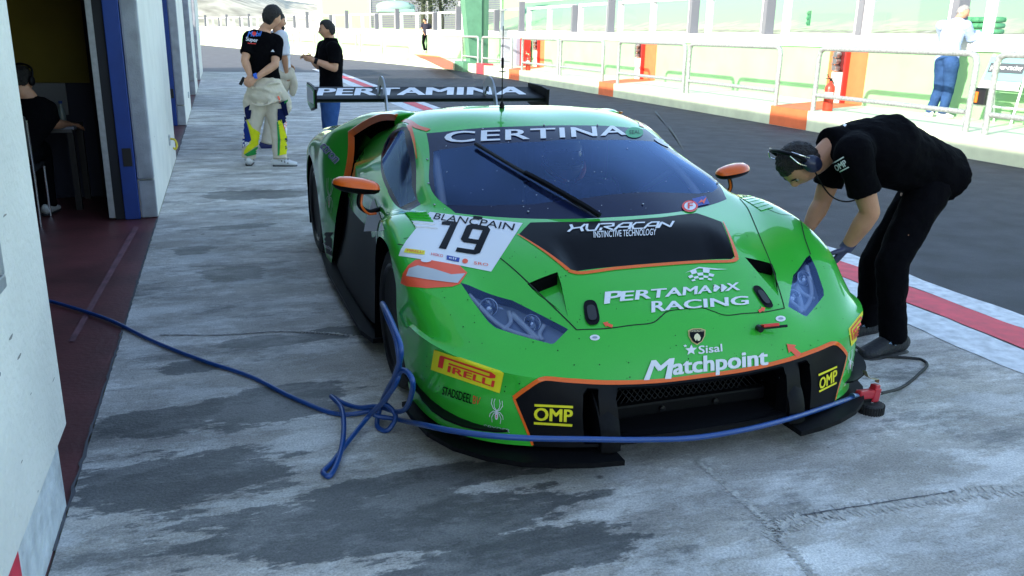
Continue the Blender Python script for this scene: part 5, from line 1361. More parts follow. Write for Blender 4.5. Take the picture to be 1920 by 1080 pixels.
# ---------------------------------------------------------------- wheels
def wheel(x, y, z, r, wdt, rimr, s):
    t = bpy.data.objects.new('wheel', None); COL.objects.link(t); t.parent = CAR; t.location = (x, y, z); t.empty_display_size = .1
    bm = BM(); h = wdt/2
    prof = [(rimr, -h*.9), (rimr+.02, -h), (r-.05, -h*1.02), (r-.012, -h*.9), (r, -h*.72), (r, h*.72), (r-.012, h*.9), (r-.05, h*1.02), (rimr+.02, h), (rimr, h*.9)]
    lathe(bm, prof, (0, 0, 0), 'X', 56); auto_smooth(obj('tyre', bm, P_rubber, t), 40)
    bm = BM(); f = s*h*.72
    prof = [(rimr+.012, s*h*.95), (rimr, s*h*.98), (rimr-.012, s*h*.9), (rimr-.022, f*.6), (rimr-.03, -s*h*.8)]
    lathe(bm, prof, (0, 0, 0), 'X', 56); bm.faces.ensure_lookup_table()
    bmesh.ops.delete(bm, geom=[q for q in bm.faces if len(q.verts) > 8], context='FACES')
    N = 10
    for k in range(N):      # split spokes
        for d in (-.10, .10):
            a = 2*math.pi*k/N; ca, sa = math.cos(a), math.sin(a); e = a+d
            p0 = Vector((f*.55, .055*ca, .055*sa)); p1 = Vector((f*.95, rimr*.62*math.cos(a+d*.4), rimr*.62*math.sin(a+d*.4))); p2 = Vector((f*1.05, (rimr-.012)*math.cos(e), (rimr-.012)*math.sin(e)))
            tube(bm, catmull([p0, p1, p2], 4), [.013]*9, 6)
    lathe(bm, [(0, f*.75), (.03, f*.75), (.045, f*.62), (.07, f*.5), (.07, 0)], (0, 0, 0), 'X', 20); fixn(bm); auto_smooth(obj('rim', bm, P_rim, t), 40)
    bm = BM(); lathe(bm, [(.10, -s*.02), (.185, -s*.02), (.185, s*.01), (.10, s*.01)], (0, 0, 0), 'X', 40); obj('brake_disc', bm, mat('brake_steel', (.10, .09, .085), .4, .7), t)
    bm = BM(); lathe(bm, [(rimr-.028, -s*h*.78), (0, -s*h*.78)], (0, 0, 0), 'X', 40); obj('hub_backing', bm, P_void, t)
    return t
for s in (1, -1):
    wheel(s*.845, .02, .325, .325, .27, .243, s); wheel(s*.83, 2.62, .345, .345, .31, .245, s)
# yellow tyre-side markings on the front left visible edge
# ---------------------------------------------------------------- mirrors
def mirror_part(s):
    t = bpy.data.objects.new('door_mirror', None); COL.objects.link(t); t.parent = CAR
    c = Vector((s*1.05, .45, .862)); t.location = c
    prof = [(-.105, .30), (-.10, .55), (-.08, .80), (-.03, .98), (.03, 1.0), (.075, .86), (.10, .55), (.108, .25)]
    def half(top):
        bm = BM(); rings = []
        for (u, k) in prof:
            ring = []
            for a in range(9):
                th = math.pi*a/8
                hz = (.042 if top else .036)*k; dy = .072*k
                z = (hz*math.sin(th))*(1 if top else -1)+.012*(u/.1); y = -dy*math.cos(th)
                ring.append(bm.verts.new((s*u, y+.02*(u/.1), z)))
            rings.append(ring)
        for A, B in zip(rings, rings[1:]):
            for a in range(8): bm.faces.new((A[a], A[a+1], B[a+1], B[a]))
        bm.faces.new(rings[0]); bm.faces.new(rings[-1]); fixn(bm); return bm
    auto_smooth(obj('shell', half(True), P_orange, t), 60); auto_smooth(obj('under_shell', half(False), P_carbon, t), 60)
    bm = BM(); P = catmull([(-s*.02, 0, -.025), (-s*.01, -.01, -.09), (-s*.05, -.01, -.125), (-s*.11, .02, -.122), (-s*.15, .03, -.118)], 5)
    tube(bm, P, .0125, 8); auto_smooth(obj('arm', bm, P_carbon, t), 60)
    bm = BM(); P = catmull([(-s*.028, -.012, -.03), (-s*.018, -.022, -.09), (-s*.05, -.022, -.132), (-s*.09, -.01, -.136)], 5); tube(bm, P, .006, 6); obj('arm_stripe', bm, P_orange, t)
for s in (1, -1): mirror_part(s)
# ---------------------------------------------------------------- wiper, aerial, tow strap, fender louvres
wp = [cat_y(892, 276, .50), cat_y(1025, 345, .16), cat_y(1120, 405, -.10)]
def onglass(px, py, o): return skin.px(px, py, o)
bm = BM(); P = [onglass(892+(1105-892)*k/16, 276+(398-276)*k/16+2.5*math.sin(math.pi*k/16), .018) for k in range(17)]; P = [p for p in P if p]
tube(bm, P, .0095, 6); wpr = obj('wiper', bm, P_rubber, CAR)
bm = BM(); P = [onglass(x, y, o) for x, y, o in ((985, 332, .022), (1020, 352, .026), (1060, 375, .026), (1100, 397, .022), (1124, 410, .014))]; tube(bm, catmull(P, 4), [.0135]*17, 6); obj('arm', bm, P_blackv, wpr)
bm = BM(); P = [onglass(x, y, o) for x, y, o in ((985, 329, .016), (1050, 370, .016), (1100, 402, .014))]; tube(bm, P, .003, 5); obj('blade_spine', bm, P_rubber, wpr)
ba = skin.px(941, 203, 0)
bm = BM(); lathe(bm, [(.016, -.005), (.014, .02), (.006, .035), (.0035, .04), (.0032, .30), (.0025, .44), (0, .442)], ba, 'Z', 10); lathe(bm, [(.0, .195), (.022, .197), (.022, .201), (0, .203)], ba, 'Z', 12); lathe(bm, [(.003, .215), (.008, .22), (.008, .27), (.003, .275)], ba, 'Z', 8)
obj('aerial', bm, P_black, CAR)
tp = skin.px(1430, 622, 0)
bm = BM(); box(bm, (-.035, -.05, .004), (.03, -.01, .016), .003)
for v in bm.verts: v.co = Matrix.Rotation(rad(-20), 3, 'X') @ Matrix.Rotation(rad(-12), 3, 'Z') @ v.co + tp+Vector((.02, .0, .015))
ts = obj('tow_strap', bm, P_redv, CAR)
bm = BM(); tube(bm, [tp+Vector((-.02, -.012, .02)), tp+Vector((.09, -.03, .026))], .006, 6); lathe(bm, [(.0, -.01), (.014, -.01), (.014, .012), (0, .012)], tp+Vector((-.025, -.012, .02)), 'Y', 10); obj('tow_pin', bm, P_rim, ts)
for s in (1, -1):
    lv = None
    for k in range(6):
        y0 = -.16+k*.036; bm = BM()
        A = Vector((s*.815, y0, 0)); B = Vector((s*.905, y0+.03, 0))
        def zz(p): return zs(p.x, p.y)
        rowl = []
        for t in (0, .25, .5, .75, 1):
            p = A.lerp(B, t); rowl.append((bm.verts.new((p.x, p.y, zz(p)+(.009 if s < 0 else .004))), bm.verts.new((p.x, p.y+.04, zz(p+Vector((0, .04, 0)))+.002)), bm.verts.new((p.x, p.y+.002, zz(p)-.004))))
        for a, b in zip(rowl, rowl[1:]): bm.faces.new((a[0], b[0], b[1], a[1])); bm.faces.new((a[2], b[2], b[0], a[0]))
        fixn(bm); o = obj('louvre', bm, P_green if (s > 0 or k > 1) else P_white, CAR)
# open door edge seen beyond the roof line on the far side
bm = BM(); P = [Vector((.815, .62, .985)), Vector((.835, .82, 1.075)), Vector((.85, 1.02, 1.145))]
for k in (0, 1):
    a, b = P[k], P[k+1]; quadsheet(bm, [a, b, b+Vector((.03, .03, -.002)), a+Vector((.05, .05, -.03))]); quadsheet(bm, [a+Vector((0, 0, -.01)), a+Vector((.05, .05, -.04)), b+Vector((.03, .03, -.012)), b+Vector((0, 0, -.01))])
obj('window_flap', bm, P_carbon, CAR)
# ---------------------------------------------------------------- rear wing
WG = bpy.data.objects.new('rear_wing', None); COL.objects.link(WG); WG.parent = CAR; WG.location = (0, 3.0, 1.1); WG.empty_display_size = .1
WO = Vector((0, -3.0, -1.1))
def wpart(name, bm, m):
    for v in bm.verts: v.co += WO
    o = obj(name, bm, m, WG); return auto_smooth(o, 30)
prof = [(2.90, 1.085), (2.905, 1.065), (2.95, 1.055), (3.05, 1.062), (3.15, 1.085), (3.25, 1.125), (3.262, 1.15), (3.255, 1.152), (3.15, 1.122), (3.05, 1.108), (2.95, 1.102)]
bm = BM(); A = [bm.verts.new((-.905, y, z)) for y, z in prof]; B = [bm.verts.new((.905, y, z)) for y, z in prof]
for i in range(len(prof)): bm.faces.new((A[i], A[(i+1) % len(prof)], B[(i+1) % len(prof)], B[i]))
bm.faces.new(A); bm.faces.new(list(reversed(B))); fixn(bm)
wbm = bm.copy(); WT = Hit(BVHTree.FromBMesh(wbm)); wpart('wing_plane', bm, P_carbon)
for s in (1, -1):
    bm = BM(); prism(bm, [(2.87, 1.02), (2.86, 1.155), (3.0, 1.175), (3.30, 1.185), (3.30, 1.02), (3.1, .985)], s*.907, s*.925, 'YZ'); fixn(bm); wpart('end_plate', bm, P_carbon)
    bm = BM(); prism(bm, [(2.88, 1.03), (2.87, 1.147), (3.0, 1.165), (3.29, 1.175), (3.29, 1.03), (3.1, .995)], s*.9255, s*.929, 'YZ'); fixn(bm); wpart('end_plate_skin', bm, P_green)
    bm = BM(); prism(bm, [(2.90, 1.05), (2.895, 1.135), (3.0, 1.15), (3.27, 1.16), (3.27, 1.05)], s*.9295, s*.931, 'YZ'); fixn(bm); wpart('end_plate_panel', bm, P_white)
    bm = BM()     # swan neck support
    X = s*.425; P = catmull([(X, 2.66, .86), (X, 2.70, 1.0), (X, 2.76, 1.13), (X, 2.83, 1.205), (X, 2.90, 1.218), (X, 2.96, 1.19), (X, 3.0, 1.13), (X, 3.0, 1.10)], 5); rows = []
    for i, p in enumerate(P):
        t = (P[min(i+1, len(P)-1)]-P[max(i-1, 0)]).normalized(); nn = Vector((0, -t.z, t.y)); w_ = .022+.012*math.sin(math.pi*i/(len(P)-1))
        rows.append([bm.verts.new(p+nn*w_+Vector((e, 0, 0))) for e in (-.006, .006)]+[bm.verts.new(p-nn*w_+Vector((e, 0, 0))) for e in (.006, -.006)])
    for a, b in zip(rows, rows[1:]):
        for k in range(4): bm.faces.new((a[k], a[(k+1) % 4], b[(k+1) % 4], b[k]))
    bm.faces.new(rows[0]); bm.faces.new(rows[-1]); fixn(bm); wpart('support', bm, mat('anodised_alloy', (.40, .42, .44), .3, .85))
o = px_text('lettering', 'PERTAMINA', [(600, 166.5), (984, 163.5), (984, 177.5), (596, 179.5)], P_white, .003, .04, tree=WT, mx=.02)
# ---------------------------------------------------------------- interior
IN = bpy.data.objects.new('interior', None); COL.objects.link(IN); IN.parent = CAR
bm = BM(); box(bm, (-.74, -.12, .30), (.74, .02, .70)); bm2 = bm
V = []
for k in range(13):
    x = -.74+1.48*k/12; V.append([bm.verts.new((x, -.15, .76)), bm.verts.new((x, .10, .79)), bm.verts.new((x, .25, .765)), bm.verts.new((x, .28, .60))])
for a, b in zip(V, V[1:]):
    for k in range(3): bm.faces.new((a[k], b[k], b[k+1], a[k+1]))
obj('dashboard', bm, mat('dash_black', (.05, .05, .058), .7), IN)
bm = BM(); box(bm, (-.80, .0, .12), (.80, 1.45, .16)); box(bm, (-.62, 1.42, .16), (.62, 1.46, 1.0)); obj('tub', bm, mat('cabin_black', (.045, .045, .05), .8), IN)
bm = BM()
for s in (1, -1):
    tube(bm, catmull([(s*.70, .14, .74), (s*.66, .40, .90), (s*.60, .74, 1.03), (s*.57, 1.0, 1.075)], 5), .021, 10)
    tube(bm, [(s*.57, 1.0, 1.075), (s*.60, 1.38, .95), (s*.62, 1.40, .3)], .021, 10)
    tube(bm, [(s*.66, .40, .90), (s*.70, 1.35, .45)], .019, 10)
    ellip(bm, (s*.70, .135, .75), (.035, .035, .02), seg=12, ring=8)
tube(bm, [(-.57, 1.0, 1.075), (.57, 1.0, 1.075)], .021, 10); tube(bm, [(-.60, .76, 1.03), (.60, .76, 1.03)], .019, 10); tube(bm, [(-.6, 1.38, .95), (.6, 1.38, .95)], .02, 10)
obj('roll_cage', bm, mat('cage_grey', (.42, .43, .47), .5), IN, smooth=True)
bm = BM(); box(bm, (.04, .98, .2), (.50, 1.12, .78), .05); box(bm, (.0, .92, .76), (.12, 1.12, 1.0), .04); box(bm, (.40, .92, .76), (.52, 1.12, 1.0), .04); obj('seat', bm, mat('seat_black', (.05, .05, .055), .8), IN)
bm = BM(); tube(bm, [Vector((.24+.15*math.cos(a), .52+.05*math.sin(a), .70+.13*math.sin(a))) for a in [i*math.pi/9 for i in range(18)]], .014, 8, closed=True); obj('steering_wheel', bm, P_black, IN)
# ================================================================== people
from mathutils import noise as MN
def skin_mat(name, col):
    m = mat(name, col, .55, noise=.10, nscale=14, bump=.12, bscale=120); n, b = nodes_of(m)
    b.inputs['Subsurface Weight'].default_value = .08; b.inputs['Subsurface Radius'].default_value = (.012, .005, .003); b.inputs['Subsurface Scale'].default_value = .6
    return m
def cloth(name, col, bump=.5, bscale=22, noise_=.12): return mat(name, col, .92, spec=.04, noise=noise_, nscale=6, bump=bump, bscale=bscale, sheen=0)
SK1 = skin_mat('tanned_skin', (.44, .215, .12)); SK2 = skin_mat('fair_skin', (.53, .275, .165))
HAIR = mat('dark_hair', (.010, .007, .005), .6, noise=.4, nscale=60, bump=.8, bscale=140)
HAIRG = mat('grey_hair', (.30, .29, .27), .7, noise=.3, nscale=60, bump=.8, bscale=140)
EYEW = mat('eye_white', (.22, .20, .19), .3); EYED = mat('eye_dark', (.02, .012, .008), .2); LIP = mat('lips', (.30, .12, .09), .5)
CBLK = cloth('black_cotton', (.0028, .0028, .0038)); CBLK2 = cloth('black_work_trousers', (.0032, .0032, .0045), .6, 16)
def loft(bm, secs, seg=18):
    """secs: (centre, side axis, half width, half depth)"""
    rings = []; N = len(secs)
    for i, (c, lat, w_, d) in enumerate(secs):
        t = (Vector(secs[min(i+1, N-1)][0])-Vector(secs[max(i-1, 0)][0])).normalized()
        la = (Vector(lat)-t*Vector(lat).dot(t)).normalized(); fo = t.cross(la)
        rings.append([bm.verts.new(Vector(c)+la*w_*math.cos(2*math.pi*k/seg)+fo*d*math.sin(2*math.pi*k/seg)) for k in range(seg)])
    for a, b in zip(rings, rings[1:]):
        for k in range(seg): bm.faces.new((a[k], a[(k+1) % seg], b[(k+1) % seg], b[k]))
    bm.faces.new(list(reversed(rings[0]))); bm.faces.new(rings[-1])
def limb(bm, pts, rs, seg=14, n=5):
    P = catmull(pts, n); R = []; k = len(rs)-1
    for i in range(len(P)):
        f = i/(len(P)-1)*k; a = min(int(f), k-1); t = f-a; R.append(rs[a]*(1-t)+rs[a+1]*t)
    tube(bm, P, R, seg)
    for p, r in ((P[0], R[0]), (P[-1], R[-1])): ellip(bm, p, (r*.98,)*3, seg=12, ring=8)
def frame(fwd, up):
    f = Vector(fwd).normalized(); u = (Vector(up)-f*Vector(up).dot(f)).normalized(); r = f.cross(u)
    return Matrix((r, f, u)).transposed()      # columns right, forward, up
def head_bm(bm, c, M, s=1.0):
    nb = BM(); bmesh.ops.create_icosphere(nb, subdivisions=4, radius=1)
    for v in nb.verts:
        x, y, z = v.co; X, Y, Z = x*.076, y*.096, z*.116
        if z < 0:
            t = min(1, -z*1.1); X *= 1-.30*t*t; Y = Y*(1-.10*t) if y > 0 else Y*(1-.45*t*t)
        if y > 0:
            def g(cx, cz, sx, sz): return math.exp(-((X-cx)/sx)**2-((Z-cz)/sz)**2)*min(1, y*2)
            Y += .024*g(0, -.020, .012, .022)+.010*g(0, -.002, .010, .03)
            Y -= .010*(g(.032, .006, .016, .011)+g(-.032, .006, .016, .011)); Y += .005*(g(.030, .026, .022, .008)+g(-.030, .026, .022, .008))
            Y += .007*g(0, -.058, .024, .007)+.006*g(0, -.070, .020, .007)-.004*g(0, -.064, .024, .003); Y += .010*g(0, -.098, .026, .016)
            Y += .004*(g(.045, -.025, .02, .02)+g(-.045, -.025, .02, .02))
        v.co = Vector((X, Y, Z))
    for sx in (1, -1): ellip(nb, (sx*.077, -.008, -.006), (.010, .019, .031), Matrix.Rotation(sx*rad(14), 3, 'Z'), 10, 8)
    me = bpy.data.meshes.new('t'); nb.to_mesh(me); nb.free()
    for v in me.vertices: v.co = M @ (v.co*s)+Vector(c)
    bm.from_mesh(me); bpy.data.meshes.remove(me)
def hand_bm(bm, wrist, d, nrm, curl=.5, side=1, s=1.0, thumb=True):
    """d towards the fingers, nrm out of the back of the hand, side +1 when the thumb is on +right"""
    d = Vector(d).normalized(); nrm = (Vector(nrm)-d*Vector(nrm).dot(d)).normalized(); r = d.cross(nrm)*side; w_ = Vector(wrist)
    secs = [(w_-d*.01, r, .026*s, .019*s), (w_+d*.02*s, r, .033*s, .018*s), (w_+d*.055*s, r, .041*s, .015*s), (w_+d*.088*s, r, .040*s, .012*s)]
    loft(bm, secs, 12)
    for k, (u, ln) in enumerate(((.030, .072), (.010, .080), (-.010, .074), (-.029, .058))):
        p = w_+d*.080*s+r*u*s; a = 0; pts = [p]; dd = d+r*u*2.0
        for sg_, l in enumerate((ln*.48, ln*.30, ln*.24)):
            a += curl*(.75, .9, .6)[sg_]; q = (dd.normalized()*math.cos(a)-nrm*math.sin(a)); p = p+q*l*s; pts.append(p)
        tube(bm, catmull(pts, 3), [(.0092-.00022*i)*s for i in range(len(pts)*3-2)], 8); ellip(bm, pts[-1], (.0072*s,)*3, seg=8, ring=6)
    if thumb:
        p0 = w_+d*.022*s+r*.026*s; p1 = p0+(d*.55+r*.75-nrm*.25).normalized()*.042*s; p2 = p1+(d*.85+r*.25-nrm*(.2+.4*curl)).normalized()*.034*s; p3 = p2+(d*.9-r*.1*curl-nrm*(.2+.5*curl)).normalized()*.024*s
        tube(bm, catmull([p0, p1, p2, p3], 3), [.0135*s, .013*s, .012*s, .0115*s, .011*s, .0108*s, .0105*s, .010*s, .009*s, .008*s][:10], 8); ellip(bm, p3, (.008*s,)*3, seg=8, ring=6)
def fuse(name, bm, voxel, m, parent, loc, smooth_it=3, wrinkle=0, wscale=9, seed=0):
    """turn overlapping closed pieces into ONE continuous skin"""
    fixn(bm)
    for v in bm.verts: v.co -= Vector(loc)
    me = bpy.data.meshes.new(name); bm.to_mesh(me); bm.free()
    o = bpy.data.objects.new(name, me); COL.objects.link(o)
    md = o.modifiers.new('skin', 'REMESH'); md.mode = 'VOXEL'; md.voxel_size = voxel; md.use_smooth_shade = True
    dg = bpy.context.evaluated_depsgraph_get(); m2 = bpy.data.meshes.new_from_object(o.evaluated_get(dg)); o.modifiers.clear(); o.data = m2; bpy.data.meshes.remove(me)
    b2 = BM(); b2.from_mesh(m2)
    for _ in range(smooth_it): bmesh.ops.smooth_vert(b2, verts=b2.verts, factor=.5, use_axis_x=True, use_axis_y=True, use_axis_z=True)
    if wrinkle:
        b2.normal_update(); nn = [(v, v.normal.copy()) for v in b2.verts]
        for v, n_v in nn:
            p = v.co*wscale+Vector((seed*3.1, seed, 0)); k = MN.noise(p+MN.noise_vector(p*.6)*1.1); k2 = 1-abs(MN.noise(p*1.9+Vector((5, 1, 2))))*2
            v.co += n_v*wrinkle*(k*.9+k2*.35)
        bmesh.ops.smooth_vert(b2, verts=b2.verts, factor=.4, use_axis_x=True, use_axis_y=True, use_axis_z=True)
    b2.to_mesh(m2); b2.free(); m2.materials.clear(); m2.materials.append(m)
    for p in m2.polygons: p.use_smooth = True
    o.parent = parent; return o
def hair_shell(parent, loc, c, M, m, s=1.0, line=.30, back=-.62, thick=.012, name='hair', side=.05, seed=1):
    nb = BM(); bmesh.ops.create_icosphere(nb, subdivisions=5, radius=1); kill = []
    for v in nb.verts:
        x, y, z = v.co
        lim = line+.28*(1-abs(x))*0 if y > .45 else (side if y > -.05 else back)
        if .45 >= y > -.05: lim = side+(line-side)*((y+.05)/.5)**1.5
        if -.05 >= y: lim = side+(back-side)*min(1, (-.05-y)/.45)
        lim += .05*MN.noise(Vector((x*9, y*9, seed)))
        if z < lim: kill.append(v)
        t = min(1, max(0, (z-lim)/.25)); X, Y, Z = x*.076, y*.096, z*.116
        if z < 0: Y = Y*(1-.45*z*z*1.2) if y < 0 else Y
        th = thick*(.25+.75*t)+.006*MN.noise(Vector((x*6, y*6, z*6+seed)))+.005*t*MN.noise(Vector((x*22, y*9, z*9+seed)))
        v.co = Vector((X, Y, Z))+Vector((x, y, z)).normalized()*th
    bmesh.ops.delete(nb, geom=kill, context='VERTS')
    for v in nb.verts: v.co = M @ (v.co*s)+Vector(c)-Vector(loc)
    return obj(name, nb, m, parent, smooth=True)
def eyes(parent, loc, c, M, s=1.0, hairm=HAIR):
    for sx in (1, -1):
        bm = BM(); ellip(bm, Vector(c)-Vector(loc)+M @ Vector((sx*.031*s, .0765*s, .006*s)), (.0105*s,)*3, seg=12, ring=8); e = obj('eye', bm, EYEW, parent, smooth=True)
        bm = BM(); ellip(bm, Vector(c)-Vector(loc)+M @ Vector((sx*.031*s, .0835*s, .005*s)), (.0062*s,)*3, seg=8, ring=6); obj('iris', bm, EYED, e, smooth=True)
        bm = BM(); P = [Vector(c)-Vector(loc)+M @ (Vector((sx*x, y, z))*s) for x, y, z in ((.014, .093, .024), (.030, .091, .030), (.048, .078, .025))]; tube(bm, catmull(P, 4), .0034*s, 6); obj('eyebrow', bm, hairm, parent)
def shoe(parent, loc, ank, toe, m, sole_m, s=1.0, name='shoe'):
    a = Vector(ank); d = Vector((toe[0], toe[1], 0)).normalized(); r = Vector((d.y, -d.x, 0)); g = Vector((a.x, a.y, a.z-.085*s))-Vector(loc)
    bm = BM()
    secs = [(g-d*.085*s+Vector((0, 0, .040*s)), .028, .036), (g-d*.06*s+Vector((0, 0, .052*s)), .036, .05), (g+Vector((0, 0, .058*s)), .040, .056), (g+d*.06*s+Vector((0, 0, .046*s)), .043, .044), (g+d*.12*s+Vector((0, 0, .034*s)), .047, .032), (g+d*.165*s+Vector((0, 0, .028*s)), .040, .026), (g+d*.185*s+Vector((0, 0, .025*s)), .022, .02)]
    loft(bm, [(c, r, w_*s, h*s) for c, w_, h in secs], 14); tube(bm, [g+Vector((0, 0, .07*s)), g+Vector((0, 0, .125*s))], .046*s, 12)
    bmesh.ops.subdivide_edges(bm, edges=bm.edges, cuts=1, smooth=.6, use_grid_fill=True)
    for v in bm.verts: v.co.z = max(v.co.z, g.z+.012*s)
    o = obj(name, bm, m, parent, smooth=True)
    bm = BM(); loft(bm, [(c-Vector((0, 0, c.z-g.z-.009*s)), r, (w_+.004)*s, .0095*s) for c, w_, h in secs], 12); obj('sole', bm, sole_m, o, smooth=True)
    return o
def person(label, loc, J, skinm, shirt=None, trousers=None, sleeve=.62, shirt_len=.09, build=1.0, voxel=.0085, hs=1.0, curl=(.5, .5), handn=None, tw=1.0, wr=.005, collar=False, gloves=None, seed=1, deep=1.0):
    """J: world joints pel chest neck head hf hu, sh/el/wr/hd l r, hip/kn/an l r"""
    t = thing('person', label, 'person', loc); L = Vector(loc); V = lambda k: Vector(J[k])
    B = build; sa = (V('shr')-V('shl')).normalized(); ha = (V('hipr')-V('hipl')).normalized()
    def torso(e):
        pel, ch, nk = V('pel'), V('chest'), V('neck'); wa = pel.lerp(ch, .48); d0 = (pel-wa).normalized()
        return [(pel+d0*.07, ha, (.150+e)*B, (.105+e)*B), (pel, ha, (.168+e)*B, (.120+e)*B), (wa, (sa+ha), (.150+e)*B, (.110+e)*B*deep), (ch, sa, (.172+e)*B, (.122+e)*B*deep), (ch.lerp(nk, .55), sa, (.165+e)*B, (.105+e)*B), (ch.lerp(nk, .86), sa, (.105+e)*B, (.078+e*.7)*B)]
    M = frame(J['hf'], J['hu'])
    bm = BM(); hd = V('head'); nk = V('neck'); nb_ = hd-M.col[2]*.085*hs-M.col[1]*.018*hs
    loft(bm, torso(0)); limb(bm, [V('chest').lerp(nk, .8), nk, nb_, hd-M.col[2]*.04*hs], [.075*B, .060, .056, .055])
    head_bm(bm, hd, M, hs)
    for k in 'lr':
        limb(bm, [V('sh'+k), V('sh'+k).lerp(V('el'+k), .5), V('el'+k)], [.058*B, .052*B, .042*B]); limb(bm, [V('el'+k), V('el'+k).lerp(V('wr'+k), .35), V('wr'+k)], [.043*B, .044*B, .028*B])
        limb(bm, [V('chest').lerp(nk, .45), V('sh'+k)], [.08*B, .062*B])
        if ('hd'+k) in J: hand_bm(bm, V('wr'+k), J['hd'+k], J['hn'+k], J.get('curl'+k, .5), J.get('side'+k, 1), 1.0)
        limb(bm, [V('hip'+k), V('hip'+k).lerp(V('kn'+k), .5), V('kn'+k)], [.088*B, .078*B, .058*B]); limb(bm, [V('kn'+k), V('kn'+k).lerp(V('an'+k), .35), V('an'+k)], [.058*B, .060*B, .040*B])
        ellip(bm, V('an'+k)+Vector((0, 0, -.045)), (.035, .035, .035), seg=10, ring=8)
    body_ = fuse('body', bm, voxel, skinm, t, loc, 2)
    R = {'root': t, 'body': body_, 'M': M}
    if shirt:
        bm = BM(); T = torso(.016); d0 = (V('pel')-V('chest')).normalized()
        T = [(V('pel')+d0*shirt_len, ha, (.172+.014)*B, (.122+.016)*B)]+T[1:]
        loft(bm, T, 22)
        for k in 'lr':
            a, b = V('sh'+k), V('el'+k); limb(bm, [V('chest').lerp(nk, .5), a], [.095*B, .082*B]); P = [a, a.lerp(b, sleeve*.5), a.lerp(b, sleeve)]
            tube(bm, catmull(P, 4), [.080*B, .078*B, .076*B, .073*B, .071*B, .070*B, .070*B, .071*B, .073*B], 14); ellip(bm, a, (.080*B,)*3, seg=12, ring=8)
            if sleeve > 1: limb(bm, [b, b.lerp(V('wr'+k), .5), V('wr'+k)], [.062*B, .056*B, .048*B])
        if collar:
            c = V('chest').lerp(nk, .92); tx = (nk-V('chest')).normalized(); tube(bm, [c, c+tx*(.05 if deep < 1.1 else .085)], [.088*B, .072*B], 16)
        R['shirt'] = fuse('shirt', bm, .011, shirt, t, loc, 2, wr, 10, seed)
    if trousers:
        bm = BM(); pel = V('pel'); up_ = (V('chest')-pel).normalized()
        loft(bm, [(pel+up_*.07, ha, .166*B, .122*B), (pel, ha, .180*B*tw, .134*B*tw), (pel-up_*.08, ha, .165*B*tw, .125*B*tw)], 20)
        for k in 'lr':
            a, kn, an = V('hip'+k), V('kn'+k), V('an'+k)
            limb(bm, [pel.lerp(a, .7), a, a.lerp(kn, .5), kn], [.11*B*tw, .112*B*tw, .096*B*tw, .082*B*tw]); 
            d = (an-kn).normalized(); P = [kn, kn.lerp(an, .5), an+d*.03]; tube(bm, catmull(P, 4), [.082*B*tw, .081*B*tw, .079*B*tw, .077*B*tw, .074*B*tw, .072*B*tw, .071*B*tw, .071*B*tw, .073*B*tw], 14); ellip(bm, kn, (.082*B*tw,)*3, seg=12, ring=8)
        R['trousers'] = fuse('trousers', bm, .012, trousers, t, loc, 2, wr*1.3, 8, seed+3)
    return R
class HitW:
    """drape onto a child mesh of a thing standing at loc"""
    def __init__(s, o, loc): s.t = BVHTree.FromObject(o, bpy.context.evaluated_depsgraph_get()); s.l = Vector(loc)
    def px(s, px, py, off=.002):
        h, n, i, d = s.t.ray_cast(CAM_C-s.l, ray(px, py))
        return None if h is None else h+n*off
def U(px, py, y): return at_y(px, py, y)

# ---------------------------------------------------------------- mechanic bent over the front wheel
loc = Vector((1.60, -.17, 0)); yN, yF, yC = -.33, .02, -.16
J = dict(pel=U(1740, 318, yC), chest=U(1655, 281, yC), neck=U(1566, 272, yC), head=U(1499, 306, yC), hf=(-.28, -.02, -.96), hu=(-.96, 0, .28),
         shl=U(1600, 288, yN-.01), ell=U(1632, 398, yN-.03), wrl=U(1588, 462, yN+.05), hdl=(-.45, .25, -.85), hnl=(.5, -.8, -.2), curll=.55, sidel=1,
         shr=U(1572, 285, yF), elr=U(1541, 380, yF+.02), wrr=U(1513, 432, yF), hdr=(-.4, -.1, -.9), hnr=(.3, .8, 0),
         hipl=U(1742, 352, -.25), knl=U(1672, 492, -.27), anl=Vector((1.62, -.27, .10)), hipr=U(1736, 345, -.07), knr=U(1640, 490, -.03), anr=U(1626, 585, .02))
J['anr'].z = .09
R = person('mechanic in black shirt and trousers with ear defenders bending over the car front wheel', loc, J, SK1, CBLK, CBLK2, sleeve=.66, build=1.09, tw=.88, wr=.009, seed=4, voxel=.007, deep=1.2, collar=True)
MECH = R
t = R['root']; M = R['M']; hc = J['head']
hair_shell(t, loc, hc, M, HAIR, line=.48, side=-.12, back=-.72, thick=.008)
eyes(t, loc, hc, M)
bm = BM()      # stubble shadow along the jaw is real short beard hair
bm.free()
for k in 'lr':
    sh_o = shoe(t, loc, J['an'+k]+Vector((0, 0, -.012)), (-1, -.12, 0), mat('black_trainer', (.012, .013, .018), .7, bump=.4, bscale=60), mat('trainer_sole', (.03, .03, .03), .8), 1.16)
    bm = BM(); a = J['an'+k]-loc
    for z0 in (.0, .02):
        P = [a+Vector((-.02-.03*i, -.052+.004*i, -.03-.006*i+(.016 if i % 2 else 0)-z0*.4)) for i in range(5)]; tube(bm, P, .0025, 5)
    obj('lace_stripe', bm, mat('pale_blue_trim', (.25, .40, .60), .5), sh_o)
# glove on the near hand: blue nitrile over palm and fingers
bm = BM(); hand_bm(bm, J['wrl']+Vector(J['hdl']).normalized()*.0, J['hdl'], J['hnl'], .55, 1, 1.12); tube(bm, [J['wrl']-Vector(J['hdl']).normalized()*.035, J['wrl']+Vector(J['hdl']).normalized()*.02], [.036, .034], 12)
fuse('glove', bm, .005, mat('dark_blue_glove', (.035, .04, .09), .5), t, loc, 2)
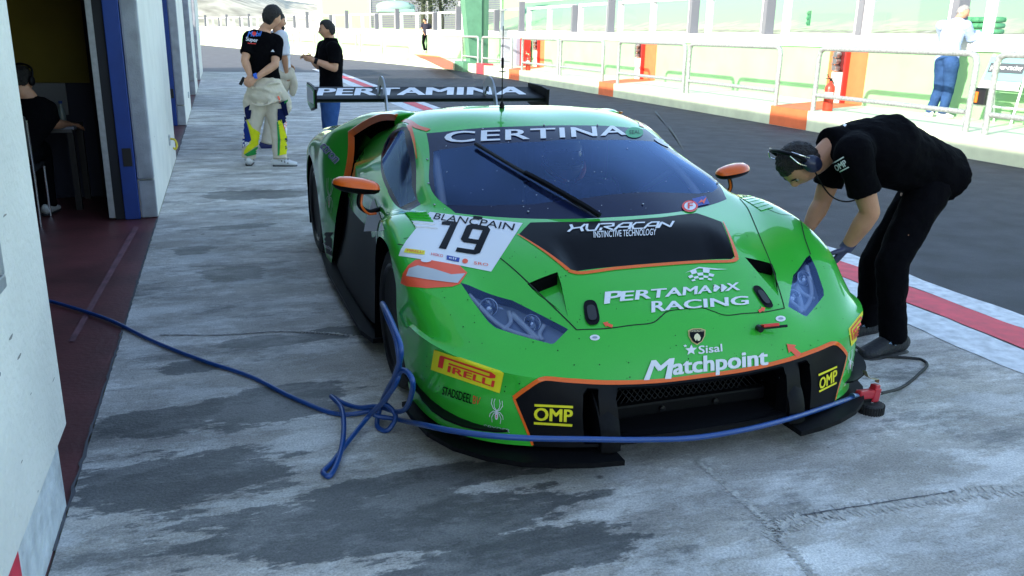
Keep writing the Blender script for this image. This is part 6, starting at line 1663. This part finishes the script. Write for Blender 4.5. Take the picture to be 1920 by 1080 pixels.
# ear defenders
ed = bpy.data.objects.new('ear_defenders', None); COL.objects.link(ed); ed.parent = t; ed.empty_display_size = .1
cups = []
for sx, nm in ((1, 0), (-1, 1)):
    bm = BM(); c = hc-loc+M @ Vector((sx*.098, -.008, .006)); Mc = M
    lathe(bm, [(0, -.022), (.026, -.022), (.036, -.012), (.038, .004), (.032, .018), (0, .022)], (0, 0, 0), 'X', 20)
    for v in bm.verts: v.co = Mc @ Vector((v.co.x*sx*1.15, v.co.y*1.08, v.co.z*1.38))+c
    fixn(bm); obj('ear_cup', bm, mat('navy_ear_cup', (.012, .016, .04), .3), ed, smooth=True)
bm = BM(); P = [hc-loc+M @ Vector((x, y, z)) for x, y, z in ((.105, -.008, .04), (.104, -.02, .10), (.07, -.02, .128), (0, -.022, .140), (-.07, -.02, .128), (-.104, -.02, .10), (-.105, -.008, .04))]
P = catmull(P, 5); tube(bm, P, .009, 8); obj('headband', bm, P_blackv, ed, smooth=True)
for dy in (-.02, .018):
    bm = BM(); P = catmull([hc-loc+M @ Vector((sx_*.112, -.008+dy, z)) for sx_, z in ((-1, .045), (-1, .09))]+[hc-loc+M @ Vector((-.085, -.02+dy*.5, .13))], 4); tube(bm, P, .0028, 6); obj('band_wire', bm, M_steel, ed)
    bm = BM(); P = catmull([hc-loc+M @ Vector((.112, -.008+dy, z)) for z in (.045, .09)]+[hc-loc+M @ Vector((.085, -.02+dy*.5, .13))], 4); tube(bm, P, .0028, 6); obj('band_wire', bm, M_steel, ed)
bm = BM(); P = catmull([hc-loc+M @ Vector((-.10, .02, -.02)), U(1545, 352, yN+.08)-loc, U(1562, 370, yN+.1)-loc, U(1590, 378, yN+.12)-loc, U(1630, 366, yN+.1)-loc], 6); tube(bm, P, .004, 6); obj('cable', bm, P_blackv, ed)
for o in bpy.data.objects:
    if o.parent == ed and o.name.startswith('ear_cup'): pass
bpy.context.view_layer.update()
ec = [o for o in ed.children if o.name.startswith('ear_cup')]
for o in ec:
    HC = HitW(o, loc)
    if HC.px(1502, 283): px_text('lettering', 'R', [(1499, 273), (1510, 278), (1504, 291), (1494, 286)], mat('pink_mark', (.5, .03, .10), .5), .003, .03, parent=ed, tree=HC); break
HM = HitW(R['shirt'], loc)
q = [(1562, 308), (1583, 296), (1590, 311), (1568, 321)]
px_text('lettering', 'OMP', [(1564, 311), (1584, 299), (1590, 309), (1569, 321)], P_white, .004, .03, parent=R['shirt'], tree=HM)
for a, b in (((1561, 307), (1583, 294)), ((1570, 324.5), (1592, 312.5))):
    n_ = Vector((b[0]-a[0], b[1]-a[1])).normalized(); s_ = Vector((-n_.y, n_.x))*1.1
    px_poly('lettering', [(a[0]-s_.x, a[1]-s_.y), (b[0]-s_.x, b[1]-s_.y), (b[0]+s_.x, b[1]+s_.y), (a[0]+s_.x, a[1]+s_.y)], P_white, .004, 8, parent=R['shirt'], tree=HM)
px_poly('lettering', [(1580, 236), (1588, 229), (1592, 231), (1584, 239)], P_white, .004, 6, parent=R['shirt'], tree=HM)

# ---------------------------------------------------------------- driver seen from behind, race suit tied at the waist
SUIT = cloth('cream_race_suit', (.58, .51, .40), .7, 12, .08)
fl, fr = at_z(467, 306), at_z(530, 309); loc = Vector((-1.17, 7.0, 0)); yy = 7.0
def W(px, py, dy=0): return at_y(px, py, yy+dy)
J = dict(pel=W(497, 168), chest=W(490, 92), neck=W(497, 54), head=W(511, 32), hf=(.86, .42, -.22), hu=(.15, .05, 1),
         shl=W(469, 72), ell=W(459, 113, -.12), wrl=W(469, 142, -.20), hdl=(-.45, -.25, -.8), hnl=(-.3, -.9, .1), curll=.8, sidel=-1,
         shr=W(518, 78), elr=W(516, 121, -.17), wrr=W(479, 147, -.23), hdr=(-.75, -.2, -.6), hnr=(.2, -.9, .2), curlr=.6, sider=1,
         hipl=W(484, 182), knl=W(474, 236, .03), anl=Vector((fl.x, 7.06, .11)), hipr=W(511, 182), knr=W(522, 240, .0), anr=Vector((fr.x-.03, 6.9, .11)))
R = person('driver seen from behind, black T shirt and cream race suit tied at the waist', loc, J, SK2, CBLK, SUIT, sleeve=.72, shirt_len=.02, build=1.06, tw=1.12, wr=.006, seed=9)
t = R['root']; M = R['M']; hc = J['head']; hair_shell(t, loc, hc, M, HAIR, line=.30, side=-.15, back=-.92, thick=.026, seed=3); eyes(t, loc, hc, M)
bm = BM()      # tied upper half of the suit hanging round the hips
P0 = J['pel']; loft(bm, [(P0+Vector((0, -.015, .12)), (1, 0, 0), .185, .145), (P0+Vector((0, -.03, .03)), (1, 0, 0), .200, .165), (P0+Vector((.0, -.04, -.07)), (1, 0, 0), .205, .168), (P0+Vector((0, -.03, -.13)), (1, 0, 0), .185, .145)], 22)
limb(bm, [P0+Vector((.15, -.05, .03)), P0+Vector((.215, -.07, -.10)), P0+Vector((.225, -.05, -.22)), P0+Vector((.21, -.04, -.27))], [.06, .068, .062, .045]); limb(bm, [P0+Vector((-.15, -.04, 0)), P0+Vector((-.205, -.03, -.14)), P0+Vector((-.215, 0, -.26))], [.05, .055, .04])
for k_ in range(5): tube(bm, catmull([P0+Vector((x_, -.20-.012*math.sin(k_*2+x_*9)+abs(x_)*.25, .06-.05*k_+.03*math.sin(k_*3+x_*14))) for x_ in (-.17, -.09, 0, .09, .17)], 4), .016, 6)
R['wrap'] = fuse('tied_suit_top', bm, .013, SUIT, t, loc, 2, .010, 11, 5)
HS = HitW(R['shirt'], loc); HTR = HitW(R['trousers'], loc); HWR = HitW(R['wrap'], loc)
BLS = cloth('blue_suit_panel', (.015, .035, .20)); YES = cloth('yellow_suit_panel', (.62, .62, .02)); GRS = cloth('green_suit_panel', (.03, .25, .06)); NVS = cloth('navy_suit_panel', (.010, .014, .06))
px_text('lettering', 'Mobil', [(467, 59), (491, 59), (488, 68), (464, 69)], mat('logo_blue', (.04, .18, .65), .6), .004, .02, parent=R['shirt'], tree=HS)
px_poly('lettering', [(477+4*math.cos(a), 63.5+4*math.sin(a)) for a in [i*.7 for i in range(9)]], P_redv, .006, 6, parent=R['shirt'], tree=HS)
px_text('lettering', 'Super', [(462, 69), (484, 72), (483, 82), (461, 79)], P_white, .004, .02, parent=R['shirt'], tree=HS)
px_poly('lettering', [(464, 80.5), (480, 81.5), (480, 83), (465, 82)], P_redv, .004, 6, parent=R['shirt'], tree=HS)
px_poly('sleeve_mark', [(508, 97), (512, 93), (515, 98)], P_white, .004, 6, parent=R['shirt'], tree=HS)
for pts, m in (([(455, 222), (463, 228), (471, 262), (456, 278), (456, 250)], BLS), ([(463, 222), (474, 240), (489, 250), (487, 268), (458, 290), (459, 282), (471, 262), (468, 244)], YES), ([(459, 290), (482, 274), (483, 288), (464, 293)], GRS),
               ([(456, 262), (470, 268), (465, 272), (457, 276)], P_white), ([(521, 226), (527, 224), (538, 262), (540, 288), (524, 292), (526, 262)], YES), ([(519, 228), (523, 228), (525, 262), (524, 292), (521, 292), (521, 262)], GRS), ([(531, 232), (540, 222), (546, 268), (541, 276), (536, 252)], P_white), ([(520, 204), (536, 202), (538, 224), (529, 238), (520, 226)], NVS), ([(458, 206), (472, 206), (470, 222), (460, 226)], NVS), ([(533, 258), (541, 252), (542, 278), (534, 284)], NVS), ([(528, 240), (537, 224), (539, 226), (531, 247)], P_redv)):
    px_poly('suit_panel', pts, m, .010, 5, parent=R['trousers'], tree=HTR)
for pts, m in (([(508, 196), (536, 188), (540, 214), (526, 222), (508, 212)], NVS), ([(456, 204), (470, 194), (471, 214), (458, 224)], NVS), ([(519, 180), (522, 180), (526, 190), (523, 191)], P_redo), ([(528, 205), (532, 205), (532, 213), (528, 213)], BLS), ([(533, 190), (539, 186), (539, 190), (534, 194)], GRS)):
    px_poly('suit_panel', pts, m, .010, 5, parent=R['wrap'], tree=HWR)
BOOT = mat('white_race_boot', (.62, .62, .64), .5); BSOLE = mat('black_boot_sole', (.015, .015, .017), .7)
for k, toe in (('l', (.1, 1, 0)), ('r', (1, -.15, 0))):
    b_ = shoe(t, loc, J['an'+k]+Vector((0, 0, -.025)), toe, BOOT, BSOLE, 1.05, 'race_boot')
    bm = BM(); a = J['an'+k]-loc; d = Vector(toe).normalized(); r_ = Vector((d.y, -d.x, 0))
    for k2 in range(3): tube(bm, catmull([a+d*(.02+.035*k2)+r_*.05*sg_+Vector((0, 0, -.05-.012*k2+(.05 if sg_ == 0 else 0))) for sg_ in (-1, 0, 1)], 4), .006, 6)
    obj('boot_strap', bm, BSOLE, b_)
bm = BM(); tube(bm, [J['wrr']-Vector((.01, .0, -.02)), J['wrr']-Vector((-.02, .01, -.03))], [.034, .035], 14)
for v in bm.verts: v.co -= loc
obj('wristband', bm, mat('blue_wristband', (.02, .12, .65), .4), t)
ph = BM(); c = at_y(454, 152, 6.80); box(ph, (-.018, -.006, -.05), (.018, .006, .05), .004); ph = obj('mobile_phone', ph, mat('phone_black', (.01, .01, .012), .2)); ph.location = c; ph.rotation_euler = (.2, .5, .2); tag(ph, 'small black phone held behind the back by the cream suited driver', 'phone')

# ---------------------------------------------------------------- second driver in white undershirt, mostly hidden behind the first
yy = 8.6; loc = Vector((-.98, 8.6, 0)); WHITE = cloth('white_undershirt', (.62, .63, .68), .4, 18, .05)
J = dict(pel=W(527, 140), chest=W(524, 88), neck=W(522, 58), head=W(521, 40), hf=(.95, .25, -.1), hu=(0, 0, 1),
         shl=W(517, 66, .22), ell=W(523, 98, .26), wrl=W(535, 120, .24), hdl=(.8, 0, -.3), hnl=(0, .5, .8), shr=W(529, 68, -.18), elr=W(533, 104, -.2), wrr=W(537, 134, -.18), hdr=(.3, 0, -.9), hnr=(.5, -.8, 0),
         hipl=W(524, 150, .08), knl=W(514, 205, .08), anl=Vector((-1.08, 8.7, .1)), hipr=W(530, 150, -.08), knr=W(512, 205, -.04), anr=Vector((-1.10, 8.5, .1)))
R = person('man in a white long sleeved undershirt and cream suit half hidden behind the driver', loc, J, SK1, WHITE, SUIT, sleeve=1.0, build=1.0, tw=1.08, seed=12)
t = R['root']; hair_shell(t, loc, J['head'], R['M'], HAIR, line=.35, side=0, back=-.6); eyes(t, loc, J['head'], R['M'])
bm = BM(); ellip(bm, J['head']-loc+R['M'] @ Vector((0, .055, -.078)), (.048, .045, .038), R['M'], 14, 10); obj('beard', bm, HAIR, t, smooth=True)
bm = BM(); P0 = J['pel']; limb(bm, [P0+Vector((.12, -.1, .05)), P0+Vector((.15, -.12, -.1)), P0+Vector((.13, -.1, -.24))], [.05, .055, .045]); limb(bm, [P0+Vector((-.1, -.12, .06)), P0+Vector((.05, -.17, -.02)), P0+Vector((.13, -.12, .05))], [.05, .055, .05]); fuse('tied_suit_top', bm, .013, SUIT, t, loc, 2, .01, 7, 8)
for k in 'lr': shoe(t, loc, J['an'+k]+Vector((0, 0, -.02)), (1, .1, 0), mat('blue_race_boot', (.015, .02, .12), .5), BOOT, 1.05, 'race_boot')

# ---------------------------------------------------------------- man in black polo and jeans talking with his hands
yy = 7.79; loc = Vector((-.27, 7.8, 0)); JEAN = cloth('blue_denim', (.035, .085, .24), .5, 30, .25)
J = dict(pel=W(621, 172), chest=W(620, 108, .0), neck=W(620, 76), head=W(613, 56), hf=(-.98, .05, -.12), hu=(0, 0, 1),
         shl=W(607, 88, .17), ell=W(597, 124, .2), wrl=W(583, 109, .14), hdl=(-.9, -.1, .25), hnl=(.2, .6, .7), curll=.5, sidel=-1,
         shr=W(626, 92, -.2), elr=W(627, 128, -.26), wrr=W(588, 113, -.22), hdr=(-.9, .15, .2), hnr=(0, -.8, -.5), curlr=.5, sider=1,
         hipl=W(617, 186, .08), knl=W(616, 232, .08), anl=Vector((-.30, 7.9, .1)), hipr=W(622, 186, -.08), knr=W(620, 234, -.08), anr=Vector((-.27, 7.7, .1)))
R = person('man in black polo shirt and blue jeans standing behind the rear wing with raised hands', loc, J, SK2, CBLK, JEAN, sleeve=.78, build=1.12, tw=.95, collar=True, seed=20)
t = R['root']; hair_shell(t, loc, J['head'], R['M'], HAIR, line=.55, side=-.08, back=-.6, thick=.012, seed=6); eyes(t, loc, J['head'], R['M'])
for k in 'lr': shoe(t, loc, J['an'+k]+Vector((0, 0, -.02)), (-1, 0, 0), mat('black_trainer', (.012, .013, .018)), BSOLE, 1.05)
bm = BM(); a = J['wrr']; d = (J['elr']-a).normalized(); tube(bm, [a+d*.01, a+d*.05], [.036, .038], 14); 
for v in bm.verts: v.co -= loc
obj('wristwatch', bm, P_blackv, t)

# ---------------------------------------------------------------- man in light blue shirt leaning on the pit wall
xx = 10.2
def X_(px, py, dx=0): return at_x(px, py, xx+dx)
loc = Vector((10.2, 8.15, .35)); SHB = cloth('pale_blue_shirt', (.36, .43, .66), .5, 16, .06); JE2 = cloth('washed_denim', (.03, .07, .17), .5, 30, .3)
J = dict(pel=X_(1776, 108, -.12), chest=X_(1786, 62, .08), neck=X_(1796, 36, .22), head=X_(1806, 23, .30), hf=(.75, -.62, -.35), hu=(.3, 0, 1),
         shl=X_(1765, 48, .12), ell=X_(1768, 74, .32), wrl=Vector((10.62, 8.15, 1.76)), hdl=(.3, -.9, 0), hnl=(0, 0, 1), shr=X_(1812, 48, .12), elr=X_(1821, 72, .32), wrr=Vector((10.64, 7.95, 1.76)), hdr=(.4, .8, 0), hnr=(0, 0, 1), sidel=-1,
         hipl=X_(1767, 118, -.12), knl=X_(1762, 165, -.05), anl=Vector((10.12, 8.40, .45)), hipr=X_(1784, 118, -.12), knr=X_(1779, 165, -.02), anr=Vector((10.16, 8.17, .45)))
R = person('grey haired man in pale blue shirt and jeans leaning on the pit wall', loc, J, SK2, SHB, JE2, sleeve=1.05, build=1.12, tw=1.0, shirt_len=.05, seed=31)
t = R['root']; hair_shell(t, loc, J['head'], R['M'], HAIRG, line=.45, side=.0, back=-.5, thick=.008, seed=8)
for k in 'lr': shoe(t, loc, J['an'+k]+Vector((0, 0, -.012)), (.5, -.8, 0) if k == 'r' else (.3, .8, 0), mat('pale_shoe', (.5, .5, .48), .6), mat('pale_sole', (.55, .55, .5), .7))
bm = BM(); P0 = J['pel']-loc; tube(bm, [P0+Vector((.20*math.cos(a)*.75, .212*math.sin(a), .085)) for a in [i*math.pi/10 for i in range(20)]], .014, 6, closed=True); obj('belt', bm, mat('dark_belt', (.02, .014, .01), .5), t)
# ---------------------------------------------------------------- far man by the bend
q = at_y(797, 97, 45.0); loc = q; yy = 54.0
J = dict(pel=q+Vector((.05, 0, .95)), chest=q+Vector((.08, 0, 1.32)), neck=q+Vector((.04, 0, 1.55)), head=q+Vector((0, -.02, 1.68)), hf=(-.8, .3, -.1), hu=(0, 0, 1), shl=q+Vector((-.12, .1, 1.45)), ell=q+Vector((-.2, .0, 1.18)), wrl=q+Vector((-.1, -.15, 1.0)), hdl=(.3, -.3, -.8), hnl=(-1, 0, 0),
         shr=q+Vector((.26, -.05, 1.45)), elr=q+Vector((.34, -.02, 1.16)), wrr=q+Vector((.22, -.14, .98)), hdr=(-.3, -.3, -.8), hnr=(1, 0, 0), hipl=q+Vector((-.05, 0, .88)), knl=q+Vector((-.12, -.08, .48)), anl=q+Vector((-.02, 0, .09)), hipr=q+Vector((.14, 0, .88)), knr=q+Vector((.18, -.1, .48)), anr=q+Vector((.10, -.05, .09)))
R = person('far man in a dark top and black trousers standing by the pit wall opening', loc, J, SK1, cloth('dark_grey_top', (.03, .03, .045)), CBLK2, sleeve=.6, voxel=.014, seed=40)
hair_shell(R['root'], loc, J['head'], R['M'], HAIR, line=.4, side=.05, back=-.4)
for k in 'lr': shoe(R['root'], loc, J['an'+k]+Vector((0, 0, -.01)), (-1, -.3, 0), BOOT, BSOLE)
# ---------------------------------------------------------------- crew member at the garage desk
yy = 4.25; loc = Vector((-3.3, 4.2, 0))
J = dict(pel=Vector((-3.30, 4.12, .58)), chest=W(60, 218), neck=W(52, 178), head=W(40, 152, .03), hf=(.35, .9, -.25), hu=(0, .1, 1), shl=W(20, 205), ell=W(8, 255, .1), wrl=Vector((-3.35, 4.60, .76)), hdl=(.3, .9, 0), hnl=(0, 0, 1),
         shr=W(88, 205), elr=W(98, 232, .1), wrr=W(128, 233, .42), hdr=(.6, .6, -.1), hnr=(0, 0, 1), hipl=Vector((-3.40, 4.15, .55)), knl=Vector((-3.42, 4.58, .54)), anl=Vector((-3.42, 4.60, .1)), hipr=Vector((-3.2, 4.15, .55)), knr=Vector((-3.14, 4.58, .54)), anr=Vector((-3.12, 4.45, .1)))
R = person('seated crew member in black seen from behind at the garage desk wearing headphones', loc, J, SK2, CBLK, CBLK2, sleeve=.75, voxel=.01, seed=51)
t = R['root']; M = R['M']; hair_shell(t, loc, J['head'], M, HAIR, line=.3, side=0, back=-.45, thick=.01)
bm = BM()
for sx in (1, -1): ellip(bm, J['head']-loc+M @ Vector((sx*.092, -.01, 0)), (.022, .034, .042), M, 12, 8)
tube(bm, catmull([J['head']-loc+M @ Vector((x, -.01, z)) for x, z in ((.1, .02), (.09, .1), (0, .138), (-.09, .1), (-.1, .02))], 5), .008, 8); o = obj('headphones', bm, P_blackv, t, smooth=True)
for k in 'lr': shoe(t, loc, J['an'+k]+Vector((0, 0, -.01)), (.2, 1, 0), mat('pale_shoe', (.5, .5, .48)), BSOLE)
HB = HitW(R['shirt'], loc)
px_poly('lettering', [(20, 177), (36, 177), (36, 182), (20, 181)], P_white, .004, 8, parent=R['shirt'], tree=HB); px_poly('lettering', [(37, 177), (56, 177), (57, 182), (37, 182)], P_redv, .004, 8, parent=R['shirt'], tree=HB)

# ---------------------------------------------------------------- driver at the wheel, inside the car
c = CM @ Vector((.225, .98, .895)); loc = CM @ Vector((.25, 1.0, .2)); cw = lambda x, y, z: CM @ Vector((x, y, z))
J = dict(pel=cw(.27, 1.02, .34), chest=cw(.26, .98, .62), neck=cw(.245, .96, .76), head=cw(.225, .95, .885), hf=(.0, -1, -.05), hu=(0, -.05, 1), shl=cw(.44, .95, .70), ell=cw(.48, .75, .58), wrl=cw(.39, .55, .72), hdl=(-.3, -.3, .4), hnl=(.5, -.8, 0), shr=cw(.08, .95, .70), elr=cw(.03, .75, .58), wrr=cw(.10, .55, .72), hdr=(.3, -.3, .4), hnr=(-.5, -.8, 0),
         hipl=cw(.36, .98, .32), knl=cw(.38, .55, .5), anl=cw(.36, .2, .3), hipr=cw(.17, .98, .32), knr=cw(.15, .55, .5), anr=cw(.18, .2, .3))
R = person('helmeted driver in a dark suit sitting behind the windscreen of the green car', loc, J, cloth('dark_race_suit', (.02, .022, .035)), cloth('dark_race_suit', (.02, .022, .035)), cloth('dark_race_suit', (.02, .022, .035)), sleeve=1.05, seed=61, build=1.0, voxel=.01)
t = R['root']; hc = J['head']; M = R['M']
hl = bpy.data.objects.new('helmet', None); COL.objects.link(hl); hl.parent = t; hl.empty_display_size = .1
bm = BM(); bmesh.ops.create_icosphere(bm, subdivisions=4, radius=1); kill = []
for v in bm.verts:
    x, y, z = v.co
    if y > .25 and -.05 < z < .38: kill.append(v)
    if z < -.86: kill.append(v)
    yy_ = y*(1.12 if (z < 0 and y > 0) else 1)
    v.co = hc-loc+M @ Vector((x*.128, yy_*.142, z*.145+.01))
bmesh.ops.delete(bm, geom=kill, context='VERTS'); obj('helmet_shell', bm, mat('white_helmet', (.85, .86, .88), .25, coat=.5), hl, smooth=True)
bm = BM(); bmesh.ops.create_icosphere(bm, subdivisions=4, radius=1)
bmesh.ops.delete(bm, geom=[v for v in bm.verts if not (v.co.y > .1 and -.1 < v.co.z < .42)], context='VERTS')
for v in bm.verts: v.co = hc-loc+M @ Vector((v.co.x*.1235, v.co.y*.138, v.co.z*.14+.01))
obj('visor', bm, mat('dark_visor', (.02, .02, .03), .1), hl, smooth=True)
for sx in (-1, 1):
    bm = BM(); P = [hc-loc+M @ Vector((sx*x, y, z)) for x, y, z in ((.128, .02, -.02), (.105, .09, -.05), (.06, .142, -.085), (.03, .155, -.10))]; tube(bm, catmull(P, 4), [.014]*13, 8); obj('helmet_stripe', bm, mat('red_helmet_stripe', (.75, .06, .03), .35), hl, smooth=True)
    bm = BM(); P = [hc-loc+M @ Vector((sx*x, y, z)) for x, y, z in ((.0, .163, -.03), (.05, .153, -.028), (.075, .13, -.022))]; tube(bm, catmull(P, 4), [.007]*9, 6); obj('helmet_vent', bm, P_white, hl, smooth=True)
# ================================================================== air hose and tyre inflator
P_hose = mat('blue_air_hose', (.006, .055, .24), .35, coat=.3, bump=.2, bscale=260)
def G(px, py, z=.012): return at_z(px, py, z)
def X1(px, py, x=-1.09): return at_x(px, py, x)
pts = [G(20, 545), G(65, 557), G(130, 575), G(205, 600), G(290, 641), G(380, 676), G(470, 706), G(555, 748), G(640, 777), G(700, 768, .03)]
pts += [X1(742, 700, -1.10), X1(752, 655, -1.10), X1(738, 612, -1.10), X1(717, 569, -1.085), X1(724, 590, -1.06), X1(744, 645, -1.06), X1(747, 705, -1.09), X1(725, 745, -1.12)]
pts += [G(690, 782, .05), G(655, 825, .03), G(622, 868, .014), G(606, 886, .012), G(616, 893, .012), G(632, 868, .02), G(644, 815, .045), G(640, 765, .06), G(622, 743, .05), G(636, 752, .03), G(672, 764, .03)]
pts += [G(705, 762, .05), X1(745, 772, -1.05), X1(770, 745, -1.06), X1(773, 712, -1.07), X1(757, 694, -1.08), X1(738, 712, -1.10), G(712, 768, .05), G(708, 800, .014), G(726, 807, .014), G(742, 780, .06)]
pts += [G(718, 757, .10), G(700, 776, .06), G(745, 786, .04)]
def cfront(px, py, y): return CM @ cat_y(px, py, y)
pts += [cfront(800, 798, -.90), cfront(850, 808, -1.03), cfront(920, 817, -1.12), cfront(1000, 822, -1.15), cfront(1100, 823.5, -1.165), cfront(1200, 824.5, -1.17), cfront(1300, 821, -1.165), cfront(1400, 805, -1.15), cfront(1480, 785, -1.10), cfront(1540, 766, -1.02), cfront(1597, 746, -.93)]
for p in pts: p.z = max(p.z, .0115)
bm = BM(); tube(bm, catmull(pts, 9), .0105, 10); tag(obj('air_hose', bm, P_hose, smooth=True), 'long blue air hose from the garage, tangled by the front wheel and across the nose', 'hose')
g0 = cfront(1605, 743, -.92); loc = Vector((g0.x, g0.y, g0.z))
tg = thing('tyre_inflator', 'red tyre inflator with ribbed black gauge hanging at the front right corner', 'inflator', loc)
ax = (cfront(1660, 737, -.84)-g0).normalized(); upv = Vector((0, 0, 1)); sd = ax.cross(upv).normalized(); Mx = Matrix((ax, sd, sd.cross(ax))).transposed()
def LP(x, y, z): return Mx @ Vector((x, y, z))
bm = BM(); tube(bm, [LP(-.03, 0, .002), LP(.015, 0, .002)], .011, 12); tube(bm, [LP(-.035, 0, .002), LP(-.03, 0, .002)], .014, 10); obj('coupling', bm, mat('blue_steel_coupling', (.12, .2, .34), .35, .7), tg)
bm = BM(); obox(bm, LP(.075, 0, .006), (.13, .03, .040), Mx, .008); obox(bm, LP(.155, 0, .0), (.055, .036, .062), Mx, .006); obox(bm, LP(.15, 0, .035), (.04, .03, .025), Mx, .005); obj('grip', bm, mat('red_anodised', (.48, .015, .03), .35, .1), tg)
bm = BM()
for k in range(3): obox(bm, LP(.142+.016*k, -.0185, .0), (.006, .006, .05), Mx @ Matrix.Rotation(.3, 3, 'Y'), .001)
obj('body_ribs', bm, mat('dark_red_ribs', (.22, .008, .015), .4), tg)
bm = BM(); obox(bm, LP(.085, -.004, -.020), (.10, .028, .024), Mx, .008); obj('grip_pad', bm, P_blackv, tg)
bm = BM(); P = catmull([LP(.155, 0, .055), LP(.15, 0, .07), LP(.11, 0, .072), LP(.05, 0, .088), LP(.02, 0, .112)], 5); rows = []
for p in P: rows.append([bm.verts.new(p+sd*e+Vector((0, 0, h))) for e, h in ((-.010, 0), (.010, 0), (.010, .003), (-.010, .003))])
for a, b in zip(rows, rows[1:]):
    for k in range(4): bm.faces.new((a[k], a[(k+1) % 4], b[(k+1) % 4], b[k]))
obj('trigger_lever', bm, mat('brass_lever', (.62, .55, .36), .3, .6), tg)
bm = BM(); lathe(bm, [(.0, -.027), (.05, -.027), (.056, -.02), (.056, .02), (.05, .027), (0, .027)], (0, 0, 0), 'Z', 32)
for k in range(32):
    a = 2*math.pi*k/32; obox(bm, (.057*math.cos(a), .057*math.sin(a), 0), (.006, .005, .044), Matrix.Rotation(a, 3, 'Z'), 0)
for v in bm.verts: v.co = v.co+LP(.155, 0, -.065)
obj('gauge', bm, P_rubber, tg)
bm = BM(); tube(bm, [LP(.155, 0, -.03), LP(.155, 0, -.045)], .010, 10); tube(bm, [LP(.18, 0, .0), LP(.205, 0, .0)], .008, 10); obj('fitting', bm, M_steel, tg)
bm = BM(); E_ = loc+LP(.205, 0, 0)
whip = [E_, cfront(1690, 739, -.72), cfront(1720, 733, -.60), cfront(1732, 718, -.52), cfront(1722, 700, -.46), cfront(1698, 687, -.42), cfront(1665, 681, -.38), cfront(1640, 678, -.36), CM @ Vector((1.02, -.2, .3))]
for p in whip: p.z = max(p.z, .010)
for v in (): pass
tube(bm, [p-loc for p in catmull(whip, 8)], .0075, 8); obj('whip_hose', bm, P_rubber, tg, smooth=True)
